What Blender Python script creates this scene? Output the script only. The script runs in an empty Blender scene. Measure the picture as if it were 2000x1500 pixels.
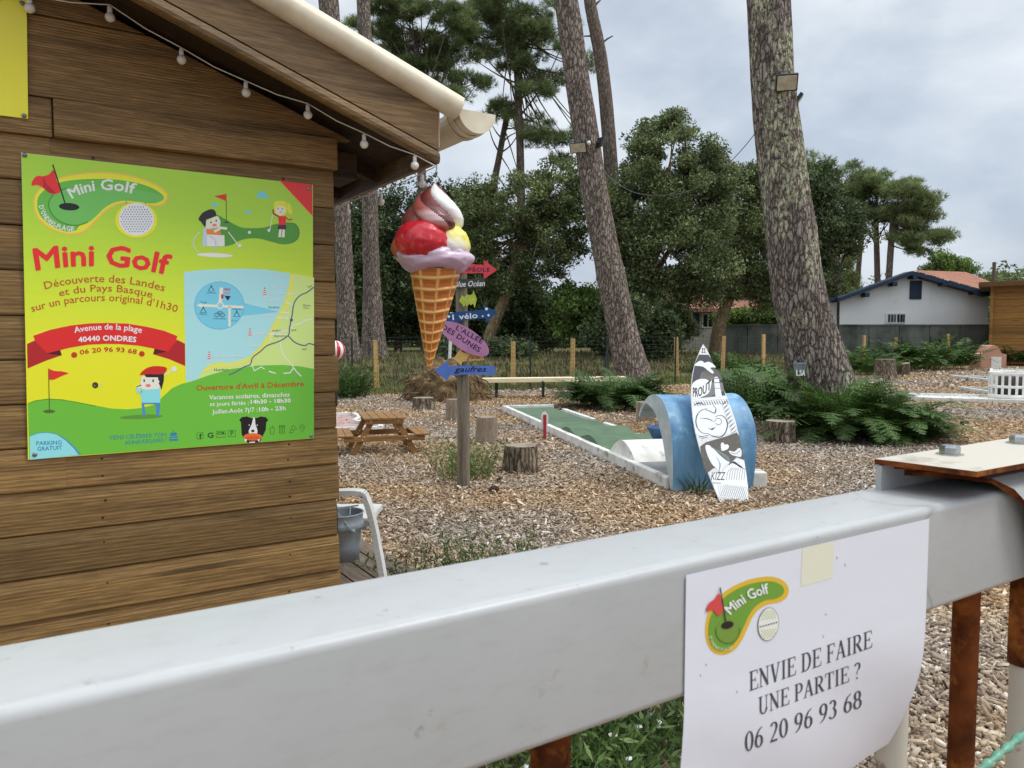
import bpy, math, random
import numpy as np
from mathutils import Vector, Matrix, noise as mnoise
from mathutils.geometry import tessellate_polygon
SC = bpy.context.scene
COL = SC.collection
R = math.radians
# ------------------------------------------------------------------ camera, sky, sun, exposure
H = 1.40
PITCH = R(3.6)
FPX = 1503.0                                  # focal length in pixels of the 2000 px wide photograph
cd = bpy.data.cameras.new("camera"); cam = bpy.data.objects.new("camera", cd); COL.objects.link(cam)
cam.location = (0, 0, H); cam.rotation_euler = (R(90) - PITCH, 0, 0)
cd.sensor_width = 36.0; cd.lens = 36.0 * FPX / 2000.0
cd.clip_start = 0.02; cd.clip_end = 2000
cd.dof.use_dof = True; cd.dof.focus_distance = 3.4; cd.dof.aperture_fstop = 24
SC.camera = cam
SUN_EL, SUN_AZ = R(54), R(98)
w = bpy.data.worlds.new("World"); SC.world = w; w.use_nodes = True
nt = w.node_tree; nt.nodes.clear()
def N(t, typ, **kw):
    n = t.nodes.new(typ)
    for k, v in kw.items():
        if k.startswith('i_'): n.inputs[k[2:]].default_value = v
        else: setattr(n, k, v)
    return n
def ramp(t, src, stops, interp='LINEAR'):
    n = t.nodes.new('ShaderNodeValToRGB'); e = n.color_ramp; e.interpolation = interp
    while len(e.elements) > 1: e.elements.remove(e.elements[-1])
    for i, (p, c) in enumerate(stops):
        q = e.elements[0] if i == 0 else e.elements.new(p)
        q.position = p; q.color = (*c[:3], 1) if not isinstance(c, (int, float)) else (c, c, c, 1)
    t.links.new(src, n.inputs[0]); return n.outputs[0]
sky = N(nt, 'ShaderNodeTexSky', sky_type='NISHITA', sun_disc=False, sun_elevation=SUN_EL, sun_rotation=SUN_AZ, air_density=1.2, dust_density=2.0)
tc = N(nt, 'ShaderNodeTexCoord'); mp = N(nt, 'ShaderNodeMapping'); mp.inputs['Scale'].default_value = (1.0, 1.0, 1.9)
nt.links.new(tc.outputs['Generated'], mp.inputs[0])
n1 = N(nt, 'ShaderNodeTexNoise', i_Scale=3.1, i_Detail=10.0, i_Roughness=0.55, i_Distortion=0.1); nt.links.new(mp.outputs[0], n1.inputs['Vector'])
cl = ramp(nt, n1.outputs[0], [(0.30, (3.9, 4.5, 5.5)), (0.44, (4.9, 5.5, 6.3)), (0.56, (6.2, 6.7, 7.3)), (0.72, (8.0, 8.3, 8.6))])
sx = N(nt, 'ShaderNodeSeparateXYZ'); nt.links.new(tc.outputs['Generated'], sx.inputs[0])
zen = ramp(nt, sx.outputs['Z'], [(0.0, (0.84, .86, .90)), (0.2, (0.95, .965, .985)), (0.42, (1.16, 1.14, 1.1)), (1.0, (3.0, 2.9, 2.75))])
mulc = N(nt, 'ShaderNodeMixRGB', blend_type='MULTIPLY'); mulc.inputs[0].default_value = 1
nt.links.new(cl, mulc.inputs[1]); nt.links.new(zen, mulc.inputs[2])
mx = N(nt, 'ShaderNodeMixRGB'); mx.inputs[0].default_value = 0.90
nt.links.new(sky.outputs[0], mx.inputs[1]); nt.links.new(mulc.outputs[0], mx.inputs[2])
bg = N(nt, 'ShaderNodeBackground', i_Strength=0.096); nt.links.new(mx.outputs[0], bg.inputs[0])
wo = N(nt, 'ShaderNodeOutputWorld'); nt.links.new(bg.outputs[0], wo.inputs[0])
sd = bpy.data.lights.new("sun", 'SUN'); sd.energy = 1.25; sd.angle = R(16); sd.color = (1, .965, .91)
sun = bpy.data.objects.new("sun", sd); COL.objects.link(sun)
sv = Vector((math.sin(SUN_AZ) * math.cos(SUN_EL), math.cos(SUN_AZ) * math.cos(SUN_EL), math.sin(SUN_EL)))
sun.rotation_euler = sv.to_track_quat('Z', 'Y').to_euler(); sun.location = sv * 30
SC.view_settings.view_transform = 'Standard'; SC.view_settings.look = 'None'; SC.view_settings.exposure = 0.36; SC.view_settings.gamma = 1.0
# ------------------------------------------------------------------ pixel -> world
CAM = Vector((0, 0, H))
FW = Vector((0, math.cos(PITCH), -math.sin(PITCH))); UP = Vector((0, math.sin(PITCH), math.cos(PITCH)))
def ray(px, py): return FW + Vector(((px - 1000) / FPX, 0, 0)) + UP * ((750 - py) / FPX)
def at(px, py, Y):
    d = ray(px, py); return CAM + d * (Y / d.y)
def onz(px, py, z=0.0):
    d = ray(px, py); return CAM + d * ((z - H) / d.z)
def onplane(px, py, p, n):
    d = ray(px, py); return CAM + d * ((p - CAM).dot(n) / d.dot(n))
def fence_y(x): return 18.0 + (x + 3.74) * (1.03 / 2.11) if x < 6.8 else 23.15 + (x - 6.8) * 0.875
def gz(x, y):
    d1 = (x + 3.74) * -.4387 + (y - 18.0) * .8987; d2 = ((x - 6.8) * -.6585 + (y - 23.15) * .7526)
    return .06 * min(max(min(d1, d2) - .6, 0), 9.5)
# ------------------------------------------------------------------ materials
def lin(c):
    return tuple(((v / 255) / 12.92 if v / 255 <= .04045 else ((v / 255 + .055) / 1.055) ** 2.4) for v in c)
def newmat(name):
    m = bpy.data.materials.new(name); m.use_nodes = True; t = m.node_tree; b = t.nodes['Principled BSDF']; return m, t, b
def coords(t, stretch=(1, 1, 1), kind='Object'):
    tc = t.nodes.new('ShaderNodeTexCoord'); mp = t.nodes.new('ShaderNodeMapping'); mp.inputs['Scale'].default_value = stretch
    t.links.new(tc.outputs[kind], mp.inputs[0]); return mp.outputs[0]
def noise(t, vec, scale, detail=4, rough=.55, dist=0.0):
    n = N(t, 'ShaderNodeTexNoise', i_Scale=scale, i_Detail=detail, i_Roughness=rough, i_Distortion=dist); t.links.new(vec, n.inputs['Vector']); return n.outputs[0]
def mix(t, f, a, b, bt='MIX'):
    n = N(t, 'ShaderNodeMixRGB', blend_type=bt)
    for i, v in enumerate((f, a, b)):
        if isinstance(v, (int, float)): n.inputs[i].default_value = v if i == 0 else (v, v, v, 1)
        elif isinstance(v, tuple): n.inputs[i].default_value = (*v[:3], 1)
        else: t.links.new(v, n.inputs[i])
    return n.outputs[0]
def bump(t, b, hgt, strength=.4, dist=.01):
    n = N(t, 'ShaderNodeBump', i_Strength=strength, i_Distance=dist); t.links.new(hgt, n.inputs['Height']); t.links.new(n.outputs[0], b.inputs['Normal'])
def M(name, c1, c2=None, scale=8, stretch=(1, 1, 1), rough=.7, metal=0, bs=0, bd=.005, detail=5, lo=.35, hi=.65, c3=None, scale3=2, lo3=.55, hi3=.68, spec=.5):
    m, t, b = newmat(name); b.inputs['Roughness'].default_value = rough; b.inputs['Metallic'].default_value = metal
    b.inputs['Specular IOR Level'].default_value = spec
    if c2 is None and not bs: b.inputs['Base Color'].default_value = (*c1, 1); return m
    v = coords(t, stretch); n = noise(t, v, scale, detail)
    c = ramp(t, n, [(lo, c1), (hi, c2 or c1)])
    if c3: c = mix(t, ramp(t, noise(t, coords(t), scale3, 6, .65), [(lo3, 0), (hi3, 1)]), c, c3)
    t.links.new(c, b.inputs['Base Color'])
    if bs: bump(t, b, n, bs, bd)
    return m
def vcol(name, rough=.5, spec=.5, bs=0, bscale=40, bd=.002, dirt=0.0):
    m, t, b = newmat(name); a = N(t, 'ShaderNodeAttribute', attribute_name='Col'); b.inputs['Roughness'].default_value = rough
    b.inputs['Specular IOR Level'].default_value = spec
    c = a.outputs['Color']
    if dirt: c = mix(t, 1.0, c, ramp(t, noise(t, coords(t), 14, 6, .6), [(.3, 1 - dirt), (.6, 1.0)]), 'MULTIPLY')
    t.links.new(c, b.inputs['Base Color'])
    if bs: bump(t, b, noise(t, coords(t), bscale), bs, bd)
    return m
def leafmat(name, cols, trans=.25, rough=.55):
    m, t, b = newmat(name); g = N(t, 'ShaderNodeNewGeometry')
    k = len(cols); c = ramp(t, g.outputs['Random Per Island'], [(i / max(1, k - 1), c) for i, c in enumerate(cols)])
    c = mix(t, .75, c, mix(t, 1.0, c, ramp(t, noise(t, coords(t), .9, 3), [(.35, .8), (.65, 2.3)]), 'MULTIPLY'))
    t.links.new(c, b.inputs['Base Color']); b.inputs['Roughness'].default_value = rough; b.inputs['Specular IOR Level'].default_value = .3
    tr = N(t, 'ShaderNodeBsdfTranslucent'); t.links.new(c, tr.inputs[0]); ms = N(t, 'ShaderNodeMixShader'); ms.inputs[0].default_value = trans
    t.links.new(b.outputs[0], ms.inputs[1]); t.links.new(tr.outputs[0], ms.inputs[2]); t.links.new(ms.outputs[0], t.nodes['Material Output'].inputs[0]); return m
def barkmat(name, dark, mid, light, lichen=0.0, vs=7.0, bs=.9, licol=(.40, .42, .27)):
    m, t, b = newmat(name); b.inputs['Roughness'].default_value = .92; b.inputs['Specular IOR Level'].default_value = .15
    v = coords(t, (1, 1, .30)); nz = N(t, 'ShaderNodeTexNoise', i_Scale=9.0, i_Detail=6.0, i_Roughness=.65); t.links.new(v, nz.inputs['Vector'])
    vv = mix(t, .12, v, nz.outputs['Color'])
    vo = N(t, 'ShaderNodeTexVoronoi', feature='DISTANCE_TO_EDGE', i_Scale=vs * 3.4); t.links.new(vv, vo.inputs['Vector'])
    vc = N(t, 'ShaderNodeTexVoronoi', feature='F1', i_Scale=vs * 3.4); t.links.new(vv, vc.inputs['Vector'])
    fine = noise(t, coords(t, (1, 1, .5)), vs * 7, 5, .65)
    crack = ramp(t, vo.outputs[0], [(0.0, .1), (.07, .65), (.2, 1)])
    sp = N(t, 'ShaderNodeSeparateColor'); t.links.new(vc.outputs['Color'], sp.inputs[0])
    plate = mix(t, sp.outputs[0], mid, light)
    plate = mix(t, 1.0, plate, ramp(t, fine, [(.3, .6), (.7, 1.25)]), 'MULTIPLY')
    c = mix(t, crack, dark, plate)
    if lichen:
        patch = ramp(t, noise(t, coords(t, (1, 1, .45)), 1.7, 8, .72), [(.66 - lichen * .22, 0), (.70 - lichen * .22, 1)])
        flake = ramp(t, noise(t, coords(t), 16, 4, .6), [(.45, 0), (.52, 1)])
        f = mix(t, 1.0, patch, mix(t, .5, flake, crack, 'MULTIPLY'), 'MULTIPLY')
        c = mix(t, f, c, mix(t, fine, licol, tuple(x * .6 for x in licol)))
    t.links.new(c, b.inputs['Base Color'])
    hgt = mix(t, .3, crack, fine, 'ADD'); bump(t, b, hgt, bs, .03); return m
def woodmat(name, c1, c2, dark, pitch=0.0, along='X', rough=.6, bs=.25, ring=14.0, z0=0.0, spec=.35, wc=.5):
    """stained timber, grain running along one axis; with pitch every board gets its own tone and grain"""
    m, t, b = newmat(name); b.inputs['Roughness'].default_value = rough; b.inputs['Specular IOR Level'].default_value = spec
    tc = t.nodes.new('ShaderNodeTexCoord'); s = N(t, 'ShaderNodeSeparateXYZ'); t.links.new(tc.outputs['Object'], s.inputs[0])
    st = {'X': (.9, 15, 15), 'Y': (15, .9, 15), 'Z': (15, 15, .9)}[along]
    mp = t.nodes.new('ShaderNodeMapping'); mp.inputs['Scale'].default_value = st; t.links.new(tc.outputs['Object'], mp.inputs[0])
    vec = mp.outputs[0]; tone = None
    if pitch:
        a = N(t, 'ShaderNodeMath', operation='SUBTRACT'); t.links.new(s.outputs['Z'], a.inputs[0]); a.inputs[1].default_value = z0
        q = N(t, 'ShaderNodeMath', operation='DIVIDE'); t.links.new(a.outputs[0], q.inputs[0]); q.inputs[1].default_value = pitch
        f = N(t, 'ShaderNodeMath', operation='FLOOR'); t.links.new(q.outputs[0], f.inputs[0])
        wn = N(t, 'ShaderNodeTexWhiteNoise', noise_dimensions='1D'); t.links.new(f.outputs[0], wn.inputs['W']); tone = wn.outputs['Value']
        sc = N(t, 'ShaderNodeVectorMath', operation='SCALE'); t.links.new(wn.outputs['Color'], sc.inputs[0]); sc.inputs['Scale'].default_value = 40
        ad = N(t, 'ShaderNodeVectorMath', operation='ADD'); t.links.new(vec, ad.inputs[0]); t.links.new(sc.outputs[0], ad.inputs[1]); vec = ad.outputs[0]
    broad = noise(t, vec, .55, 3, .5)
    g1 = noise(t, vec, 2.2, 7, .62, .6)
    wv = N(t, 'ShaderNodeTexWave', wave_type='BANDS', bands_direction={'X': 'Z', 'Y': 'Z', 'Z': 'X'}[along], i_Scale=ring / 9.0, i_Distortion=9.0, i_Detail=3.0)
    wv.inputs['Detail Scale'].default_value = .55; t.links.new(vec, wv.inputs['Vector'])
    c = mix(t, ramp(t, broad, [(.3, 0), (.7, 1)]), c1, c2)
    g2 = noise(t, vec, 13.0, 6, .65, .3)
    c = mix(t, mix(t, .6, ramp(t, g1, [(.34, .75), (.54, 0)]), ramp(t, wv.outputs[0], [(.0, wc), (.38, 0)]), 'LIGHTEN'), c, dark)
    c = mix(t, .8, c, mix(t, 1.0, c, ramp(t, g2, [(.36, .55), (.62, 1.22)]), 'MULTIPLY'))
    if tone is not None: c = mix(t, 1.0, c, ramp(t, tone, [(0, .72), (1, 1.22)]), 'MULTIPLY')
    kv = N(t, 'ShaderNodeTexVoronoi', feature='F1', i_Scale=.42); t.links.new(vec, kv.inputs['Vector'])
    c = mix(t, ramp(t, kv.outputs['Distance'], [(.035, .75), (.10, 0)]), c, tuple(x * .35 for x in dark))
    t.links.new(c, b.inputs['Base Color'])
    bump(t, b, mix(t, .5, g1, wv.outputs[0]), bs, .004); return m
# ------------------------------------------------------------------ mesh builders
def wmat(o):
    m = o.matrix_basis.copy()
    while o.parent: o = o.parent; m = o.matrix_basis @ m
    return m
def link(name, me, parent=None, local=False):
    o = bpy.data.objects.new(name, me); COL.objects.link(o)
    if parent is not None:
        o.parent = parent
        if not local: me.transform(wmat(parent).inverted())
    return o
def tag(o, label=None, cat=None, group=None, kind=None):
    for k, v in (('label', label), ('category', cat), ('group', group), ('kind', kind)):
        if v: o[k] = v
    return o
def thing(name, label, cat, loc=(0, 0, 0), rz=0.0, group=None):
    o = bpy.data.objects.new(name, None); COL.objects.link(o); o.location = loc; o.rotation_euler = (0, 0, rz); o.empty_display_size = .1
    return tag(o, label, cat, group)
class MB:
    def __init__(s): s.v = []; s.f = []; s.m = []; s.c = []; s.sm = []
    def add(s, vs, fs, mi=0, col=None, smooth=False):
        k = len(s.v); s.v += [tuple(p) for p in vs]
        for f in fs: s.f.append(tuple(i + k for i in f)); s.m.append(mi); s.c.append(col or (1, 1, 1)); s.sm.append(smooth)
    def hexa(s, p, mi=0, col=None):           # 8 corners: bottom loop then top loop
        s.add(p, [(3, 2, 1, 0), (4, 5, 6, 7), (0, 1, 5, 4), (1, 2, 6, 5), (2, 3, 7, 6), (3, 0, 4, 7)], mi, col)
    def box(s, c, d, mi=0, col=None, rz=0.0, rot=None):
        x, y, z = (q / 2 for q in d); mt = rot or Matrix.Rotation(rz, 3, 'Z'); c = Vector(c)
        s.hexa([c + mt @ Vector(q) for q in ((-x, -y, -z), (x, -y, -z), (x, y, -z), (-x, y, -z), (-x, -y, z), (x, -y, z), (x, y, z), (-x, y, z))], mi, col)
    def beam(s, a, b, wd, th, mi=0, col=None, side=None):   # rectangular bar from a to b
        a = Vector(a); b = Vector(b); d = (b - a).normalized(); sd_ = (side and Vector(side) or d.cross(Vector((0, 0, 1))))
        if sd_.length < 1e-4: sd_ = Vector((1, 0, 0))
        sd_ = (sd_ - d * sd_.dot(d)).normalized(); u = sd_.cross(d)
        q = [sd_ * (i * wd / 2) + u * (j * th / 2) for i, j in ((-1, -1), (1, -1), (1, 1), (-1, 1))]
        s.hexa([a + k for k in q] + [b + k for k in q], mi, col)
    def tube(s, pts, rad, n=8, mi=0, col=None, caps=True, smooth=True, fn=None):
        pts = [Vector(p) for p in pts]; k0 = len(s.v); L = len(pts)
        if not hasattr(rad, '__len__'): rad = [rad] * L
        ref = None; vs = []
        for i, p in enumerate(pts):
            d = (pts[min(i + 1, L - 1)] - pts[max(i - 1, 0)]).normalized()
            if ref is None: ref = Vector((1, 0, 0)) if abs(d.x) < .8 else Vector((0, 1, 0))
            e1 = (ref - d * ref.dot(d)).normalized(); e2 = d.cross(e1); ref = e1
            for j in range(n):
                a = 2 * math.pi * j / n; rr = rad[i] * (fn(i, j, p) if fn else 1)
                vs.append(p + e1 * (math.cos(a) * rr) + e2 * (math.sin(a) * rr))
        fs = [(i * n + j, i * n + (j + 1) % n, (i + 1) * n + (j + 1) % n, (i + 1) * n + j) for i in range(L - 1) for j in range(n)]
        s.add(vs, fs, mi, col, smooth)
        if caps:
            s.add(vs[:n], [tuple(reversed(range(n)))], mi, col); s.add(vs[-n:], [tuple(range(n))], mi, col)
    def lathe(s, prof, ctr, n=20, mi=0, col=None, smooth=True, axis=None, caps=False):
        ctr = Vector(ctr); mt = Vector((0, 0, 1)).rotation_difference(Vector(axis)).to_matrix() if axis else Matrix.Identity(3)
        vs = [ctr + mt @ Vector((r * math.cos(2 * math.pi * j / n), r * math.sin(2 * math.pi * j / n), z)) for r, z in prof for j in range(n)]
        fs = [(i * n + j, i * n + (j + 1) % n, (i + 1) * n + (j + 1) % n, (i + 1) * n + j) for i in range(len(prof) - 1) for j in range(n)]
        s.add(vs, fs, mi, col, smooth)
        if caps: s.add(vs[:n], [tuple(reversed(range(n)))], mi, col); s.add(vs[-n:], [tuple(range(n))], mi, col)
    def sphere(s, c, r, n=12, mi=0, col=None):
        rx, ry, rz_ = r if hasattr(r, '__len__') else (r, r, r); c = Vector(c); m = n // 2 + 1
        vs = [c + Vector((rx * math.sin(math.pi * i / m) * math.cos(2 * math.pi * j / n), ry * math.sin(math.pi * i / m) * math.sin(2 * math.pi * j / n), rz_ * math.cos(math.pi * i / m))) for i in range(m + 1) for j in range(n)]
        s.add(vs, [(i * n + j, (i + 1) * n + j, (i + 1) * n + (j + 1) % n, i * n + (j + 1) % n) for i in range(m) for j in range(n)], mi, col, True)
    def prism(s, front, off, mi=0, col=None, mi_side=None, col_side=None):   # front polygon (3d points) pushed along off
        front = [Vector(p) for p in front]; off = Vector(off); n = len(front)
        tr = [tuple(t) for t in tessellate_polygon([front])]
        s.add(front, tr, mi, col); s.add([p + off for p in front], tr, mi if mi_side is None else mi_side, col_side or col)
        vs = front + [p + off for p in front]
        s.add(vs, [(i, (i + 1) % n, n + (i + 1) % n, n + i) for i in range(n)], mi if mi_side is None else mi_side, col_side or col)
    def build(s, name, mats, parent=None, local=False, colors=False, recalc=False):
        me = bpy.data.meshes.new(name); me.from_pydata(s.v, [], s.f)
        for m in (mats if isinstance(mats, (list, tuple)) else [mats]): me.materials.append(m)
        me.polygons.foreach_set('material_index', s.m); me.polygons.foreach_set('use_smooth', s.sm)
        if colors:
            ca = me.color_attributes.new('Col', 'FLOAT_COLOR', 'CORNER'); arr = []
            for f, c in zip(s.f, s.c): arr += [*c, 1.0] * len(f)
            ca.data.foreach_set('color', arr)
        me.update()
        if recalc:
            import bmesh
            bm = bmesh.new(); bm.from_mesh(me); bmesh.ops.remove_doubles(bm, verts=bm.verts, dist=1e-5); bmesh.ops.recalc_face_normals(bm, faces=bm.faces); bm.to_mesh(me); bm.free()
        return link(name, me, parent, local)
def npmesh(name, verts, faces, mat, parent=None, local=False, smooth=False):
    me = bpy.data.meshes.new(name); nv = len(verts); nf, k = faces.shape
    me.vertices.add(nv); me.vertices.foreach_set('co', np.ascontiguousarray(verts, dtype=np.float32).ravel())
    me.loops.add(nf * k); me.loops.foreach_set('vertex_index', np.ascontiguousarray(faces, dtype=np.int32).ravel())
    me.polygons.add(nf); me.polygons.foreach_set('loop_start', np.arange(0, nf * k, k, dtype=np.int32))
    me.update(calc_edges=True); me.validate(verbose=False) if False else None
    if smooth: me.polygons.foreach_set('use_smooth', np.ones(nf, dtype=bool))
    me.materials.append(mat); return link(name, me, parent, local)
def bevel(o, wd=.004, seg=2):
    m = o.modifiers.new('bevel', 'BEVEL'); m.width = wd; m.segments = seg; m.limit_method = 'ANGLE'; m.angle_limit = R(40); return o
def spline(pts, n=6, closed=True):
    P = [tuple(p) for p in pts]; out = []; L = len(P)
    for i in range(L if closed else L - 1):
        g = lambda k: P[k % L] if closed else P[min(max(k, 0), L - 1)]
        a, b, c, d = g(i - 1), g(i), g(i + 1), g(i + 2)
        for j in range(n):
            t = j / n
            out.append(tuple(.5 * (2 * b[q] + (c[q] - a[q]) * t + (2 * a[q] - 5 * b[q] + 4 * c[q] - d[q]) * t * t + (3 * b[q] - a[q] - 3 * c[q] + d[q]) * t ** 3) for q in range(len(b))))
    if not closed: out.append(P[-1])
    return out
# ------------------------------------------------------------------ lettering and flat print
_gc = {}
def glyphs(s, off=0.0, spacing=1.0, shear=0.0, res=2):
    k = (s, off, spacing, shear, res)
    if k in _gc: return _gc[k]
    cu = bpy.data.curves.new('text', 'FONT'); cu.body = s; cu.offset = off; cu.space_character = spacing; cu.shear = shear; cu.resolution_u = res
    ob = bpy.data.objects.new('text', cu); COL.objects.link(ob); dg = bpy.context.evaluated_depsgraph_get(); dg.update()
    ev = ob.evaluated_get(dg); me = ev.to_mesh(); v = [(p.co.x, p.co.y) for p in me.vertices]; f = [tuple(p.vertices) for p in me.polygons]
    ev.to_mesh_clear(); bpy.data.objects.remove(ob); bpy.data.curves.remove(cu)
    x0 = min(p[0] for p in v); x1 = max(p[0] for p in v); v = [((x - x0) / (x1 - x0), y / .727) for x, y in v]
    _gc[k] = (v, f); return _gc[k]
GAIN = [1.0]
def inkc(c): return tuple(min(.88, v * GAIN[0]) for v in lin(c))
class Art:
    """print on a surface: hit(px, py, lift) returns the 3d point of a photo pixel on the surface"""
    def __init__(s, mb, hit, step=.00012): s.mb = mb; s.hit = hit; s.o = (0, 0); s.k = 1.0; s.step = step
    def zoom(s, x0, y0, k): s.o = (x0, y0); s.k = k; return s
    def P(s, p): return (s.o[0] + p[0] / s.k, s.o[1] + p[1] / s.k)
    def poly(s, pts, col, lvl=1, smooth=0):
        if smooth: pts = spline(pts, smooth)
        q = [s.P(p) for p in pts]; v3 = [s.hit(x, y, lvl * s.step) for x, y in q]
        tr = tessellate_polygon([[Vector((x, y, 0)) for x, y in q]]); s.mb.add(v3, [tuple(t) for t in tr], 0, inkc(col))
    def line(s, pts, wd, col, lvl=1, smooth=0, closed=False):
        if smooth: pts = spline(pts, smooth, closed)
        if closed: pts = list(pts) + [pts[0]]
        n = len(pts); wl = wd if hasattr(wd, '__len__') else [wd] * n
        if len(wl) != n: wl = [wl[min(len(wl) - 1, int(i * len(wl) / n))] for i in range(n)]
        L = []
        for i, p in enumerate(pts):
            a = pts[max(i - 1, 0)]; b = pts[min(i + 1, n - 1)]
            if closed and i in (0, n - 1): a = pts[n - 2]; b = pts[1]
            dx, dy = b[0] - a[0], b[1] - a[1]; l = math.hypot(dx, dy) or 1; h = wl[i] / 2
            L += [(p[0] - dy / l * h, p[1] + dx / l * h), (p[0] + dy / l * h, p[1] - dx / l * h)]
        v3 = [s.hit(*s.P(p), lvl * s.step) for p in L]
        s.mb.add(v3, [(2 * i, 2 * i + 1, 2 * i + 3, 2 * i + 2) for i in range(n - 1)], 0, inkc(col))
    def ell(s, cx, cy, rx, ry, col, lvl=1, rot=0, n=24, a0=0, a1=2 * math.pi):
        c, q = math.cos(rot), math.sin(rot)
        s.poly([(cx + rx * math.cos(a0 + (a1 - a0) * i / n) * c - ry * math.sin(a0 + (a1 - a0) * i / n) * q, cy + rx * math.cos(a0 + (a1 - a0) * i / n) * q + ry * math.sin(a0 + (a1 - a0) * i / n) * c) for i in range(n)], col, lvl)
    def text(s, txt, p0, p1, cap, col, lvl=2, off=0.0, mid=None, upn=True, spacing=1.0, shear=0.0, res=2, cap1=None, fontfn=None):
        if off and not fontfn:      # bold: the same word printed several times, nudged by the pen width
            for k in range(8):
                dx, dy = off * 1.5 * cap * math.cos(k * math.pi / 4), off * 1.5 * cap * math.sin(k * math.pi / 4); sh = lambda p: (p[0] + dx, p[1] + dy) if p is not None else None
                s.text(txt, sh(p0), sh(p1), cap, col, lvl + .1 * (k + 1), 0.0, sh(mid), upn, spacing, shear, res, cap1)
        v, f = glyphs(txt, 0.0, spacing, shear, res) if not fontfn else fontfn(txt)
        p0 = np.array(p0, float); p1 = np.array(p1, float); m = np.array(mid, float) if mid is not None else (p0 + p1) / 2
        c = 2 * m - (p0 + p1) / 2; out = []
        for x, y in v:
            b = (1 - x) ** 2 * p0 + 2 * x * (1 - x) * c + x * x * p1; d = 2 * (1 - x) * (c - p0) + 2 * x * (p1 - c); d /= np.hypot(*d)
            up = np.array((d[1], -d[0])) if upn else np.array((0, -1.0))
            hh = cap + ((cap1 or cap) - cap) * x; q = b + up * (y * hh); out.append(s.hit(*s.P(q), lvl * s.step))
        s.mb.add(out, f, 0, inkc(col))
# serif capitals and figures drawn as pen strokes: (points, widths)
_T, _t = .135, .05
def _arc(cx, cy, rx, ry, a0, a1, n=14): return [(cx + rx * math.cos(R(a0 + (a1 - a0) * i / n)), cy + ry * math.sin(R(a0 + (a1 - a0) * i / n))) for i in range(n + 1)]
def _aw(a0, a1, n=14, T=_T, t=_t): return [t + (T - t) * abs(math.cos(R(a0 + (a1 - a0) * i / n))) ** 1.3 for i in range(n + 1)]
def _arcs(*a): return (_arc(*a), _aw(a[4], a[5]))
def _stem(x, y0=0, y1=1, s0=1, s1=1):
    o = [([(x, y0), (x, y1)], _T)]
    if s0: o.append(([(x - .16, y0 + .02), (x + .16, y0 + .02)], .04))
    if s1: o.append(([(x - .16, y1 - .02), (x + .16, y1 - .02)], .04))
    return o
SERIF = {
 'E': (.66, _stem(.16) + [([(.16, .975), (.60, .975)], _t), ([(.60, .98), (.61, .78)], .04), ([(.16, .51), (.46, .51)], _t), ([(.46, .62), (.46, .40)], .04), ([(.16, .025), (.62, .025)], _t), ([(.62, .0), (.65, .25)], .04)]),
 'F': (.60, _stem(.16) + [([(.16, .975), (.58, .975)], _t), ([(.58, .98), (.59, .78)], .04), ([(.16, .51), (.44, .51)], _t), ([(.44, .62), (.44, .40)], .04)]),
 'N': (.78, [([(.14, 0), (.14, 1)], _t), ([(.0, .02), (.28, .02)], .04), ([(.10, .97), (.66, .03)], .15), ([(0, .98), (.18, .98)], .04), ([(.64, 0), (.64, 1)], _t), ([(.5, .98), (.78, .98)], .04)]),
 'V': (.74, [([(.12, .98), (.37, 0)], .14), ([(.37, 0), (.62, .98)], .055), ([(0, .98), (.26, .98)], .04), ([(.5, .98), (.74, .98)], .04)]),
 'I': (.36, _stem(.18)),
 'D': (.76, _stem(.16) + [([(.16, .975), (.34, .975)], _t), ([(.16, .025), (.34, .025)], _t), _arcs(.34, .5, .32, .475, 90, -90)]),
 'A': (.76, [([(.38, 1), (.12, .02)], .055), ([(.38, 1), (.64, .02)], .14), ([(.21, .34), (.55, .34)], _t), ([(0, .02), (.24, .02)], .04), ([(.5, .02), (.78, .02)], .04)]),
 'R': (.74, _stem(.16) + [([(.16, .975), (.36, .975)], _t), ([(.16, .5), (.36, .5)], _t), _arcs(.36, .735, .21, .24, 90, -90), ([(.34, .5), (.64, .02)], .14), ([(.58, .02), (.78, .02)], .04)]),
 'P': (.62, _stem(.16) + [([(.16, .975), (.34, .975)], _t), ([(.16, .46), (.34, .46)], _t), _arcs(.34, .715, .22, .26, 90, -90)]),
 'T': (.66, _stem(.33, s1=0) + [([(.02, .975), (.64, .975)], _t), ([(.03, 1), (.01, .76)], .04), ([(.63, 1), (.65, .76)], .04)]),
 'U': (.76, [([(.16, .98), (.16, .3)], _T), _arcs(.385, .3, .225, .29, 180, 360), ([(.61, .98), (.61, .3)], _t), ([(0, .98), (.32, .98)], .04), ([(.48, .98), (.76, .98)], .04)]),
 '?': (.46, [_arcs(.22, .76, .18, .22, 160, -60), ([(.30, .58), (.2, .42), (.2, .26)], .05), ([(.2, .1), (.2, -.01)], .11)]),
 '0': (.52, [_arcs(.25, .5, .2, .47, 0, 360)]),
 '6': (.52, [_arcs(.25, .31, .19, .28, 0, 360), ([(.07, .34), (.11, .62), (.24, .85), (.44, .99)], [.13, .11, .08, .04])]),
 '9': (.52, [_arcs(.25, .69, .19, .28, 0, 360), ([(.43, .66), (.39, .38), (.26, .15), (.06, .01)], [.13, .11, .08, .04])]),
 '8': (.52, [_arcs(.25, .74, .16, .23, 0, 360), _arcs(.25, .27, .2, .25, 0, 360)]),
 '2': (.52, [_arcs(.24, .74, .17, .23, 160, -20), ([(.40, .66), (.30, .42), (.06, .06)], [.11, .08, .06]), ([(.04, .05), (.46, .05)], .1)]),
 '3': (.50, [_arcs(.22, .76, .16, .21, 155, -80), _arcs(.2, .29, .2, .27, 80, -150)]),
 ' ': (.26, [])}
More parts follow.
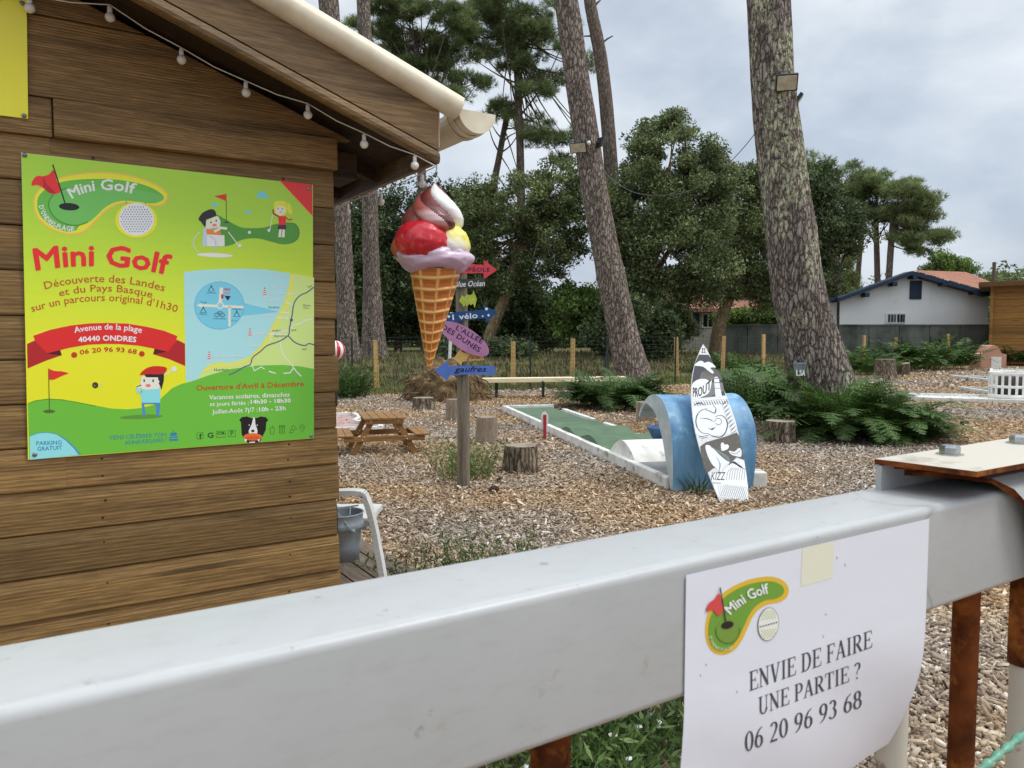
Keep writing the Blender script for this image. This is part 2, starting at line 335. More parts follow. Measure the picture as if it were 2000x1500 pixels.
def serif(txt):
    vs = []; fs = []; x = 0
    for ch in txt:
        adv, st = SERIF[ch]
        for pts, wd in st:
            n = len(pts); wl = wd if hasattr(wd, '__len__') else [wd] * n; k = len(vs)
            for i, p in enumerate(pts):
                a = pts[max(i - 1, 0)]; b = pts[min(i + 1, n - 1)]; dx, dy = b[0] - a[0], b[1] - a[1]; l = math.hypot(dx, dy) or 1; h = wl[i] / 2
                vs += [(x + p[0] - dy / l * h, p[1] + dx / l * h), (x + p[0] + dy / l * h, p[1] - dx / l * h)]
            fs += [(k + 2 * i, k + 2 * i + 1, k + 2 * i + 3, k + 2 * i + 2) for i in range(n - 1)]
        x += adv + .07
    x -= .07; return [(a / x, b) for a, b in vs], fs
# ================================================================== ground
rng = np.random.default_rng(7); random.seed(7)
def groundmat():
    m, t, b = newmat("woodchip ground"); b.inputs['Roughness'].default_value = .95; b.inputs['Specular IOR Level'].default_value = .1
    v = coords(t); d = N(t, 'ShaderNodeTexNoise', i_Scale=30.0, i_Detail=2.0); t.links.new(v, d.inputs['Vector']); vv = mix(t, .03, v, d.outputs['Color'])
    vo = N(t, 'ShaderNodeTexVoronoi', feature='F1', i_Scale=42.0); t.links.new(vv, vo.inputs['Vector'])
    ve = N(t, 'ShaderNodeTexVoronoi', feature='DISTANCE_TO_EDGE', i_Scale=42.0); t.links.new(vv, ve.inputs['Vector'])
    sp = N(t, 'ShaderNodeSeparateColor'); t.links.new(vo.outputs['Color'], sp.inputs[0])
    warm = ramp(t, sp.outputs[0], [(0, lin((70, 50, 36))), (.3, lin((128, 98, 68))), (.7, lin((178, 144, 104))), (1, lin((214, 188, 150)))])
    grey = ramp(t, sp.outputs[0], [(0, lin((68, 58, 50))), (.3, lin((120, 106, 94))), (.7, lin((164, 148, 134))), (1, lin((208, 196, 182)))])
    big = ramp(t, noise(t, v, .33, 4, .55), [(.42, 0), (.58, 1)])
    c = mix(t, big, warm, grey); c = mix(t, ramp(t, ve.outputs[0], [(0, 1), (.12, 0)]), c, lin((84, 68, 54)))
    t.links.new(c, b.inputs['Base Color']); bump(t, b, mix(t, .5, ve.outputs[0], sp.outputs[1]), .8, .02); return m
def chipmat():
    m, t, b = newmat("wood chips"); b.inputs['Roughness'].default_value = .85; b.inputs['Specular IOR Level'].default_value = .2
    g = N(t, 'ShaderNodeNewGeometry'); r = g.outputs['Random Per Island']; v = coords(t)
    warm = ramp(t, r, [(0, lin((116, 92, 68))), (.2, lin((152, 124, 94))), (.55, lin((176, 147, 112))), (.85, lin((198, 172, 138))), (1, lin((230, 214, 190)))])
    grey = ramp(t, r, [(0, lin((104, 92, 82))), (.2, lin((140, 126, 113))), (.55, lin((162, 148, 133))), (.85, lin((188, 175, 160))), (1, lin((226, 218, 205)))])
    big = ramp(t, noise(t, v, .33, 4, .55), [(.42, 0), (.58, 1)])
    c = mix(t, big, warm, grey); c = mix(t, 1.0, c, ramp(t, noise(t, v, 60, 3), [(.3, .75), (.7, 1.1)]), 'MULTIPLY')
    t.links.new(c, b.inputs['Base Color']); return m
xs = np.concatenate([np.linspace(-400, -40, 12), np.linspace(-36, 60, 97), np.linspace(64, 420, 12)])
def strip(name, lo, hi, ys, mat, kind):
    V = []; F = []; n = len(ys)
    for x in xs:
        a, b_ = lo(x), hi(x)
        for q in ys:
            y = a + (b_ - a) * q; V.append((x, y, gz(x, y) + (0.035 * mnoise.noise((x * .5, y * .5, 3)) if y > 12 and kind == 'm' else 0)))
    for i in range(len(xs) - 1):
        for j in range(n - 1): k = i * n + j; F.append((k, k + n, k + n + 1, k + 1))
    mb = MB(); mb.add(V, F, 0, None, True); return tag(mb.build(name, mat), kind='structure')
strip('ground', lambda x: -30, lambda x: max(fence_y(x), -25) + .35, [0, .2, .4, .6, .7, .8, .9, 1], groundmat(), 'g')
meadow = M("rough grass", lin((88, 86, 54)), lin((74, 90, 44)), 3.0, detail=8, rough=.95, bs=.6, bd=.05, c3=lin((116, 100, 72)), scale3=.8, lo3=.45, hi3=.6, spec=.1)
strip('meadow', lambda x: max(fence_y(x), -25) + .35, lambda x: max(fence_y(x), -25) + 600, [0, .002, .005, .009, .013, .018, .024, .032, .05, .1, .3, 1], meadow, 'm')
# loose chips over the near ground
def chips():
    V = []; out = []
    def spread(n, z0, z1, ln, wd, box):
        zz = np.sqrt(rng.uniform(z0 * z0, z1 * z1, n)); u = rng.uniform(-.36, .80, n); x = u * zz
        d1 = (x + 3.74) * -.4387 + (zz - 18.0) * .8987; d2 = ((x - 6.8) * -.6585 + (zz - 23.15) * .7526)
        ok = np.minimum(d1, d2) < .25; x = x[ok]; zz = zz[ok]; n = len(x)
        a = rng.uniform(0, 2 * np.pi, n); L = ln * rng.lognormal(0, .45, n) / 2; W = wd * rng.lognormal(0, .35, n) / 2
        L = np.minimum(L, .05); W = np.minimum(W, L)
        tx = rng.normal(0, .28, n); ty = rng.normal(0, .22, n); h = rng.uniform(.002, .016, n)
        ca, sa = np.cos(a), np.sin(a); e1 = np.stack([ca * np.cos(tx), sa * np.cos(tx), np.sin(tx)], 1); e2 = np.stack([-sa * np.cos(ty), ca * np.cos(ty), np.sin(ty)], 1)
        c = np.stack([x, zz, h + .002 + np.abs(np.sin(tx)) * L + np.abs(np.sin(ty)) * W], 1)
        sk = rng.uniform(-.5, .5, (n, 1))
        q = [c - e1 * L[:, None] - e2 * W[:, None] * .8, c + e1 * L[:, None] * (1 + sk) - e2 * W[:, None], c + e1 * L[:, None] + e2 * W[:, None] * .7, c - e1 * L[:, None] * (1 - sk * .5) + e2 * W[:, None]]
        if not box: return np.stack(q, 1).reshape(-1, 3), np.arange(n * 4).reshape(n, 4)
        nn = np.cross(e1, e2) * (rng.uniform(.002, .006, n)[:, None]); q = [p - nn for p in q] + [p + nn for p in q]
        base = (np.arange(n) * 8)[:, None, None]; f = np.array([(4, 5, 6, 7), (0, 1, 5, 4), (1, 2, 6, 5), (2, 3, 7, 6), (3, 0, 4, 7)])[None]
        return np.stack(q, 1).reshape(-1, 3), (base + f).reshape(-1, 4)
    parts = [spread(60000, 2.3, 5.2, .024, .010, True), spread(120000, 5.2, 9.5, .026, .0115, False), spread(120000, 9.5, 19, .034, .016, False), spread(60000, 19, 34, .06, .03, False)]
    k = 0; vs = []; fs = []
    for v, f in parts: vs.append(v); fs.append(f + k); k += len(v)
    o = npmesh('wood_chips', np.concatenate(vs), np.concatenate(fs), chipmat()); return tag(o, 'loose tan and grey wood chips covering the ground', kind='stuff')
chips()
# ================================================================== timber kiosk
ANG = math.atan2(1.0, 1.5636 * 1.0); D = Vector((math.cos(ANG), math.sin(ANG), 0)); NV = Vector((math.sin(ANG), -math.cos(ANG), 0))
DW = 3.02
P0 = NV * -DW + Vector((0, 0, 0))
corner = onplane(656, 1000, P0, NV); corner.z = 0
hut = thing('kiosk', 'brown timber plank kiosk with sloping roof and cream gutter', 'kiosk', corner, ANG)
HI = wmat(hut).inverted()
def hl(px, py, y=0.0):       # photo pixel on the plane y (metres behind the front wall) in kiosk coordinates
    return HI @ onplane(px, py, P0 - NV * y, NV)
WD, DEP = 3.6, 2.6
boards = woodmat("stained weatherboard", lin((148, 117, 70)), lin((126, 98, 58)), lin((90, 67, 40)), pitch=.1465, rough=.55, bs=.35)
timber = woodmat("stained timber", lin((160, 127, 80)), lin((138, 107, 66)), lin((88, 65, 39)), rough=.6, bs=.5, wc=.95, ring=22)
fascia_m = woodmat("dark stained fascia", lin((136, 108, 72)), lin((110, 87, 58)), lin((76, 59, 39)), rough=.5, bs=.12, ring=8)
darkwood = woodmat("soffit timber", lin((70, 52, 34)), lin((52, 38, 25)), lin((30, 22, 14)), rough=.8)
PW = .1465
zoff = 0.0
ztop = hl(300, 330)[2]
mb = MB(); nb = int(ztop / PW) + 1
rr = random.Random(3)
beam_z0, beam_z1 = hl(103, 268, -.03)[2], hl(103, 194, -.03)[2]
nb = int(round(beam_z0 / PW)); PWr = beam_z0 / nb
prof = [(0.0, .002), (-.020, .002), (-.023, .007), (-.022, PWr * .76), (-.0205, PWr * .775), (-.0165, PWr * .99), (-.006, PWr)]
def lap(x0, x1, z, seed):
    q = random.Random(seed); j = q.uniform(-.004, .004); e = q.uniform(-.006, .012)
    vs = [(x, y + (j if y < -.001 else 0), z + zz) for x in (x0, x1 + e) for y, zz in prof]; n = len(prof)
    mb.add(vs, [(i, i + 1, n + i + 1, n + i) for i in range(n - 1)] + [tuple(range(n - 1, -1, -1)), tuple(range(n, 2 * n))])
for i in range(nb):
    sx_ = hl(96 if i % 2 else 102, 300)[0] if i in (nb - 1, nb - 3, nb - 4, nb - 5, 6) else None
    if sx_ is not None and sx_ > -WD: lap(-WD, sx_ - .002, i * PWr, i * 7 + 1); lap(sx_ + .002, 0, i * PWr, i * 7 + 2)
    else: lap(-WD, 0, i * PWr, i)
front = mb.build('weatherboards', boards, hut, True)
# side wall, same boards (log ends crossing at the corner)
mb = MB()
for i in range(nb):
    vs = [(y * -1 + -.012, x, i * PWr + zz) for x in (.01, DEP) for y, zz in prof]; n = len(prof)
    mb.add(vs, [(i2, n + i2, n + i2 + 1, i2 + 1) for i2 in range(n - 1)])
mb.box((-WD / 2, .04, beam_z0 / 2), (WD - .06, .03, beam_z0)); mb.box((-WD / 2, DEP, beam_z0 / 2), (WD, .04, beam_z0)); mb.box((-WD, DEP / 2, beam_z0 / 2), (.04, DEP, beam_z0))
mb.build('side_wall', boards, hut, True)
# heavy wall plate and gable boards
a = hl(103, 194, -.045); b = hl(654, 273, -.045)
mb = MB(); xa, xb = a[0], .012
mb.hexa([(xa, -.052, beam_z0), (xb, -.052, beam_z0), (xb, .03, beam_z0), (xa, .03, beam_z0), (xa, -.05, beam_z1), (xb, -.05, beam_z1), (xb, .03, beam_z1), (xa, .03, beam_z1)])
ob = bevel(mb.build('wall_plate', timber, hut, True), .006)
mb = MB(); mb.hexa([(-WD, -.036, beam_z0), (xa - .003, -.036, beam_z0), (xa - .003, .03, beam_z0), (-WD, .03, beam_z0), (-WD, -.034, beam_z1), (xa - .003, -.034, beam_z1), (xa - .003, .03, beam_z1), (-WD, .03, beam_z1)])
bevel(mb.build('wall_plate', timber, hut, True), .005)
# barge board plane
YB = -.32
br_b = hl(857, 320, YB); br_t = hl(857, 209, YB); bl_b = hl(250, -8, YB)
slope = (bl_b[2] - br_b[2]) / (bl_b[0] - br_b[0]); bh = br_t[2] - br_b[2]
xr = br_b[0]; RX = -WD / 2
def rz_(x, d=0.0): return br_b[2] + slope * (x - xr) + d if x > RX else br_b[2] + slope * (RX - xr) - slope * (x - RX) * 1.0 + d
gz0 = beam_z1 + .002; seam = hl(60, 30)[2]
mb = MB()
def gable(z0, z1, y, xright):
    xl = -WD
    top = lambda z: min(xright, xr + (z - .03 - br_b[2]) / slope)
    xR0, xR1 = min(xright, top(z0)), min(xright, top(z1))
    mb.hexa([(xl, y, z0), (xR0, y, z0), (xR0, .03, z0), (xl, .03, z0), (xl, y + .004, z1), (xR1, y + .004, z1), (xR1, .03, z1), (xl, .03, z1)])
z = gz0; yy = [-.03, -.02, -.028, -.02]; gh = (seam - gz0)
for i, h_ in enumerate((gh, .20, .20, .22)):
    gable(z + .002, z + h_ - .003, yy[i], .10 if i == 0 else .2); z += h_
bevel(mb.build('gable_boards', timber, hut, True), .004)
# cross beam end under the eave
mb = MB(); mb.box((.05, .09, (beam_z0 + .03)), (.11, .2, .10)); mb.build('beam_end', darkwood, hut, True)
# roof: two slabs, barge boards with a moulded foot, cream verge trim, eaves
mb = MB(); y0, y1 = YB + .02, DEP + .3
def slab(xa_, xb_, d0, d1):
    mb.hexa([(xa_, y0, rz_(xa_, d0)), (xb_, y0, rz_(xb_, d0)), (xb_, y1, rz_(xb_, d0)), (xa_, y1, rz_(xa_, d0)), (xa_, y0, rz_(xa_, d1)), (xb_, y0, rz_(xb_, d1)), (xb_, y1, rz_(xb_, d1)), (xa_, y1, rz_(xa_, d1))])
slab(RX, xr - .005, bh * .62, bh * .98); slab(2 * RX - xr, RX, bh * .62, bh * .98)
mb.build('roof', M("roof felt", lin((90, 84, 76)), lin((60, 56, 52)), 20, rough=.9, bs=.4), hut, True)
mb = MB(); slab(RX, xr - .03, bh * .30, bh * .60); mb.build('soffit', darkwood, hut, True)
mb = MB()
for k in range(5):
    yk = .22 + k * .5; mb.hexa([(RX, yk, rz_(RX, bh * .02)), (xr - .04, yk, rz_(xr - .04, bh * .02)), (xr - .04, yk + .06, rz_(xr - .04, bh * .02)), (RX, yk + .06, rz_(RX, bh * .02)), (RX, yk, rz_(RX, bh * .3)), (xr - .04, yk, rz_(xr - .04, bh * .3)), (xr - .04, yk + .06, rz_(xr - .04, bh * .3)), (RX, yk + .06, rz_(RX, bh * .3))])
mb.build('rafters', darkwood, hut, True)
def barge(xa_, xb_, nm):
    m2 = MB(); lo = .24 * bh
    m2.hexa([(xa_, YB, rz_(xa_, lo)), (xb_, YB, rz_(xb_, lo)), (xb_, YB + .022, rz_(xb_, lo)), (xa_, YB + .022, rz_(xa_, lo)), (xa_, YB, rz_(xa_, bh)), (xb_, YB, rz_(xb_, bh)), (xb_, YB + .022, rz_(xb_, bh)), (xa_, YB + .022, rz_(xa_, bh))])
    o = m2.build(nm, fascia_m, hut, True)
    m3 = MB(); pr = [(.022, 0), (-.002, 0), (-.010, .03), (-.013, .09), (-.010, .16), (-.001, .21), (.022, .225)]; n = len(pr)
    vs = [(x, YB + y, rz_(x, q * bh)) for x in (xa_, xb_) for y, q in pr]
    m3.add(vs, [(i, i + 1, n + i + 1, n + i) for i in range(n - 1)] + [tuple(range(n - 1, -1, -1)), tuple(range(n, 2 * n))])
    m3.build('moulding', fascia_m, hut, True)
barge(RX, xr, 'barge_board'); barge(2 * RX - xr, RX, 'barge_board')
cream = M("cream plastic gutter", lin((226, 218, 196)), lin((206, 196, 172)), 9, rough=.42, c3=lin((176, 168, 146)), scale3=5, lo3=.58, hi3=.75)
mb = MB(); rt = .047
def verge(xa_, xb_):
    pts = [(x, YB - .005, rz_(x, bh + .035)) for x in np.linspace(xa_, xb_, 6)]; mb.tube(pts, rt, 18)
    mb.beam((xa_, YB + .03, rz_(xa_, bh + .035 + rt * 1.12)), (xb_, YB + .03, rz_(xb_, bh + .035 + rt * 1.12)), .05, .012, side=(0, 1, 0))
xv = hl(893, 205, YB)[0]
verge(RX, xv); verge(2 * RX - xv, RX); mb.build('verge_trim', cream, hut, True)
# eaves board and gutter running back
mb = MB(); mb.hexa([(xr - .024, YB + .024, rz_(xr, .0)), (xr, YB + .024, rz_(xr, .0)), (xr, y1, rz_(xr, .0)), (xr - .024, y1, rz_(xr, .0)), (xr - .024, YB + .024, rz_(xr, bh)), (xr, YB + .024, rz_(xr, bh)), (xr, y1, rz_(xr, bh)), (xr - .024, y1, rz_(xr, bh))])
mb.build('eaves_board', fascia_m, hut, True)
gl = hl(897, 212, YB - .03); gr_ = hl(966, 208, YB - .03); gr_r = (gr_[0] - gl[0]) / 2; gcx = (gl[0] + gr_[0]) / 2; gcz = gl[2]
mb = MB(); n = 14
arc = [(gcx + gr_r * math.cos(math.pi + math.pi * i / n), gcz + gr_r * math.sin(math.pi + math.pi * i / n)) for i in range(n + 1)]
arc2 = [(gcx + (gr_r - .004) * math.cos(math.pi + math.pi * i / n), gcz + (gr_r - .004) * math.sin(math.pi + math.pi * i / n)) for i in range(n + 1)]
loop = arc + arc2[::-1]; L = len(loop)
vs = [(x, y, z) for y in (YB - .02, y1) for x, z in loop]
mb.add(vs, [(i, (i + 1) % L, L + (i + 1) % L, L + i) for i in range(L)]); mb.build('gutter', cream, hut, True)
mb = MB(); big = [(gcx + gr_r * 1.05 * math.cos(math.pi + math.pi * i / n), YB - .032, gcz + gr_r * 1.05 * math.sin(math.pi + math.pi * i / n)) for i in range(n + 1)]
mb.prism(big, (0, .014, 0)); mb.build('gutter_cap', cream, hut, True)
mb = MB()
for yk in (YB + .03, YB + .075):
    pts = [(gcx + gr_r * 1.07 * math.cos(math.pi + math.pi * i / n), yk, gcz + gr_r * 1.07 * math.sin(math.pi + math.pi * i / n)) for i in range(n + 1)]
    for i in range(n): mb.beam(pts[i], pts[i + 1], .022, .006, side=(0, 1, 0))
mb.box((xr + .012, YB + .06, gcz - .06), (.022, .05, .16)); mb.build('gutter_bracket', cream, hut, True)
# nail heads
mb = MB()
for px in (200, 560):
    for i in range(2, nb):
        for dz in (.035, .095):
            x = hl(px, 900)[0] + rr.uniform(-.006, .006); mb.sphere((x, -.0235, i * PWr + dz), (.0042, .0015, .0042), 8)
tag(mb.build('nail_heads', M("rusty nail", lin((60, 48, 40)), rough=.5, metal=.6), hut, True), kind='stuff')
# ---- flat signs on the kiosk
PRY = -.030
def panel_hit(px, py, lift): return hl(px, py, PRY - .0022 - lift)
signmat = vcol("printed panel", .28, .5)
sc_ = [hl(x, y, PRY) for x, y in ((41, 298), (610, 361), (613, 856), (57, 898))]
tl = sc_[0]
sx0, sx1 = (sc_[0][0] + sc_[3][0]) / 2, (sc_[1][0] + sc_[2][0]) / 2; sz1, sz0 = (sc_[0][2] + sc_[1][2]) / 2, (sc_[2][2] + sc_[3][2]) / 2
sign = thing('advertising_panel', 'square printed green and yellow mini golf panel screwed to timber kiosk', 'sign', HI.inverted() @ Vector(((sx0 + sx1) / 2, PRY, sz0)), ANG)
WS = HI.inverted()
def whit(px, py, lift): return WS @ panel_hit(px, py, lift)
mb = MB(); q = [WS @ Vector(p) for p in ((sc_[0]), (sc_[1]), (sc_[2]), (sc_[3]))]; mb.prism(q, -NV * .004, 0)
mb.build('panel', M("white composite sheet", (.75, .75, .74), rough=.4), sign)
GAIN[0] = 1.32; mb = MB(); A = Art(mb, whit)
A.zoom(0, 0, 1)
# background: vertical blend from fresh green to yellow is printed in bands
def lerp(a, b_, t): return tuple(a[i] + (b_[i] - a[i]) * t for i in range(3))
def edge(l, t, xx):  # pixel on the panel between left and right edges; t 0 top 1 bottom
    x = xx; fx = (x - 45) / (612 - 45); yt = 298.5 + (361 - 298.5) * fx; yb = 898 + (856 - 898) * fx; return (x + (1 - fx) * (t - .35) * 13 + .3, yt + (yb - yt) * t)
NB_ = 26
for i in range(NB_):
    t0, t1 = i / NB_, (i + 1) / NB_; c = lerp((158, 200, 58), (226, 224, 36), min(1, max(0, (t0 - .12) / .62)))
    A.poly([edge(0, t0, 46), edge(0, t0, 330), edge(0, t0, 611), edge(0, t1, 611), edge(0, t1, 330), edge(0, t1, 46)], c, 0)
# logo
A.zoom(40, 290, 4.284)
out = [(108, 470), (112, 400), (160, 330), (240, 285), (330, 240), (450, 212), (600, 195), (750, 197), (900, 218), (1040, 258), (1150, 305), (1225, 360), (1240, 410), (1215, 465), (1140, 488), (1000, 470), (880, 462), (800, 480), (720, 528), (650, 595), (590, 662), (510, 712), (420, 726), (330, 712), (230, 668), (150, 600), (115, 530)]
A.poly(out, (242, 178, 84), 1, 4)
def shrink(pts, f, cx, cy): return [(cx + (x - cx) * f[0], cy + (y - cy) * f[1]) for x, y in pts]
ins = [(118, 470), (124, 400), (170, 338), (250, 293), (340, 250), (455, 224), (600, 207), (750, 210), (895, 230), (1035, 268), (1140, 315), (1210, 365), (1224, 410), (1200, 455), (1140, 475), (1000, 460), (880, 448), (795, 466), (712, 516), (640, 585), (578, 650), (505, 698), (420, 712), (335, 698), (240, 656), (162, 592), (127, 528)]
A.poly(ins, (240, 222, 46), 2, 4)
grn = [(140, 475), (148, 410), (195, 352), (270, 310), (350, 280), (460, 262), (600, 254), (750, 257), (890, 272), (1020, 300), (1120, 340), (1185, 385), (1195, 412), (1165, 445), (1100, 460), (1000, 448), (880, 436), (785, 452), (700, 500), (630, 568), (565, 615), (500, 640), (455, 690), (360, 690), (260, 645), (180, 580), (148, 520)]
A.poly(grn, (96, 172, 66), 3, 4)
A.poly([(238, 470), (250, 420), (300, 360), (380, 330), (460, 330), (700, 330), (900, 330), (1000, 350), (1190, 400), (1160, 446), (1000, 448), (880, 436), (785, 452), (700, 500), (630, 568), (570, 615), (480, 640), (390, 632), (310, 590), (255, 530)], (104, 178, 86), 4, 4)
A.line([(395, 330), (300, 365), (245, 430), (240, 500), (290, 580), (380, 632), (480, 642), (565, 614)], 9, (62, 128, 44), 5, 4)
A.ell(407, 487, 86, 31, (22, 22, 20), 6, .06)
A.line([(270, 135), (380, 480)], 11, (30, 28, 26), 7)
A.poly([(277, 180), (240, 215), (190, 232), (140, 230), (105, 262), (93, 310), (140, 305), (190, 330), (240, 372), (290, 382), (340, 352), (300, 262)], (212, 44, 42), 6, 3)
A.poly([(190, 232), (215, 290), (300, 376), (240, 372), (190, 330)], (168, 30, 34), 7)
A.text('Mini Golf', (432, 418), (952, 380), 92, (255, 255, 255), 7, .022, (660, 348))
A.text("D'ONDRES-PLAGE", (152, 482), (448, 694), 44, (250, 252, 245), 7, .02, (250, 640), res=1)
A.ell(968, 600, 178, 150, (240, 216, 44), 7); A.ell(970, 592, 148, 137, (250, 250, 248), 8)
for i in range(-6, 7):
    for j in range(-6, 7):
        x, y = i * 23 + (j % 2) * 11, j * 20.5
        if (x / 138) ** 2 + (y / 126) ** 2 < .93: A.ell(970 + x, 592 + y, 7.0, 7.0, (128, 148, 172), 9, 0, 6)
A.line([(884, 436), (884, 470)], 4, (70, 110, 50), 7); A.line([(1046, 446), (1046, 480)], 4, (70, 110, 50), 7)
A.text('Mini Golf', (134, 1016), (1228, 1054), 186, (214, 38, 40), 6, .028, (690, 980), cap1=170)
br = (176, 82, 26)
A.text('Découverte des Landes', (208, 1178), (1200, 1196), 66, br, 5, .006, (700, 1118))
A.text('et du Pays Basque', (328, 1238), (1098, 1250), 62, br, 5, .006, (715, 1196))
A.text("sur un parcours original d'1h30", (98, 1368), (1306, 1372), 64, br, 5, .006, (700, 1276))
# children playing
A.zoom(340, 330, 6.523)
A.poly([(520, 600), (620, 620), (740, 690), (860, 745), (1000, 755), (1150, 745), (1300, 700), (1430, 685), (1540, 700), (1590, 780), (1580, 880), (1500, 945), (1380, 960), (1250, 930), (1100, 890), (960, 885), (830, 915), (740, 965), (600, 985), (560, 900)], (76, 142, 52), 2, 4)
A.line([(1430, 685), (1540, 700), (1592, 780), (1580, 880), (1500, 945)], 9, (58, 112, 40), 3, 4)
A.line([(662, 315), (668, 680)], 9, (52, 92, 40), 4); A.ell(670, 680, 34, 10, (44, 80, 34), 4); A.poly([(662, 318), (510, 345), (664, 410)], (206, 46, 38), 5)
for cx, cy, s_ in ((1125, 345, 1), (520, 462, .55), (945, 552, .5)): A.poly([(cx - 85 * s_, cy + 10 * s_), (cx - 45 * s_, cy - 35 * s_), (cx - 10 * s_, cy - 68 * s_), (cx + 30 * s_, cy - 40 * s_), (cx + 60 * s_, cy - 8 * s_), (cx + 95 * s_, cy + 22 * s_), (cx, cy + 26 * s_)], (110, 196, 222), 3, 3)
A.ell(520, 1098, 230, 26, (242, 246, 240), 3, .04)
A.line([(330, 800), (260, 880), (250, 980), (310, 1060)], 10, (196, 206, 214), 4, 4); A.line([(440, 850), (520, 900), (530, 1000), (480, 1060)], 12, (170, 190, 212), 6, 4)
A.poly([(370, 760), (420, 740), (430, 980), (360, 985)], (178, 196, 216), 4)
A.poly([(405, 765), (580, 740), (600, 840), (420, 840)], (236, 130, 50), 5); A.poly([(420, 835), (640, 845), (645, 985), (420, 985)], (226, 226, 218), 6)
A.poly([(410, 660), (560, 600), (585, 740), (415, 770)], (250, 222, 194), 5, 2); A.poly([(310, 640), (360, 560), (440, 520), (490, 512), (530, 545), (530, 600), (430, 640), (408, 650), (400, 745), (340, 670)], (38, 34, 38), 6, 2)
A.ell(515, 715, 30, 16, (214, 120, 110), 6); A.ell(470, 680, 8, 15, (40, 36, 36), 6); A.ell(537, 660, 8, 15, (40, 36, 36), 6)
A.line([(510, 800), (600, 750), (675, 760)], 34, (250, 222, 194), 7); A.line([(690, 800), (820, 970)], 11, (246, 248, 240), 5); A.ell(835, 976, 24, 20, (250, 250, 246), 6); A.ell(960, 808, 20, 20, (252, 252, 250), 5)
A.ell(1207, 782, 18, 20, (250, 250, 246), 5); A.line([(1255, 580), (1222, 770)], 9, (240, 244, 220), 4)
A.poly([(1280, 420), (1360, 405), (1430, 425), (1440, 500), (1420, 580), (1300, 590), (1275, 510)], (246, 222, 60), 4, 3); A.poly([(1425, 440), (1480, 450), (1505, 565), (1470, 570), (1440, 510)], (246, 222, 60), 4, 2)
A.poly([(1300, 490), (1400, 480), (1415, 545), (1365, 592), (1310, 570)], (250, 222, 194), 5, 3); A.ell(1325, 505, 7, 11, (80, 90, 90), 6); A.ell(1378, 510, 7, 11, (80, 90, 90), 6); A.ell(1358, 548, 15, 7, (220, 130, 120), 6)
A.poly([(1325, 600), (1425, 600), (1425, 715), (1335, 715)], (212, 44, 40), 5); A.line([(1330, 605), (1265, 565), (1262, 515)], 20, (150, 40, 30), 5); A.line([(1420, 615), (1460, 650), (1505, 640)], 18, (200, 44, 40), 5)
A.poly([(1330, 712), (1425, 712), (1432, 772), (1315, 765)], (70, 30, 60), 6); A.poly([(1340, 768), (1370, 768), (1365, 868), (1325, 868)], (248, 232, 196), 5); A.poly([(1382, 770), (1412, 770), (1408, 870), (1372, 870)], (248, 232, 196), 5)
A.poly([(1345, 148), (1760, 200), (1765, 600)], (212, 40, 42), 3); A.line([(1345, 150), (1765, 602)], 9, (232, 150, 60), 4)
# coast map
A.zoom(340, 510, 6.0)
A.poly([(115, 130), (300, 105), (550, 92), (800, 88), (1050, 95), (1250, 125), (1450, 155), (1640, 192), (1640, 1375), (1450, 1350), (1150, 1320), (900, 1322), (640, 1340), (400, 1372), (140, 1415)], (158, 208, 236), 2, 0)
A.poly([(1370, 140), (1640, 192), (1640, 1375), (1150, 1320), (900, 1322), (640, 1340), (260, 1395), (330, 1290), (400, 1215), (540, 1170), (640, 1200), (860, 1140), (1000, 1000), (1090, 860), (1180, 690), (1280, 480), (1350, 250)], (190, 216, 128), 3)
A.line([(1375, 150), (1372, 300), (1330, 480), (1240, 660), (1160, 800), (1080, 960), (960, 1090), (830, 1165), (640, 1215), (470, 1225), (360, 1290)], 38, (222, 212, 92), 4, 3)
rd = (78, 92, 120)
A.line([(1635, 305), (1560, 365), (1490, 395), (1430, 450), (1400, 520), (1385, 620), (1372, 690), (1352, 790), (1338, 870), (1230, 940), (1090, 990), (1010, 1060), (920, 1130), (895, 1210), (820, 1240), (720, 1300), (640, 1334)], 14, rd, 6, 3)
A.line([(1338, 875), (1420, 955), (1530, 990), (1580, 965), (1640, 982)], 14, rd, 6, 3); A.ell(1375, 690, 18, 20, rd, 6)
for pts in ([(1245, 595), (1345, 610)], [(1210, 658), (1310, 662), (1345, 680)], [(1310, 475), (1395, 520)], [(1340, 382), (1405, 380)], [(1105, 860), (1200, 830), (1330, 815)], [(1130, 925), (1140, 860), (1320, 855)], [(1370, 790), (1400, 745), (1470, 735), (1540, 690), (1620, 680)], [(1240, 900), (1245, 980), (1270, 1070), (1310, 1140), (1370, 1200), (1400, 1250), (1440, 1300), (1490, 1350)], [(905, 1200), (940, 1285), (1020, 1240), (1060, 1265)], [(1110, 1290), (1190, 1315)], [(1400, 1250), (1360, 1310), (1280, 1315)]): A.line(pts, 13, (244, 246, 226), 5)
A.ell(530, 520, 292, 280, (112, 190, 224), 4, 0, 32); A.line([(530 + 290 * math.cos(a), 520 + 278 * math.sin(a)) for a in np.linspace(0, 2 * math.pi, 30)], 7, (90, 166, 206), 5); A.poly([(815, 490), (1230, 595), (790, 640)], (112, 190, 224), 4)
A.line([(320, 518), (815, 540)], 30, (232, 242, 196), 5); A.poly([(262, 518), (325, 490), (325, 546)], (232, 242, 196), 5); A.line([(555, 310), (540, 500)], 40, (232, 242, 196), 5); A.line([(650, 530), (650, 770)], 28, (232, 242, 196), 5); A.ell(540, 520, 44, 42, (232, 242, 196), 6); A.ell(540, 520, 30, 29, (130, 196, 226), 7)
for cx, cy in ((435, 322), (343, 575), (735, 620)): A.line([(cx - 6, cy - 40), (cx + 36, cy + 28), (cx - 36, cy + 28), (cx + 6, cy - 40)], 10, (36, 54, 80), 6)
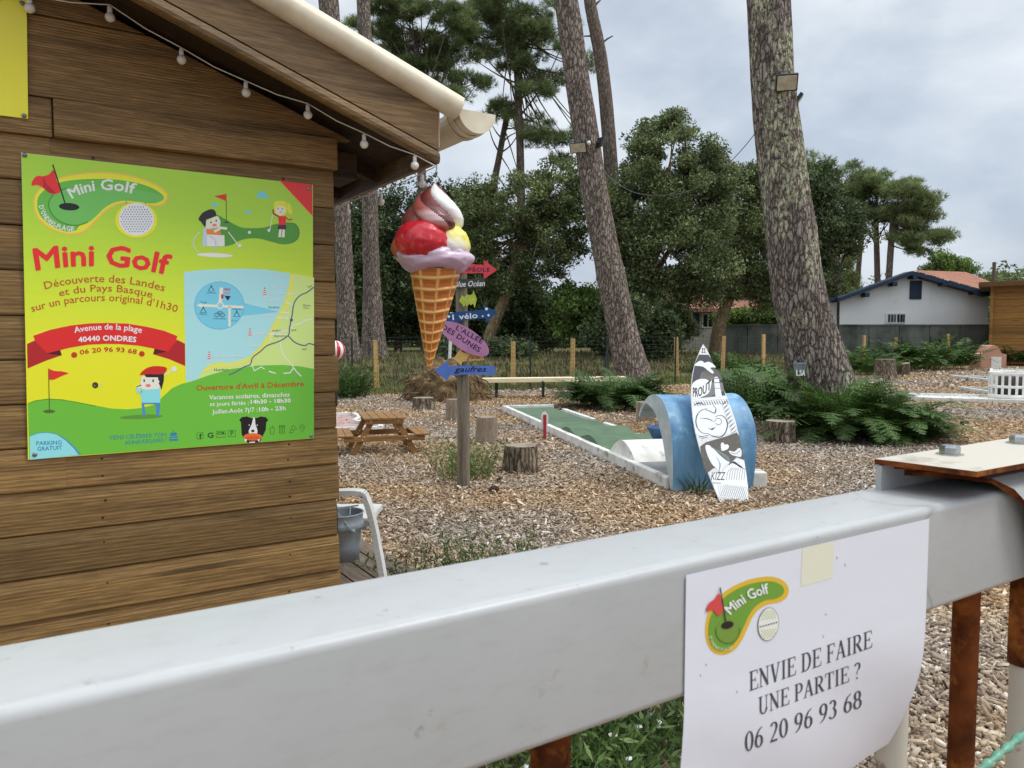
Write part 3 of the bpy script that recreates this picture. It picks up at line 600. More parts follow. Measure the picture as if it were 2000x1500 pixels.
for cx in (500, 565): A.line([(cx + 26 * math.cos(a), 630 + 24 * math.sin(a)) for a in np.linspace(0, 6.3, 14)], 7, (40, 66, 96), 6)
A.line([(500, 630), (520, 590), (560, 592), (565, 630), (540, 640), (520, 590)], 6, (40, 66, 96), 6)
A.text('MINI', (583, 345), (655, 345), 30, (176, 70, 84), 6, .03, res=1); A.text('GOLF', (583, 388), (655, 388), 30, (190, 130, 150), 6, .03, res=1); A.poly([(552, 390), (582, 388), (578, 440), (552, 442)], (170, 50, 60), 6); A.poly([(590, 405), (665, 410), (630, 465)], (40, 24, 40), 6)
for tx, p, q_, c_ in (('PLAGE', (312, 492), (380, 494), 18), ('TARNOS', (680, 570), (798, 572), 18), ('VOIE VERTE', (455, 680), (605, 684), 16), ('CAMPING', (378, 378), (490, 380), 16), ('CAMPING', (290, 628), (384, 630), 16), ('D 26', (676, 705), (735, 706), 16)): A.text(tx, p, q_, c_, (44, 70, 96), 6, .01, res=1)
wt = (240, 248, 252)
for tx, p, q_ in (('Seignosse', (1160, 196), (1326, 192)), ('Hossegor', (1150, 316), (1310, 312)), ('Capbreton', (1108, 388), (1306, 384)), ('Labenne', (1102, 474), (1262, 470)), ('Tarnos', (1070, 648), (1190, 646)), ('Biarritz', (934, 858), (1084, 852)), ('Bidart', (868, 1004), (985, 1000)), ('Saint-Jean-de-Luz', (456, 1130), (820, 1122))): A.text(tx, p, q_, 32, wt, 6, .01, res=1)
for tx, p, q_, c_ in (('Ondres', (1102, 556), (1232, 552), 30), ('Anglet', (1150, 826), (1250, 822), 24), ('Bayonne', (1176, 888), (1310, 886), 26), ('Hendaye', (472, 1290), (640, 1284), 34), ('A64', (1372, 822), (1432, 818), 24), ('A63', (1496, 1042), (1554, 1042), 24), ('Marais', (1510, 528), (1598, 530), 22), ("d'Orx", (1514, 558), (1580, 560), 20), ('Dax', (1575, 318), (1620, 292), 24)): A.text(tx, p, q_, c_, (60, 84, 84), 6, .006, res=1)
for cx, cy in ((1063, 355), (890, 830), (412, 1105)):
    A.poly([(cx - 18, cy + 50), (cx - 10, cy - 40), (cx + 10, cy - 40), (cx + 18, cy + 50)], (250, 240, 240), 6); A.poly([(cx - 10, cy - 30), (cx, cy - 52), (cx + 10, cy - 30)], (150, 30, 50), 7)
    for k in range(3): A.poly([(cx - 12 - k * 2.5, cy - 18 + k * 24), (cx + 12 + k * 2.5, cy - 18 + k * 24), (cx + 13 + k * 2.5, cy - 6 + k * 24), (cx - 13 - k * 2.5, cy - 6 + k * 24)], (196, 44, 66), 7)
    A.line([(cx - 22, cy + 56), (cx + 22, cy + 56)], 8, (250, 250, 250), 7)
# ribbon, hills, golfer
A.zoom(40, 620, 5.173)
rib = (204, 38, 36); dk = (164, 30, 34)
A.poly([(66, 268), (150, 230), (260, 330), (415, 382), (250, 440), (72, 516)], dk, 3); A.poly([(1582, 225), (1662, 265), (1664, 490), (1500, 420), (1340, 372), (1480, 340)], dk, 3)
A.poly([(270, 365), (400, 325), (418, 384)], (70, 20, 22), 4); A.poly([(1355, 315), (1490, 345), (1340, 372)], (70, 20, 22), 4)
A.poly([(130, 185), (300, 125), (500, 82), (700, 60), (880, 55), (1080, 62), (1280, 95), (1450, 135), (1585, 188), (1570, 245), (1490, 348), (1350, 315), (1200, 285), (1000, 268), (860, 266), (680, 275), (500, 305), (400, 330), (270, 362), (150, 240)], rib, 5)
A.text('Avenue de la plage', (548, 156), (1222, 156), 62, (252, 252, 250), 6, .014, (885, 122)); A.text('40440 ONDRES', (588, 252), (1166, 250), 54, (255, 255, 255), 6, .03, (878, 234)); A.text('06 20 96 93 68', (605, 376), (1170, 370), 48, (180, 60, 22), 6, .022, (890, 346))
A.ell(543, 379, 31, 29, (182, 50, 22), 6); A.ell(1226, 368, 29, 28, (182, 50, 22), 6)
hill = (100, 176, 58)
A.poly([(74, 866), (150, 838), (280, 822), (420, 828), (560, 852), (760, 890), (920, 920), (1080, 928), (1220, 915), (1340, 885), (1440, 800), (1530, 715), (1630, 670), (1720, 650), (1900, 585), (2130, 520), (2400, 485), (2650, 480), (2830, 495), (2964, 520), (2966, 1218), (2000, 1290), (600, 1392), (90, 1432)], hill, 4)
A.line([(78, 870), (150, 842), (280, 824), (420, 832), (560, 856), (760, 896)], 9, (84, 140, 30), 5)
A.ell(290, 950, 62, 18, (70, 104, 40), 5); A.line([(284, 515), (292, 950)], 8, (50, 70, 36), 6); A.poly([(284, 518), (340, 540), (420, 545), (490, 562), (420, 590), (340, 628), (287, 630)], (206, 44, 38), 6)
A.ell(755, 685, 32, 32, (56, 50, 40), 5, 0, 10); A.ell(748, 690, 12, 12, (120, 104, 70), 6, 0, 8); A.line([(800, 660), (806, 685), (796, 705)], 7, (236, 232, 150), 5); A.line([(826, 655), (833, 682), (824, 702)], 7, (236, 232, 150), 5)
A.ell(1220, 1005, 220, 22, (86, 140, 50), 5, -.04)
A.line([(1400, 590), (1470, 575), (1550, 525)], 10, (238, 234, 200), 5); A.ell(1552, 522, 27, 26, (248, 246, 240), 6)
A.poly([(1210, 725), (1415, 715), (1410, 865), (1225, 865)], (130, 206, 238), 6); A.line([(1230, 740), (1185, 760), (1190, 700)], 34, (130, 206, 238), 6); A.ell(1200, 700, 20, 18, (246, 222, 194), 7); A.line([(1175, 700), (1220, 685)], 9, (40, 36, 34), 8)
A.poly([(1225, 862), (1410, 862), (1402, 1000), (1375, 1000), (1365, 875), (1250, 875), (1265, 1000), (1235, 1000)], (70, 130, 186), 6)
A.poly([(1225, 600), (1390, 590), (1425, 705), (1330, 725), (1225, 720)], (250, 224, 200), 7, 2); A.poly([(1250, 575), (1450, 565), (1448, 640), (1425, 730), (1395, 660), (1390, 605), (1270, 605)], (36, 32, 34), 8)
A.poly([(1208, 570), (1260, 520), (1340, 492), (1440, 496), (1480, 515), (1460, 560), (1400, 575), (1290, 572), (1220, 582)], (190, 38, 36), 9, 2)
A.ell(1250, 638, 8, 16, (40, 36, 36), 8); A.ell(1340, 640, 8, 16, (40, 36, 36), 8); A.ell(1290, 688, 27, 16, (222, 120, 110), 8); A.ell(1395, 648, 9, 11, (255, 255, 255), 9)
A.poly([(92, 1195), (180, 1165), (270, 1158), (370, 1175), (470, 1235), (560, 1320), (615, 1388), (96, 1438)], (70, 140, 170), 5); A.poly([(92, 1203), (180, 1172), (270, 1165), (365, 1183), (455, 1243), (540, 1325), (588, 1390), (96, 1438)], (134, 206, 240), 6)
A.text('PARKING', (162, 1292), (416, 1282), 42, (52, 130, 168), 7, .016); A.text('GRATUIT', (172, 1348), (420, 1334), 42, (52, 130, 168), 7, .016); A.text('VIENS CÉLÉBRER TON', (895, 1236), (1475, 1204), 44, (52, 134, 140), 6, .004); A.text('ANNIVERSAIRE !', (1054, 1288), (1478, 1256), 44, (52, 134, 140), 6, .004)
A.poly([(1500, 1210), (1590, 1200), (1592, 1245), (1502, 1250)], (52, 124, 150), 6); A.poly([(1512, 1165), (1578, 1160), (1580, 1195), (1514, 1200)], (52, 124, 150), 6); A.line([(1502, 1226), (1592, 1218)], 8, (96, 172, 110), 7)
A.line([(1545, 1162), (1545, 1140)], 6, (52, 124, 150), 6)
# opening hours and icons
A.zoom(340, 700, 6.667)
A.text("Ouverture d'Avril à Décembre", (292, 418), (1690, 362), 72, (172, 64, 20), 6, .016)
A.text('Vacances scolaires, dimanches', (460, 536), (1504, 496), 60, (252, 254, 246), 6, .012); A.text('et jours fériés :', (468, 622), (972, 602), 56, (252, 254, 246), 6, .012); A.text('14h30 - 18h30', (1000, 590), (1520, 572), 52, (255, 255, 255), 6, .03)
A.text('Juillet-Août 7j/7 :', (498, 722), (1085, 692), 58, (252, 254, 246), 6, .012); A.text('10h - 23h', (1110, 690), (1452, 672), 54, (255, 255, 255), 6, .03)
A.poly([(848, 805), (880, 765), (950, 755), (1000, 775), (1080, 775), (1130, 755), (1195, 765), (1228, 805), (1200, 830), (1195, 930), (1150, 1020), (1115, 1090), (1040, 1098), (960, 1100), (910, 1040), (880, 990), (870, 830)], (22, 22, 24), 6)
A.poly([(1030, 775), (1052, 775), (1060, 860), (1085, 930), (1080, 980), (1040, 1000), (985, 985), (972, 940), (1010, 860)], (248, 248, 248), 7, 2); A.ell(1026, 945, 22, 17, (24, 24, 26), 8); A.ell(1025, 1022, 122, 48, (226, 104, 50), 8); A.ell(1025, 1035, 100, 24, (204, 82, 36), 9); A.ell(978, 868, 8, 7, (240, 240, 240), 8); A.ell(1082, 868, 8, 7, (240, 240, 240), 8)
A.poly([(912, 1045), (955, 1060), (925, 1092)], (246, 246, 246), 8); A.poly([(1120, 1045), (1085, 1060), (1105, 1090)], (246, 246, 246), 8); A.poly([(975, 1088), (1055, 1082), (1050, 1098), (980, 1100)], (246, 246, 246), 8)
ic = (34, 74, 28)
def boxl(x0, y0, x1, y1, wd=7, t=-4): A.line([(x0, y0), (x1, y0 + t), (x1, y1 + t), (x0, y1)], wd, ic, 6, 0, True)
boxl(298, 970, 378, 1050); A.text('f', (330, 1042), (364, 1040), 62, ic, 7, .03); A.text('G', (438, 1034), (512, 1030), 68, ic, 7, .03); boxl(550, 950, 668, 1028); A.text('CB', (562, 992), (658, 988), 30, ic, 7, .04); boxl(705, 938, 800, 1022); A.text('P', (738, 1004), (776, 1002), 60, ic, 7, .01)
A.line([(1245, 905), (1262, 990), (1296, 988), (1306, 900), (1246, 905), (1280, 903), (1290, 870)], 6, ic, 7)
for x in (1378, 1406, 1434): A.line([(x, 985), (x, 900), (x - 10, 870)], 8, ic, 7); A.line([(x + 10, 870), (x, 905)], 5, ic, 7)
A.line([(1505, 970), (1520, 930), (1560, 935), (1550, 968), (1505, 970)], 6, ic, 7); A.line([(1540, 930), (1530, 890), (1555, 872), (1575, 900), (1600, 910), (1560, 935)], 6, ic, 7)
A.line([(1640, 905), (1645, 875), (1668, 865), (1692, 875), (1698, 900), (1640, 906), (1668, 965), (1698, 900)], 6, ic, 7)
mb.build('print', signmat, sign, colors=True); GAIN[0] = 1.0
steel = M("galvanised steel", lin((150, 152, 152)), lin((120, 124, 126)), 14, rough=.42, metal=.7, bs=.05)
def screws(lst, par, y):
    for px, py in lst:
        m2 = MB(); p = hl(px, py, y); m2.sphere(p, (.0075, .003, .0075), 12); m2.sphere((p[0], p[1] - .003, p[2]), (.003, .001, .003), 8); o = m2.build('screw', steel); o.data.transform(WS); o.data.transform(wmat(par).inverted()); o.parent = par
screws([(48, 303), (603, 368), (608, 851), (68, 888)], sign, PRY - .004)
# plain yellow panel, partly out of the picture at the top left
yp = [hl(x, y, -.042) for x, y in ((-160, -140), (50, -140), (55, 232), (-160, 205))]
yp[0] = Vector((yp[1][0] - .55, yp[1][1], yp[1][2])); yp[3] = Vector((yp[0][0], yp[0][1], yp[2][2]))
yel = thing('yellow_panel', 'plain bright yellow panel screwed to gable of timber kiosk', 'sign', WS @ Vector(((yp[0][0] + yp[2][0]) / 2, -.042, yp[2][2])), ANG)
mb = MB(); mb.prism([WS @ Vector(p) for p in yp], -NV * .004); mb.build('panel', M("yellow sheet", lin((250, 242, 50)), lin((252, 246, 84)), 2, rough=.35), yel)
screws([(47, 226), (43, 6)], yel, -.046)
# ---- string of lights along the gable
bulbs = [(57, 10, -.07), (214, 29, -.08), (354, 113, -.10), (480, 178, -.13), (601, 222, -.18), (711, 280, -.24), (810, 322, -.30)]
sl = thing('string_lights', 'white globe string lights draped along kiosk gable and eave', 'string lights', corner, ANG)
white_pl = M("opal white plastic", (.78, .77, .74), rough=.3)
cpts = []; bp = []
for i, (px, py, y) in enumerate(bulbs):
    p = hl(px, py - 20, y); bp.append(p)
    if i: a = bp[i - 1]; cpts.append(((a[0] + p[0]) / 2, (a[1] + p[1]) / 2, (a[2] + p[2]) / 2 - .008))
    cpts.append(tuple(p))
cpts.insert(0, tuple(hl(-60, -30, -.06))); endp = hl(852, 325, YB - .01); cpts.append(tuple(endp))
side = [(xr + .004, YB + .06 + k * .42, rz_(xr, -.005 - .012 * (k % 2))) for k in range(8)]; cpts += side
mb = MB(); mb.tube(cpts, .0022, 6); mb.build('cable', white_pl, sl, True)
allb = [(p[0], p[1], p[2] - .006) for p in bp] + [(s_[0] + .002, s_[1] + .1, s_[2] - .01) for s_ in side[:7]]
for p in allb:
    m2 = MB(); m2.lathe([(.004, .004), (.0075, -.002), (.008, -.018), (.0055, -.022)], p, 10, 0, caps=True); m2.sphere((p[0], p[1], p[2] - .035), .016, 14); m2.build('bulb', white_pl, sl, True)
# ================================================================== barrier beam in the foreground
BT = 1.251
fp = onz(1338, 1096, BT); DR = -(fp.dot(NV)); RP0 = NV * -DR
org = Vector((fp.x, fp.y, 0))
def rl_world(px, py, y=0.0): return onplane(px, py, RP0 - NV * y, NV)
rail = thing('barrier', 'long white painted square steel barrier beam on rusty bars, nearest to the camera', 'barrier', org, ANG)
RI = wmat(rail).inverted(); RW = wmat(rail)
zb = (RI @ rl_world(1330, 1369))[2]
bk = RI @ onz(800, 1112, BT); RDEP = max(.05, bk[1]); 
paint, t_, b_ = newmat("white paint on steel"); b_.inputs['Roughness'].default_value = .38
v_ = coords(t_); v2 = coords(t_, (1, 1, 1))
c_ = ramp(t_, noise(t_, v_, 5, 5), [(.3, lin((170, 172, 173))), (.7, lin((180, 182, 182)))])
c_ = mix(t_, ramp(t_, noise(t_, coords(t_, (1, 2.5, 1)), 24, 7, .7), [(.63, 0), (.70, .5)]), c_, lin((160, 132, 96)))
c_ = mix(t_, ramp(t_, noise(t_, v_, 38, 6, .75), [(.63, 0), (.70, .55)]), c_, lin((118, 108, 96)))
c_ = mix(t_, ramp(t_, noise(t_, v_, 2.2, 6, .6), [(.5, 0), (.75, .18)]), c_, lin((150, 149, 142)))
sc1 = ramp(t_, noise(t_, coords(t_, (1, 1, 1)), 3.2, 1, .4), [(.496, 0), (.5, 1), (.504, 0)]); sc2 = ramp(t_, noise(t_, coords(t_, (1, 1, 1)), 2.1, 2), [(.55, 0), (.62, .45)])
c_ = mix(t_, mix(t_, 1.0, sc1, sc2, 'MULTIPLY'), c_, lin((112, 110, 106)))
c_ = mix(t_, ramp(t_, noise(t_, coords(t_, (.6, 1, 2.2)), 60, 4, .7), [(.5, 0), (.75, .22)]), c_, lin((140, 138, 132)))
t_.links.new(c_, b_.inputs['Base Color']); bump(t_, b_, noise(t_, v_, 22, 5), .12, .002)
rust = M("rust", lin((122, 66, 32)), lin((66, 36, 22)), 26, rough=.95, bs=.8, bd=.004, c3=lin((162, 98, 48)), scale3=18, lo3=.52, hi3=.66, detail=8, spec=.1)
def rusty(name, lo, hi, zscale=1.0):
    m, t, b = newmat(name); b.inputs['Roughness'].default_value = .6; v = coords(t)
    f = ramp(t, noise(t, v, 9, 8, .7), [(lo, 0), (hi, 1)]); c = mix(t, f, lin((192, 186, 172)), ramp(t, noise(t, v, 24, 6), [(.35, lin((70, 38, 22))), (.7, lin((140, 84, 44)))]))
    t.links.new(c, b.inputs['Base Color']); bump(t, b, f, .5, .003); return m
mb = MB(); n = 6; rad = .0065; h2 = BT - zb
prof = []
for cx, cz, a0 in ((rad, zb + rad, 180), (RDEP - rad, zb + rad, 270), (RDEP - rad, BT - rad, 0), (rad, BT - rad, 90)):
    for i in range(n + 1): a = R(a0 + 90 * i / n); prof.append((cx + rad * math.cos(a), cz + rad * math.sin(a)))
L = len(prof); xl, xr2 = -1.6, 1.25
vs = [(x, y, z) for x in np.linspace(xl, xr2, 30) for y, z in prof]
mb.add(vs, [(i * L + j, i * L + (j + 1) % L, (i + 1) * L + (j + 1) % L, (i + 1) * L + j) for i in range(29) for j in range(L)], 0, None, True)
o = mb.build('beam', paint, rail, True, recalc=True)
def bar_at(px, py): return (RI @ rl_world(px, py, RDEP * .45))[0]
BARS = [(1075, 1480, 1), (1742, 1440, 2), (1888, 1170, 0), (2004, 1140, 3)]
rustedtop = rusty("flaking white paint", .38, .44); whitebar = rusty("white bar with little rust", .60, .68)
for px, py, k in BARS:
    x = bar_at(px, py); mb = MB(); r_ = .0125 if k != 3 else .014
    if k in (3, 1):
        zz = (RI @ rl_world(px, 1292, RDEP * .45))[2] if k == 3 else zb - .05
        mb.tube([(x, RDEP * .45, zz), (x, RDEP * .45, zz + .03), (x, RDEP * .45, zb + .002)], r_ + .001, 16, 0); mb.tube([(x, RDEP * .45, .02), (x, RDEP * .45, zz + .004)], r_ * .9, 16, 1)
        mb.build('bar', [rust, whitebar], rail, True)
    else:
        mb.tube([(x, RDEP * .45, z) for z in (.02, .4, .8, zb + .002)], r_ if k == 0 else .0135, 16); mb.build('bar', rust if k == 0 else whitebar, rail, True)
mb = MB(); mb.box(((xl + xr2) / 2, RDEP * .45, .04), (xr2 - xl, .04, .04)); mb.build('bottom_rail', paint, rail, True)
# hinge bracket: upper plate, folded lower plate and rear upright
ZP = BT + .030
pl = [RI @ onz(x, y, ZP) for x, y in ((1708, 896), (1908, 921))]
backy = max((RI @ onz(1708, 896, ZP))[1], RDEP + .012)
x0p = pl[0][0]; fr = pl[1][1]
mb = MB()
pol = [(pl[0][0], pl[0][1], ZP), (pl[1][0], pl[1][1], ZP), (x0p + .8, pl[1][1] - .004, ZP), (x0p + .8, pl[0][1] + .01, ZP)]
mb.prism(pol, (0, 0, -.005), 0, None, 1); mb.build('upper_plate', [rusty('rust stained plate paint', .54, .78), rust], rail, True)
mb = MB(); mb.prism([(x0p + .001, pl[0][1] - .001, ZP - .006), (x0p + .8, pl[0][1] + .009, ZP - .006), (x0p + .8, pl[0][1] + .009, zb + .02), (x0p + .001, pl[0][1] - .001, zb + .02)], (.0, -.006, 0), 0, None, 0); mb.build('rear_upright', [paint], rail, True)
mb = MB()  # rusty edge filler and folded plate over the beam
zl = BT + .016; e = [(pl[0][1] * .9 + .01, zl), (.03, zl), (.004, zl - .002), (-.010, zl - .012), (-.017, zl - .03), (-.019, zl - .06), (-.02, zb - .02)]
xs_ = [RI @ onz(1760, 921, zl), RI @ onz(1952, 931, zl)]
def fold(xoff, yy_): return x0p + .035 + (xs_[1][0] - x0p - .035) * min(1, max(0, (e[0][0] - yy_) / (e[0][0] - .0)))
front_x = xs_[1][0]
inn = []; outv = []
for i, (yy_, zz_) in enumerate(e):
    xx_ = fold(0, yy_) if i < 3 else front_x + (.012 * (i - 2) ** 1.3 if i >= 3 else 0)
    inn.append((xx_, yy_, zz_)); outv.append((x0p + .8, yy_, zz_))
n = len(e); th = .005
mb.add(inn + outv, [(i, i + 1, n + i + 1, n + i) for i in range(n - 1)], 0, None, False)
inn2 = [(x, y + (th if i > 2 else 0), z - (th if i <= 3 else 0)) for i, (x, y, z) in enumerate(inn)]; outv2 = [(x, y + (th if i > 2 else 0), z - (th if i <= 3 else 0)) for i, (x, y, z) in enumerate(outv)]
mb.add(inn2 + outv2, [(i, n + i, n + i + 1, i + 1) for i in range(n - 1)], 0)
mb.add(inn + inn2, [(i, n + i, n + i + 1, i + 1) for i in range(n - 1)], 1)
mb.build('folded_plate', [paint, rust], rail, True)
mb = MB(); mb.prism([(inn[0][0] - .02, inn[0][1], zl + .003), (front_x - .02, .012, zl + .003), (x0p + .8, .012, zl + .003), (x0p + .8, inn[0][1], zl + .003)], (0, 0, .005), 0); mb.build('rust_layer', rust, rail, True)
zinc = M("zinc bolt", lin((190, 192, 194)), lin((150, 154, 158)), 60, rough=.28, metal=.9)
for px, py in ((1855, 888), (1990, 866)):
    p = RI @ onz(px, py, ZP); m2 = MB(); m2.lathe([(.0, .0), (.0125, 0), (.0125, .0015), (.0095, .0018), (.0095, .0075), (.0082, .0095), (.0, .0098)], (p[0], p[1], ZP), 6, 0, smooth=False)
    m2.build('bolt', zinc, rail, True)
# ---- paper notice taped on the beam
tape_l = RI @ rl_world(1338, 1091); PX0 = tape_l[0]; PX1 = (RI @ rl_world(1813, 992))[0]; PZ1 = BT - .009; PZ0 = PZ1 - .215
def curl(x, z):
    t = (x - PX0) / (PX1 - PX0); dz = max(0, zb + .004 - z); return (.55 + 1.7 * t) * dz * dz * .72 + (.0016 * math.sin(t * 9 + z * 30) if dz > 0 else 0) * min(1, dz * 20)
def paper_hit(px, py, lift):
    y = -.0012
    for _ in range(7):
        p = RI @ rl_world(px, py, y); y = -.0012 + curl(p[0], p[2])
    return RW @ Vector((p[0], y - lift, p[2]))
notice = thing('paper_notice', 'white paper notice with phone number taped to the white barrier', 'notice', RW @ Vector(((PX0 + PX1) / 2, 0, PZ0)), ANG)
mb = MB(); nx, nz = 30, 110; vs = []
for i in range(nx + 1):
    for j in range(nz + 1):
        x = PX0 + (PX1 - PX0) * i / nx; z = PZ1 + (PZ0 - PZ1) * j / nz; vs.append(RW @ Vector((x, -.0012 + curl(x, z), z)))
mb.add(vs, [(i * (nz + 1) + j, (i + 1) * (nz + 1) + j, (i + 1) * (nz + 1) + j + 1, i * (nz + 1) + j + 1) for i in range(nx) for j in range(nz)], 0, None, True)
pm, t_, b_ = newmat("paper"); b_.inputs['Roughness'].default_value = .5; b_.inputs['Base Color'].default_value = (*lin((226, 228, 238)), 1)
bump(t_, b_, noise(t_, coords(t_), 9, 4), .25, .006)
o = mb.build('sheet', pm, notice)
mb = MB(); A = Art(mb, paper_hit, .00016); A.zoom(1340, 1040, 3.26)
bl = [(120, 640), (130, 540), (175, 445), (255, 370), (350, 318), (440, 290), (540, 280), (615, 305), (652, 355), (640, 412), (590, 445), (520, 458), (460, 492), (420, 545), (390, 610), (355, 685), (310, 745), (245, 778), (180, 768), (138, 720)]
A.poly(bl, (226, 184, 56), 1, 4); A.poly([(140, 640), (150, 550), (190, 470), (265, 395), (355, 345), (445, 318), (540, 310), (598, 330), (622, 362), (612, 395), (570, 420), (500, 432), (440, 470), (398, 528), (365, 600), (330, 668), (290, 722), (238, 752), (190, 745), (155, 705)], (112, 160, 56), 2, 4)
A.ell(262, 625, 76, 78, (120, 152, 60), 3); A.line([(262 + 76 * math.cos(a), 625 + 78 * math.sin(a)) for a in np.linspace(-.3, 3.4, 24)], 6, (84, 120, 44), 4)
A.ell(258, 587, 40, 24, (28, 28, 26), 5, -.25); A.line([(210, 348), (248, 570)], 8, (60, 56, 56), 6); A.poly([(207, 385), (230, 500), (195, 527), (165, 487), (122, 506), (138, 450), (175, 425)], (216, 74, 72), 5, 2)
A.text('Mini Golf', (278, 522), (522, 384), 66, (250, 252, 248), 5, .02, (395, 432)); A.text("D'ONDRES-PLAGE", (138, 660), (292, 740), 22, (220, 226, 180), 5, .01, (190, 742), res=1)
A.ell(520, 582, 67, 107, (120, 130, 110), 3, .12); A.ell(520, 582, 63, 103, (236, 238, 232), 4, .12)
for i in range(-3, 4):
    for j in range(-8, 9):
        x, y = i * 17 + (j % 2) * 8, j * 12
        if (x / 58) ** 2 + (y / 98) ** 2 < .95 and abs(j) > 2: A.ell(520 + x, 582 + y - x * .12, 5, 4, (190, 196, 130), 5, 0, 6)
for i in range(7): A.ell(468 + i * 17, 598 - i * 4.5, 6, 6, (90, 104, 80), 5, 0, 6)
A.poly([(740, 100), (945, 55), (930, 290), (728, 345)], (228, 228, 206), 1)
for x, y in ((125, 835), (90, 903), (322, 1008), (872, 655), (888, 515), (958, 155), (1010, 200), (835, 25)): A.line([(x, y), (x + 3, y + 14)], 6, (150, 156, 172), 1)
A.zoom(0, 0, 1); ink = (72, 72, 78)
for tx, p0, p1, c0, c1 in (('ENVIE DE FAIRE', (1463, 1350), (1703, 1264), 38, 34), ('UNE PARTIE ?', (1481, 1397), (1680, 1323), 35, 31), ('06 20 96 93 68', (1455, 1470), (1683, 1381), 40, 35)):
    v, f = serif(tx); A.text(tx, p0, p1, c0, ink, 2, upn=False, cap1=c1, fontfn=serif)
mb.build('print', vcol("printed ink", .5), notice, colors=True)
# green plastic cord tied to the barrier, low right
cp = [rl_world(1880, 1530, -.02), rl_world(1925, 1495, -.03), rl_world(1965, 1462, -.03), rl_world(2010, 1425, -.02), rl_world(2080, 1380, -.01)]
cp = [Vector(p) for p in spline([tuple(p) for p in cp], 10, False)]
mb = MB(); mb.tube(cp, [.0034 + .0012 * math.sin(i * 1.3) for i in range(len(cp))], 10); tag(mb.build('cord', M("green plastic cord", lin((120, 176, 150)), lin((92, 150, 128)), 90, rough=.4)), 'pale green twisted plastic cord hanging on the barrier', 'cord')
# ================================================================== hanging ice cream cone
Yc = hl(857, 320, YB); corner_w = WS @ Vector((xr - .006, YB + .01, rz_(xr, .0))); IY = corner_w.y
ice = thing('ice_cream_sculpture', 'giant painted ice cream cone hanging on a ring from the kiosk eave', 'ice cream cone', at(843, 716, IY))
def IP(px, py): return at(px, py, IY)
icemat = vcol("glossy painted resin", .3, .5, .3, 55, .003)
S_ = (IP(900, 500) - IP(800, 500)).length / 100     # metres per photo pixel at the cone
mb = MB(); col = lambda *c: lin(c)
wm1, wm2, wd_ = lin((232, 180, 106)), lin((204, 126, 58)), lin((172, 92, 36))
rows, seg = 150, 120; vs = []; cs = []
for i in range(rows + 1):
    t = i / rows; cxp = 838.5 + (851 - 838.5) * t; cy = 716 - (716 - 528) * t; r_ = (4.0 + (47.5 - 4.0) * t) * S_
    c0 = IP(cxp, cy)
    for j in range(seg):
        a = 2 * math.pi * j / seg; rowp = (t ** .82 * 10.0 + .30 * math.cos(a - 4.71) + .04 * math.sin(3 * a)) % 1.0; colp = (j / seg * 8 + .25) % 1.0
        rh = max(0, 1 - abs(rowp - .5) / .25); ch = max(0, 1 - abs(colp - .5) / .17); rid = min(1, max(rh, ch * .85)); rid = rid * rid * (3 - 2 * rid)
        rr_ = r_ + rid * .0062 * min(1, .3 + t); vs.append(c0 + Vector((math.cos(a) * rr_, math.sin(a) * rr_, 0)))
        cs.append((rid, rowp, t))
fs = []; 
for i in range(rows):
    for j in range(seg):
        rid, rowp, t = cs[i * seg + j]; base = lerp(wd_, wm2, min(1, max(0, (rowp if rowp < .5 else rowp - .3)))); c = lerp(base, wm1, rid); mb.add([], [], 0)
        fs.append(((i * seg + j, i * seg + (j + 1) % seg, (i + 1) * seg + (j + 1) % seg, (i + 1) * seg + j), c))
k0 = len(mb.v); mb.v += [tuple(v) for v in vs]
for f, c in fs: mb.f.append(f); mb.m.append(0); mb.c.append(c); mb.sm.append(True)
mb.build('waffle_cone', icemat, ice, colors=True)
def blob(name, cx, cy, rx, ry, dy, colfn, n=40, wob=.04, seed=0, rdep=None):
    m2 = MB(); c0 = IP(cx, cy) + Vector((0, dy, 0)); m = n // 2; vs = []
    for i in range(m + 1):
        for j in range(n):
            th, ph = math.pi * i / m, 2 * math.pi * j / n; d = Vector((math.sin(th) * math.cos(ph), math.sin(th) * math.sin(ph), math.cos(th)))
            w_ = 1 + wob * mnoise.noise(d * 2.2 + Vector((seed, 0, 0))) + wob * .5 * mnoise.noise(d * 6 + Vector((seed, 4, 0)))
            vs.append(c0 + Vector((d.x * rx * S_ * w_, d.y * (rdep or rx) * S_ * w_, d.z * ry * S_ * w_)))
    for i in range(m):
        for j in range(n):
            q = (i * n + j, (i + 1) * n + j, (i + 1) * n + (j + 1) % n, i * n + (j + 1) % n); ctr = (vs[q[0]] + vs[q[2]]) / 2; m2.f.append(q); m2.m.append(0); m2.c.append(colfn((ctr - c0))); m2.sm.append(True)
    m2.v = [tuple(v) for v in vs]; return m2.build(name, icemat, ice, colors=True)
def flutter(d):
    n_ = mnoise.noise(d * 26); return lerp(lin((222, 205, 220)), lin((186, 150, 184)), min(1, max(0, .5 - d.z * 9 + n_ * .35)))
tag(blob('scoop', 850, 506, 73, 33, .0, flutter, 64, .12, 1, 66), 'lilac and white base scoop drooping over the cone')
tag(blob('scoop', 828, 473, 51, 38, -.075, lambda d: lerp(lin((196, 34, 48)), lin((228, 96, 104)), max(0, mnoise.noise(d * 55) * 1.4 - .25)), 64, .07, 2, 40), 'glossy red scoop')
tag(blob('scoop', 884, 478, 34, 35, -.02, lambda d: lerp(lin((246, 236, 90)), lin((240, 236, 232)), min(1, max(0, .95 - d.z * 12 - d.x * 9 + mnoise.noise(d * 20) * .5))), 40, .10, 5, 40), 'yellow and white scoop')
tag(blob('scoop', 784, 484, 19, 22, -.01, lambda d: lin((176, 92, 48)), 30, .05, 6), 'small caramel brown scoop')
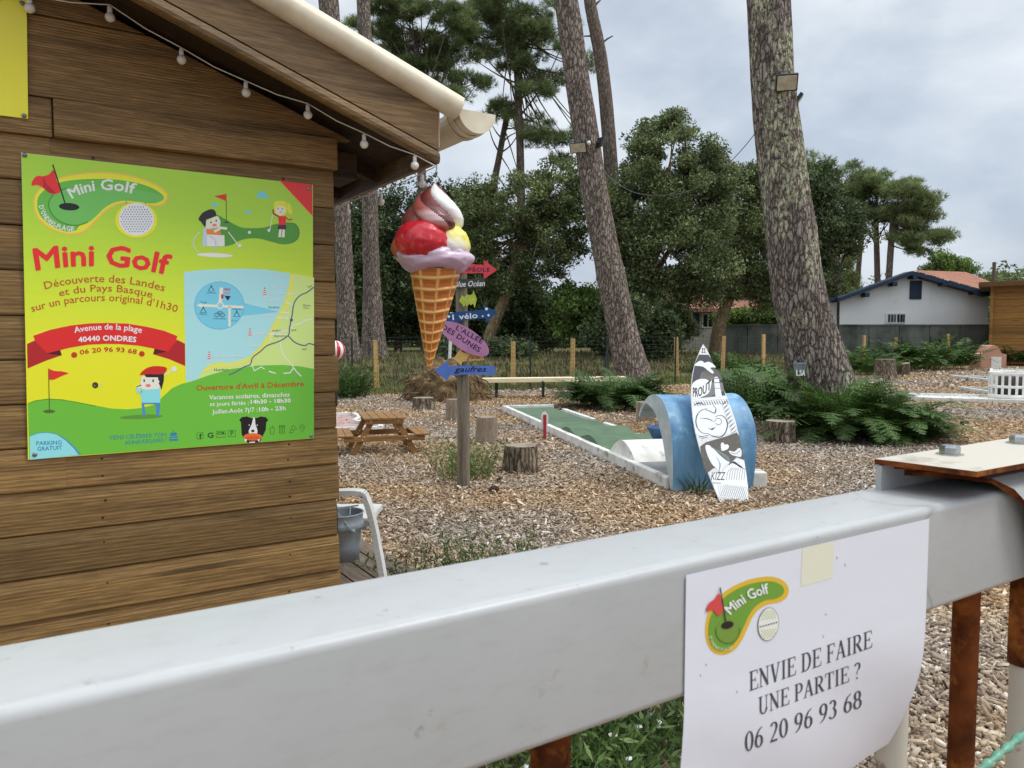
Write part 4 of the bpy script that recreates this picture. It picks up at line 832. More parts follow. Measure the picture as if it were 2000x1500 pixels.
# twisted soft-serve top
sm_ = MB(); rows, seg = 90, 96; vs = []; tw = []
prof_s = [(0, 2), (.06, 8), (.14, 17), (.26, 31), (.4, 43), (.55, 53), (.7, 59), (.82, 60), (.92, 54), (1, 42)]
def pr(t):
    for (a, ra), (b, rb) in zip(prof_s, prof_s[1:]):
        if t <= b: return ra + (rb - ra) * (t - a) / (b - a)
    return prof_s[-1][1]
for i in range(rows + 1):
    t = i / rows; c0 = IP(849 - 4 * t, 358 + 100 * t) + Vector((0, -.012 * t, 0)); ph0 = 2.4 * (1 - t) ** 1.1
    for j in range(seg):
        a = 2 * math.pi * j / seg; q = (a + ph0) * 4 / (2 * math.pi); fq = q % 1.0; lobe = abs(math.sin(math.pi * fq)) ** .5
        rr_ = pr(t) * S_ * (.70 + .31 * lobe); vs.append(c0 + Vector((math.cos(a) * rr_, math.sin(a) * rr_, 0))); tw.append((a + ph0, fq, t))
def swirlc(W, t):
    W = W % (2 * math.pi)
    if W < 1.57: return lin((240, 237, 236))
    if W < 3.14: return lin((150, 84, 76))
    if W < 4.71: return lerp(lin((118, 52, 46)), lin((146, 84, 76)), max(0, (W - 4.0) / .7))
    if W < 5.55: return lerp(lin((176, 92, 84)), lin((232, 206, 210)), .85 * max(0, math.sin(t * 9 - 5.2)) * min(1, (W - 4.71) * 2.5))
    return lerp(lin((88, 36, 34)), lin((132, 66, 60)), max(0, (W - 5.75) / .53))
for i in range(rows):
    for j in range(seg):
        q, fq, t = tw[i * seg + j]; c = swirlc(q, t)
        sm_.f.append((i * seg + j, (i + 1) * seg + j, (i + 1) * seg + (j + 1) % seg, i * seg + (j + 1) % seg)); sm_.m.append(0); sm_.c.append(c); sm_.sm.append(True)
sm_.v = [tuple(v) for v in vs]; sm_.build('soft_serve_swirl', icemat, ice, colors=True)
mb = MB(); rg = IP(849, 350); mb.tube([rg + Vector((math.cos(a) * .016, 0, math.sin(a) * .016)) for a in np.linspace(0, 2 * math.pi, 20)], .0018, 6)
mb.tube([IP(849, 343), IP(851, 336), IP(853, 330), IP(853, 322)], .002, 6); mb.build('hook', steel, ice)
# ================================================================== signpost with painted arrow boards
g = onz(906, 951); SY = g.y; post = thing('signpost', 'weathered wooden signpost carrying painted arrow boards', 'signpost', g)
greywood = woodmat("weathered grey post", lin((150, 140, 122)), lin((124, 114, 100)), lin((82, 74, 64)), along='Z', rough=.85, bs=.6)
mb = MB(); hw = .062; 
def SPt(px, py, dy=0.0): return at(px, py, SY - hw + dy)
tp = SPt(899, 505); mb.tube([g + Vector((-.005, 0, -.02)), g + Vector((0, 0, .5)), Vector((tp.x + .015, g.y, 1.2)), Vector((tp.x, g.y, tp.z))], [.060, .058, .055, .052], 16); mb.build('post', greywood, post)
bmat = vcol("hand painted board", .55, .35, .2, 60, .002, .18)
def board(label, pts, colr, decor, thick=.016, dy=-.004, edgec=None):
    m2 = MB(); k = 5.553; P_ = lambda p: (830 + p[0] / k, 490 + p[1] / k)
    fr_ = [SPt(*P_(p), dy - thick) for p in pts]; m2.prism(fr_, (0, thick, 0), 0, lin(colr), None, lin(edgec or colr))
    a = Art(m2, lambda x, y, l: SPt(x, y, dy - thick - l), .0006); a.zoom(830, 490, k); decor(a); o = m2.build('arrow_board', bmat, post, colors=True); return tag(o, label)
navy = (38, 40, 92)
board('red arrow board pointing right', [(190, 160), (330, 150), (440, 145), (520, 140), (570, 150), (640, 152), (634, 96), (782, 206), (640, 304), (636, 244), (570, 238), (500, 246), (420, 240), (330, 246), (190, 240)], (220, 72, 80), lambda a: a.text('CAMPÉOLE', (290, 222), (704, 224), 44, navy, 1, .018, spacing=1.15))
board('charcoal board with white lettering', [(270, 310), (650, 300), (652, 392), (272, 410)], (62, 66, 66), lambda a: (a.text('Blue Océan', (322, 392), (650, 380), 64, (236, 238, 234), 1, .010, shear=.28), a.ell(298, 384, 8, 8, (228, 230, 226), 1)))
spl = [(370, 545), (400, 480), (430, 500), (455, 470), (480, 480), (515, 470), (525, 425), (545, 480), (562, 520), (552, 560), (540, 620), (520, 570), (500, 590), (480, 575), (455, 605), (440, 580), (420, 610), (400, 575)]
board('small lime green splat board', spl, (178, 196, 70), lambda a: a.line([(410, 540), (440, 520), (455, 560), (480, 520), (500, 550), (530, 510)], 7, (212, 214, 150), 1, 3))
board('navy blue arrow board with white dots', [(150, 700), (350, 662), (480, 652), (645, 636), (630, 586), (784, 660), (664, 786), (652, 728), (480, 750), (330, 770), (150, 782)], (30, 78, 134), lambda a: (a.text('1 vélo', (302, 750), (572, 726), 62, (240, 242, 244), 1, .016), a.ell(258, 713, 14, 14, (240, 242, 244), 1), a.ell(205, 752, 15, 15, (240, 242, 244), 1), a.ell(626, 708, 9, 10, (220, 226, 232), 1), a.ell(667, 630, 15, 15, (244, 246, 246), 1), a.ell(689, 698, 13, 13, (244, 246, 246), 1)))
ce, se = math.cos(R(33)), math.sin(R(33))
board('pale yellow arrow board pointing left', [(315, 1162), (394, 1046), (402, 1096), (440, 1112), (642, 1150), (640, 1186), (460, 1192), (404, 1206), (392, 1250)], (226, 190, 116), lambda a: a.text('glaces', (452, 1176), (600, 1172), 50, (100, 74, 48), 1, .004, shear=.3), dy=.004)
board('tilted pink oval board', [(435 + 300 * math.cos(t) * ce - 118 * math.sin(t) * se, 955 + 300 * math.cos(t) * se + 118 * math.sin(t) * ce) for t in np.linspace(0, 2 * math.pi, 40)[:-1]], (190, 134, 178), lambda a: (a.text("L'ALLEE", (332, 850), (612, 1008), 54, navy, 1, .02, spacing=1.1), a.text('DES DUNES', (176, 838), (584, 1100), 56, navy, 1, .02, spacing=1.05)), dy=-.022)
board('cornflower blue arrow board pointing left', [(100, 1296), (244, 1190), (256, 1250), (420, 1246), (752, 1246), (766, 1346), (420, 1342), (272, 1352), (240, 1408)], (92, 130, 214), lambda a: a.text('gaufres', (318, 1314), (668, 1310), 62, (26, 28, 60), 1, .016, shear=.3), dy=-.002, edgec=(60, 84, 150))
# ================================================================== small picnic table
def G(px, py): return onz(px, py)
PA, PB = G(703, 893), G(820, 890); PC = G(680, 880)
pin = woodmat("varnished picnic wood", lin((166, 124, 72)), lin((142, 102, 58)), lin((92, 64, 36)), rough=.55, bs=.2)
pz = lambda px, py, Y: at(px, py, Y).z
yn = (PA.y + PB.y) / 2 ; ctr = at(745, 860, yn + .42); ctr.z = 0
tb = thing('picnic_table', 'small brown wooden picnic table with attached benches on wood chips', 'picnic table', ctr, R(16)); TI = wmat(tb)
ht = .445; half = .36; mb = MB()
def tbeam(a, b, wd, th, nm, side=None): m2 = MB(); m2.beam(TI @ Vector(a), TI @ Vector(b), wd, th, side=side); return bevel(m2.build(nm, pin, tb), .004)
top_w = .25
m2 = MB()
for k in range(5): m2.box(((k - 2) * .098, 0, ht - .012), (.091, .78, .024))
top = m2.build('tabletop', pin, tb, True); bevel(top, .004)
for sgn in (-1, 1):
    m2 = MB()
    for k in range(2): m2.box((sgn * (.40 + k * .092), 0, .235), (.086, .78, .022))
    bevel(m2.build('bench_seat', pin, tb, True), .004)
bl_ = M("bolt heads", (.6, .58, .55), rough=.4, metal=.6)
for y in (-.33, .33):
    for sgn in (-1, 1):
        m2 = MB(); m2.beam((sgn * .14, y, ht - .03), (sgn * .37, y, 0.0), .065, .03, side=(1, 0, 0)); bevel(m2.build('leg', pin, tb, True), .003)
    m2 = MB(); m2.beam((-.47, y - .032, .2), (.47, y - .032, .2), .03, .062, side=(0, 1, 0)); bevel(m2.build('crossbar', pin, tb, True), .003)
    m2 = MB(); m2.beam((-.22, y - .032, ht - .05), (.22, y - .032, ht - .05), .03, .05, side=(0, 1, 0)); bevel(m2.build('top_batten', pin, tb, True), .003)
    for sx2, zz in ((-.26, .19), (-.235, .22), (.26, .19), (.235, .22), (-.16, ht - .04), (.16, ht - .04)):
        m2 = MB(); m2.sphere((sx2, y - .05, zz), (.008, .004, .008), 8); m2.build('bolt', bl_, tb, True)
# ================================================================== tree stumps
stump_bark = barkmat("stump bark", lin((62, 52, 44)), lin((122, 108, 92)), lin((156, 142, 122)), .22, 6, .9, lin((158, 154, 134)))
def ringmat():
    m, t, b = newmat("sawn stump top"); b.inputs['Roughness'].default_value = .9; v = coords(t)
    wv = N(t, 'ShaderNodeTexWave', wave_type='RINGS', rings_direction='Z', i_Scale=14.0, i_Distortion=2.5, i_Detail=3.0); t.links.new(v, wv.inputs['Vector'])
    c = mix(t, wv.outputs[0], lin((128, 116, 100)), lin((164, 152, 134))); c = mix(t, ramp(t, noise(t, v, 9, 5), [(.45, 0), (.65, .8)]), c, lin((94, 84, 72))); t.links.new(c, b.inputs['Base Color']); return m
ringm = ringmat()
def stump(label, px, ytop, ybot, wpx, seed, tilt=0.0, flare=.12, bark=None, pale=False):
    g = G(px, ybot - 3); r_ = wpx / FPX * g.y / 2; g = g + Vector((0, r_ * .8, 0)); g.z = gz(g.x, g.y); h = (ybot - ytop) / FPX * g.y * .93; o = thing('tree_stump', label, 'stump', g, group='sawn tree stumps')
    m2 = MB(); n = 40; rows = 10; vs = []
    for i in range(rows + 1):
        t = i / rows
        for j in range(n):
            a = 2 * math.pi * j / n; nn = mnoise.noise(Vector((math.cos(a) * 2.1, math.sin(a) * 2.1, seed * 3.1 + t * .6))); n2 = mnoise.noise(Vector((math.cos(a) * 5, math.sin(a) * 5, seed + t * 2)))
            rr_ = r_ * (1 + flare * (1 - t) ** 2 * (1 + nn * 1.2) + .09 * nn + .05 * n2 - (.03 if i == rows else 0)); vs.append((math.cos(a) * rr_, math.sin(a) * rr_, h * t * (1 + (tilt * math.cos(a) if i == rows else 0)) - .02))
    m2.add(vs, [(i * n + j, i * n + (j + 1) % n, (i + 1) * n + (j + 1) % n, (i + 1) * n + j) for i in range(rows) for j in range(n)], 0, None, True)
    m2.build('bark', bark or stump_bark, o, True); m3 = MB(); tv = vs[-n:]; m3.add([(0, 0, h - .015)] + [(x * .985, y * .985, z + .001) for x, y, z in tv], [(0, 1 + j, 1 + (j + 1) % n) for j in range(n)], 0); m3.build('sawn_top', ringm, o, True); return o
palew = woodmat("debarked grey log", lin((168, 152, 132)), lin((142, 126, 108)), lin((104, 88, 74)), along='Z', rough=.9, bs=.4)
stump('low ragged stump beside the root mound', 825, 777, 804, 42, 1, flare=.2)
stump('upright grey log just left of the signpost', 884, 778, 824, 28, 2, flare=.02, bark=palew)
stump('tall debarked log between signpost and green lane', 950, 812, 870, 42, 3, flare=.02, bark=palew)
stump('wide rough stump in front of the debarked log', 1018, 868, 929, 66, 4, flare=.14)
stump('log with a hole behind the blue wave', 1261, 784, 826, 35, 5, flare=.02, bark=palew)
stump('bark covered stump in front of the large ferns', 1531, 821, 869, 56, 6, flare=.1)
stump('tall dark stump by the ferns along the fence', 1735, 701, 744, 36, 7, flare=.35)
stump('short slanted stump beside the tall dark stump', 1767, 711, 736, 30, 8, tilt=.12, flare=-.1)
# pine cones and debris on the chips
conem = M("pine cone scales", lin((86, 58, 40)), lin((46, 30, 22)), 40, rough=.9, bs=.8, bd=.01)
for px, py, lb, r_ in ((965, 962, 'dark pine cone lying on chips near the signpost', .045), (1883, 831, 'dark pine cone on chips right of the large ferns', .06), (976, 941, 'dark wood scrap lying on chips behind the pine cone', .03)):
    g = G(px, py); m2 = MB(); n = 16; rows = 12; vs = []
    for i in range(rows + 1):
        for j in range(n):
            th = math.pi * i / rows; a = 2 * math.pi * (j + .5 * (i % 2)) / n; k = 1 + (.22 if (i + j) % 2 else -.1); rr_ = math.sin(th) * r_ * k * (.62 + .2 * i / rows)
            vs.append((g.x + -math.cos(th) * r_ * 1.1, g.y + math.cos(a) * rr_, g.z + r_ * .6 + math.sin(a) * rr_))
    m2.add(vs, [(i * n + j, i * n + (j + 1) % n, (i + 1) * n + (j + 1) % n, (i + 1) * n + j) for i in range(rows) for j in range(n)]); tag(m2.build('pine_cone', conem), lb, 'pine cone')
# ================================================================== minigolf lane with wave and surfboard
N0 = G(1308, 958); F0 = G(985, 804); ld = (F0 - N0); LL = ld.length; ld.normalize(); lc = Vector((ld.y, -ld.x, 0)); LW = .92
lang = math.atan2(-ld.x, ld.y)
def LP(a, b, z=0.0): return N0 + ld * a + lc * b + Vector((0, 0, z))
lane = thing('minigolf_lane', 'long green minigolf lane with humps and white kerbs ending at the blue wave', 'minigolf lane', N0, lang)
turf = M("green felt", lin((88, 112, 86)), lin((76, 100, 75)), 5, rough=.85, c3=lin((112, 134, 104)), scale3=3, lo3=.55, hi3=.75, bs=.1, detail=8)
kerbm = M("weathered white concrete", lin((228, 227, 222)), lin((204, 202, 194)), 7, rough=.85, bs=.3, c3=lin((140, 136, 124)), scale3=6, lo3=.56, hi3=.72, detail=8)
na = 120; vs = []; fs = []
def lz(a):
    z = .07
    for c, hh, w_ in ((3.45, .105, .36), (2.5, .115, .38), (4.7, .04, .4)): z += hh * math.exp(-((a - c) / w_) ** 2)
    return z
A0 = 1.75
for i in range(na + 1):
    a = A0 + (LL - A0) * i / na
    for b in (.05, LW - .05): p = LP(a, b, lz(a)); vs.append(p)
m2 = MB(); m2.add(vs, [(2 * i, 2 * i + 1, 2 * i + 3, 2 * i + 2) for i in range(na)], 0, None, True)
for b in (.05, LW - .05):
    top_ = [LP(A0 + (LL - A0) * i / na, b, lz(A0 + (LL - A0) * i / na)) for i in range(na + 1)]; k = [Vector((p.x, p.y, .0)) for p in top_]
    m2.add(top_ + k, [(i, i + 1, na + 2 + i, na + 1 + i) for i in range(na)], 0)
m2.build('green', turf, lane)
def kerb(a0, b0, a1, b1, hgt=.115, wd=.075, nm='kerb', par=None, mat=None):
    m3 = MB(); m3.beam(LP(a0, b0, hgt / 2), LP(a1, b1, hgt / 2), wd, hgt, side=None); return bevel(m3.build(nm, mat or kerbm, par or lane), .008)
kerb(0.03, 0.01, LL + .04, 0.01); kerb(.03, LW - .01, 3.1, LW - .01); kerb(4.9, LW - .01, 6.6, LW - .01); kerb(3.9, LW - .01, 4.4, LW - .01); kerb(LL + .01, -.02, LL + .01, LW + .02)
# white ramp: half-cylinder hump then dark grey run-down under the wave
m2 = MB(); rp = []
for i in range(17):
    t = i / 16; rp.append((A0 + .02 - t * .84, .06 + .215 * math.sin(t * math.pi) ** .8))
vs = [LP(a, b, z) for b in (.045, LW - .045) for a, z in rp]; n = len(rp)
m2.add(vs, [(i, i + 1, n + i + 1, n + i) for i in range(n - 1)], 0, None, True); 
for q in range(2): m2.add([LP(a, .045 if q == 0 else LW - .045, z) for a, z in rp] + [LP(rp[-1][0], .045 if q == 0 else LW - .045, 0), LP(rp[0][0], .045 if q == 0 else LW - .045, 0)], [tuple(range(n + 2))], 0)
m2.build('white_ramp', kerbm, lane)
m2 = MB(); rp2 = [(rp[-1][0] + .16, .12), (rp[-1][0] - .05, .085), (rp[-1][0] - .42, .075), (.1, .065)]; n = 4
m2.add([LP(a, b, z) for b in (.045, LW - .045) for a, z in rp2], [(i, i + 1, n + i + 1, n + i) for i in range(n - 1)], 0, None, True)
m2.add([LP(a, .045, z) for a, z in rp2] + [LP(.1, .045, 0), LP(rp2[0][0], .045, 0)], [tuple(range(6))], 0); m2.build('grey_run', M("smooth grey render", lin((132, 134, 134)), lin((108, 110, 112)), 5, rough=.7), lane)
# the wave
waveout = M("wave blue paint", lin((62, 110, 150)), lin((112, 160, 194)), 3.2, (1.6, 1.6, .35), rough=.5, detail=9, lo=.34, hi=.66, c3=lin((146, 186, 212)), scale3=5, lo3=.54, hi3=.70, bs=.2)
wavein = M("pale wave lining", lin((196, 206, 206)), lin((164, 182, 188)), 5, rough=.7, c3=lin((128, 142, 146)), scale3=7, lo3=.58, hi3=.75, bs=.15)
WB0, WB1 = .0, .78
wave = thing('wave_obstacle', 'blue painted curling concrete wave obstacle at the near end of the lane', 'obstacle', LP(0, WB0), lang)
prof_w = [(-.06, 0.0), (-.07, .15), (-.075, .32), (-.06, .48), (-.02, .62), (.06, .745), (.17, .83), (.30, .86), (.42, .835), (.52, .775), (.60, .69), (.64, .62)]
prof_w = [(a * 1.15, z * .985) for a, z in spline(prof_w, 4, False)]
pin_ = []
for i, (a, z) in enumerate(prof_w):
    p, q = prof_w[max(i - 1, 0)], prof_w[min(i + 1, len(prof_w) - 1)]; dx, dz = q[0] - p[0], q[1] - p[1]; l = math.hypot(dx, dz); t = i / (len(prof_w) - 1); th = .03 + .20 * math.sin(min(1, t * 1.25) * math.pi) ** .8
    pin_.append((a + dz / l * th, z - dx / l * th if z > .02 else 0.0))
m2 = MB(); n = len(prof_w); nb_ = 14
def wx(b, a, z):   # the lip bulges towards its right end
    f = (b - WB0) / (WB1 - WB0); return LP(a - .0 * f, b + .05 * math.sin(z * 3) * (f - .3), z * (1 - .015 * math.sin(f * math.pi)))
vs = [wx(WB0 + (WB1 - WB0) * k / nb_, a, z) for k in range(nb_ + 1) for a, z in prof_w]
m2.add(vs, [(k * n + i, (k + 1) * n + i, (k + 1) * n + i + 1, k * n + i + 1) for k in range(nb_) for i in range(n - 1)], 0, None, True); m2.build('wave_face', waveout, wave)
m2 = MB(); vi = [wx(WB0 + (WB1 - WB0) * k / nb_, a, z) for k in range(nb_ + 1) for a, z in pin_]
m2.add(vi, [(k * n + i, k * n + i + 1, (k + 1) * n + i + 1, (k + 1) * n + i) for k in range(nb_) for i in range(n - 1)], 0, None, True)
for k in (0, nb_):
    o_ = vs[k * n:(k + 1) * n]; i_ = vi[k * n:(k + 1) * n]; m2.add(o_ + i_, [(i, i + 1, n + i + 1, n + i) for i in range(n - 1)], 0)
m2.add([vs[k * n + n - 1] for k in range(nb_ + 1)] + [vi[k * n + n - 1] for k in range(nb_ + 1)], [(k, k + 1, nb_ + 2 + k, nb_ + 1 + k) for k in range(nb_)], 0)
m2.build('wave_lining', wavein, wave)
# blue bowl beyond the wave
g = LP(1.60, .70, .19); bo = MB(); rb = .25; bc = g
bo.lathe([(rb * .55, 0), (rb * .8, rb * .28), (rb, rb * .68), (rb * 1.03, rb * .74), (rb * .95, rb * .74), (rb * .75, rb * .3), (0, rb * .2)], bc, 28); tag(bo.build('bowl', M("blue glazed bowl", lin((44, 84, 128)), lin((36, 68, 108)), 6, rough=.4, bs=.1)), 'dark blue round bowl resting on the white ramp under the wave', 'bowl')
# surfboard
bd0 = G(1434, 979); tipd = at(1373, 672, LP(-.02, .5).y - .08); e1 = Vector((1, -.06, 0)).normalized(); cl_ = tipd - bd0; bn = e1.cross(Vector((0, (LP(.1, .5).y - .12) - bd0.y, .93))).normalized()
if bn.y > 0: bn = -bn
def SB(px, py, lift=0.0): return onplane(px, py, bd0, bn) + bn * lift
surf = thing('surfboard', 'white surfboard with black ink drawings leaning on the blue wave', 'surfboard', bd0)
kz = 4.547; Q = lambda p: (1320 + p[0] / kz, 660 + p[1] / kz)
lft = [(242, 55), (222, 92), (200, 145), (172, 215), (150, 300), (138, 390), (133, 500), (140, 610), (150, 710), (165, 800), (188, 900), (215, 1000), (250, 1105), (290, 1210), (340, 1335), (390, 1452)]
rgt = [(645, 1452), (642, 1390), (636, 1300), (622, 1180), (606, 1080), (585, 980), (560, 860), (530, 740), (490, 620), (445, 500), (400, 395), (355, 285), (310, 175), (275, 100)]
outl = lft + rgt; m2 = MB(); fr_ = [SB(*Q(p)) for p in outl]; cen = SB(*Q((370, 800)))
mid_ = [p + (cen - p) * .0 - bn * .018 for p in fr_]; bk_ = [p + (cen - p) * .12 - bn * .034 for p in fr_]; n = len(fr_)
tr = [tuple(t) for t in tessellate_polygon([fr_])]; m2.add(fr_, tr, 0); m2.add(fr_ + mid_ + bk_, [(i, (i + 1) % n, n + (i + 1) % n, n + i) for i in range(n)] + [(n + i, n + (i + 1) % n, 2 * n + (i + 1) % n, 2 * n + i) for i in range(n)] + [tuple(2 * n + i for i in t) for t in tr], 0)
m2.build('deck', M("white gel coat", (.74, .75, .76), rough=.3), surf)
m2 = MB(); A = Art(m2, SB, .0004); A.zoom(1320, 660, kz)
K, Kg, Wt = (64, 66, 72), (110, 106, 100), (236, 238, 240); bkk = (28, 28, 32)
A.poly([(205, 148), (290, 150), (312, 180), (356, 290), (402, 398), (430, 465), (440, 510), (150, 540), (140, 420), (152, 320), (174, 215)], K, 1)
A.ell(310, 390, 102, 120, (92, 90, 86), 2, 0, 30, math.pi, 2 * math.pi); A.poly([(210, 395), (415, 395), (430, 470), (300, 520), (150, 540)], (120, 122, 124), 2)
for i in range(9): A.line([(215 + i * 12, 390 - i * 3), (230 + i * 16, 300 + i * 6)], 3, (150, 148, 140), 3)
A.poly([(165, 245), (200, 210), (232, 205), (256, 222), (290, 212), (330, 232), (354, 262), (330, 262), (306, 270), (334, 300), (326, 318), (285, 290), (245, 258), (205, 250)], Wt, 4, 3)
A.poly([(338, 360), (352, 345), (366, 345), (382, 360), (388, 400), (405, 500), (416, 530), (352, 530), (344, 430)], (232, 234, 234), 4); A.line([(336, 400), (392, 395)], 5, K, 5); A.line([(344, 450), (398, 446)], 4, Kg, 5); A.line([(340, 362), (386, 358)], 6, K, 5)
A.poly([(140, 430), (170, 385), (215, 366), (265, 366), (300, 385), (318, 372), (310, 440), (290, 490), (240, 520), (150, 545)], (238, 240, 242), 5, 3); A.text('PROUT', (152, 522), (312, 452), 86, bkk, 6, .012, (222, 515), upn=False)
# hair-like spray and curling surf drawn round a big swirl
A.poly([(140, 545), (300, 535), (445, 520), (490, 620), (530, 740), (548, 815), (470, 850), (260, 885), (175, 850), (150, 710)], (236, 238, 240), 2)
for i in range(44):
    t = i / 43; ax, ay = 160 + 300 * min(1, t * 1.6), 560 - 20 * min(1, t * 1.6) if t < .62 else 540 + (t - .62) * 700
    if t >= .62: ax = 455 + (t - .62) * 230
    bx, by = (ax + 22, ay + 44) if t < .62 else (ax - 52, ay + 46)
    A.line([(ax, ay), ((ax + bx) / 2 + (8 if i % 2 else -8), (ay + by) / 2), (bx, by)], [2, 5, 2], (70, 70, 74), 3, 2)
A.line([(158, 602), (190, 582), (225, 580), (256, 600)], [5, 12, 8, 4], bkk, 4, 3)
A.line([(330, 600), (355, 625), (345, 668), (300, 650), (262, 640)], [4, 9, 6, 4], bkk, 4, 3)
A.line([(350, 700), (400, 688), (440, 715), (458, 770), (440, 840), (395, 880), (330, 872), (285, 850)], [4, 6, 9, 9, 7, 5], bkk, 4, 4)
A.line([(285, 850), (232, 842), (192, 800), (178, 740), (192, 680), (232, 640), (280, 630)], [4, 6, 9, 9, 6, 4], bkk, 4, 4)
A.line([(340, 745), (365, 715), (400, 725), (402, 760), (372, 772), (352, 756)], 4, bkk, 4, 3); A.line([(215, 712), (262, 716), (306, 726), (330, 744)], [3, 6, 6, 3], bkk, 4, 3); A.line([(290, 800), (318, 812), (352, 792)], [4, 14, 4], (60, 60, 64), 4, 3)
A.line([(205, 880), (250, 872), (290, 868)], 5, bkk, 4); A.line([(225, 892), (280, 884)], 4, bkk, 4)
A.poly([(215, 965), (260, 930), (340, 905), (430, 880), (540, 840), (562, 870), (600, 1050), (606, 1085), (540, 1060), (480, 1120), (330, 1160), (280, 1200), (248, 1150), (222, 1020)], (92, 88, 82), 3)
for i in range(60):
    q = random.Random(i); x, y = q.uniform(230, 580), q.uniform(880, 1120); A.line([(x, y), (x + q.uniform(-14, 14), y + q.uniform(6, 16))], 3, (140, 136, 126), 4)
A.poly([(262, 960), (300, 955), (350, 1000), (400, 1050), (450, 1090), (480, 1110), (420, 1150), (400, 1200), (360, 1160), (320, 1120), (280, 1040)], (236, 238, 240), 5, 3); A.line([(310, 965), (380, 1010), (450, 1060), (480, 1105)], [8, 22, 26, 10], (120, 130, 128), 6, 3); A.line([(360, 1060), (392, 1120), (384, 1190), (400, 1210)], [3, 8, 5, 3], (70, 74, 78), 6, 3)
A.poly([(402, 935), (420, 930), (436, 950), (456, 945), (472, 965), (455, 990), (410, 1004), (400, 970)], (244, 246, 246), 5, 3)
A.poly([(470, 1002), (520, 1010), (560, 978), (582, 1000), (578, 1055), (530, 1050), (490, 1035)], (230, 232, 234), 5, 3); A.line([(490, 1020), (530, 1030), (572, 1000)], 4, Kg, 6, 3)
A.poly([(300, 1200), (400, 1210), (480, 1120), (540, 1075), (608, 1095), (624, 1190), (640, 1320), (645, 1450), (392, 1450), (340, 1335)], (238, 240, 242), 4)
A.line([(470, 1130), (510, 1105), (560, 1135), (608, 1165)], [6, 20, 16, 4], (48, 48, 52), 5, 3)
for i in range(8): A.line([(450 + i * 22, 1260), (462 + i * 22, 1190 - i * 4), (500 + i * 16, 1150 + i * 3)], 3, (90, 90, 94), 5, 3)
A.text('KIZZ', (312, 1262), (440, 1262), 74, bkk, 5, .0, shear=.25); A.line([(325, 1288), (400, 1290)], 5, bkk, 5)
for i in range(14): A.line([(372 + i * 19, 1450), (372 + i * 19 + 70 - i * 2, 1300 + i * 2)], 2.4, (130, 132, 136), 5); A.line([(372 + i * 17, 1300 + i * 2), (400 + i * 18, 1448)], 2.4, (140, 142, 146), 5)
A.line([(236, 90), (236, 128)], 5, bkk, 5); A.line([(256, 88), (258, 128)], 5, bkk, 5); A.line([(228, 130), (266, 130)], 4, bkk, 5); A.line([(238, 92), (250, 100)], 4, bkk, 5)
m2.build('ink_drawing', vcol("ink on gel coat", .3), surf, colors=True)
# red paddle beside the lane
g = G(1064, 857); pd = thing('lane_marker', 'red and white paddle marker standing beside the green lane', 'marker', g); Y = g.y
m2 = MB(); m2.prism([at(x, y, Y + .01) for x, y in ((1057, 812), (1060, 806), (1064, 804), (1068, 806), (1071, 812), (1071, 828), (1066, 832), (1061, 832), (1057, 828))], (0, .02, 0)); m2.build('white_panel', M("white paint", (.8, .8, .79), rough=.5), pd)
m2 = MB(); a, b = at(1061, 810, Y), at(1067, 857, Y); m2.box(((a.x + b.x) / 2, Y - .002, a.z / 2), (b.x - a.x, .022, a.z)); m2.build('red_stake', M("red paint", lin((178, 44, 54)), lin((158, 36, 46)), 9, rough=.6), pd)
# ================================================================== more of the course
def slab_lane(name, label, outline, zt=.03, kerbh=.08, kw=.07, felt=None, skip=(), closed=True):
    pts = [G(*p) for p in outline]; c = sum(pts, Vector()) / len(pts); o = thing(name, label, 'minigolf lane', Vector((c.x, c.y, 0)), group='minigolf lanes')
    m2 = MB(); m2.add([p + Vector((0, 0, zt)) for p in pts], [tuple(t) for t in tessellate_polygon([pts])]); m2.build('green', felt or turf, o)
    n = len(pts)
    for i in range(n if closed else n - 1):
        if i in skip: continue
        a, b = pts[i], pts[(i + 1) % n]; m3 = MB(); d = (b - a).normalized() * (kw * .45); m3.beam(a - d + Vector((0, 0, kerbh / 2)), b + d + Vector((0, 0, kerbh / 2)), kw, kerbh); m3.build('kerb', kerbm, o)
    return o
redfelt = M("faded red felt", lin((158, 128, 122)), lin((176, 150, 144)), 4, rough=.9)
slab_lane('minigolf_lane', 'pale pink minigolf lane with white kerbs behind the picnic table', [(560, 842), (640, 816), (690, 814), (704, 822), (690, 830), (745, 836), (742, 843), (640, 846)], felt=redfelt)
slab_lane('minigolf_lane', 'green lane with white kerbs seen behind the surfboard', [(1395, 756), (1412, 747), (1500, 742), (1500, 751), (1470, 758)], kw=.1)
slab_lane('minigolf_lane', 'long straight white kerbed lane right of the large ferns', [(1774, 782), (1776, 774), (1960, 778), (2070, 782), (2060, 791)], felt=kerbm)
slab_lane('minigolf_lane', 'angled green lane with white kerb behind the long kerbed lane', [(1873, 760.5), (1963, 775), (2080, 776), (2080, 764), (1958, 763)], felt=turf, skip=(3,))
slab_lane('minigolf_lane', 'pointed white kerbed lane in front of the small pink building', [(1856, 737), (1962, 749), (2080, 752), (2080, 742), (1960, 740)], felt=M("pale screed", lin((150, 150, 142)), lin((130, 130, 122)), 5, rough=.9))
slab_lane('minigolf_lane', 'low white kerbed lane starting at the pink building door', [(1936, 722), (2040, 727), (2060, 733), (1936, 732)], felt=kerbm, kw=.1)
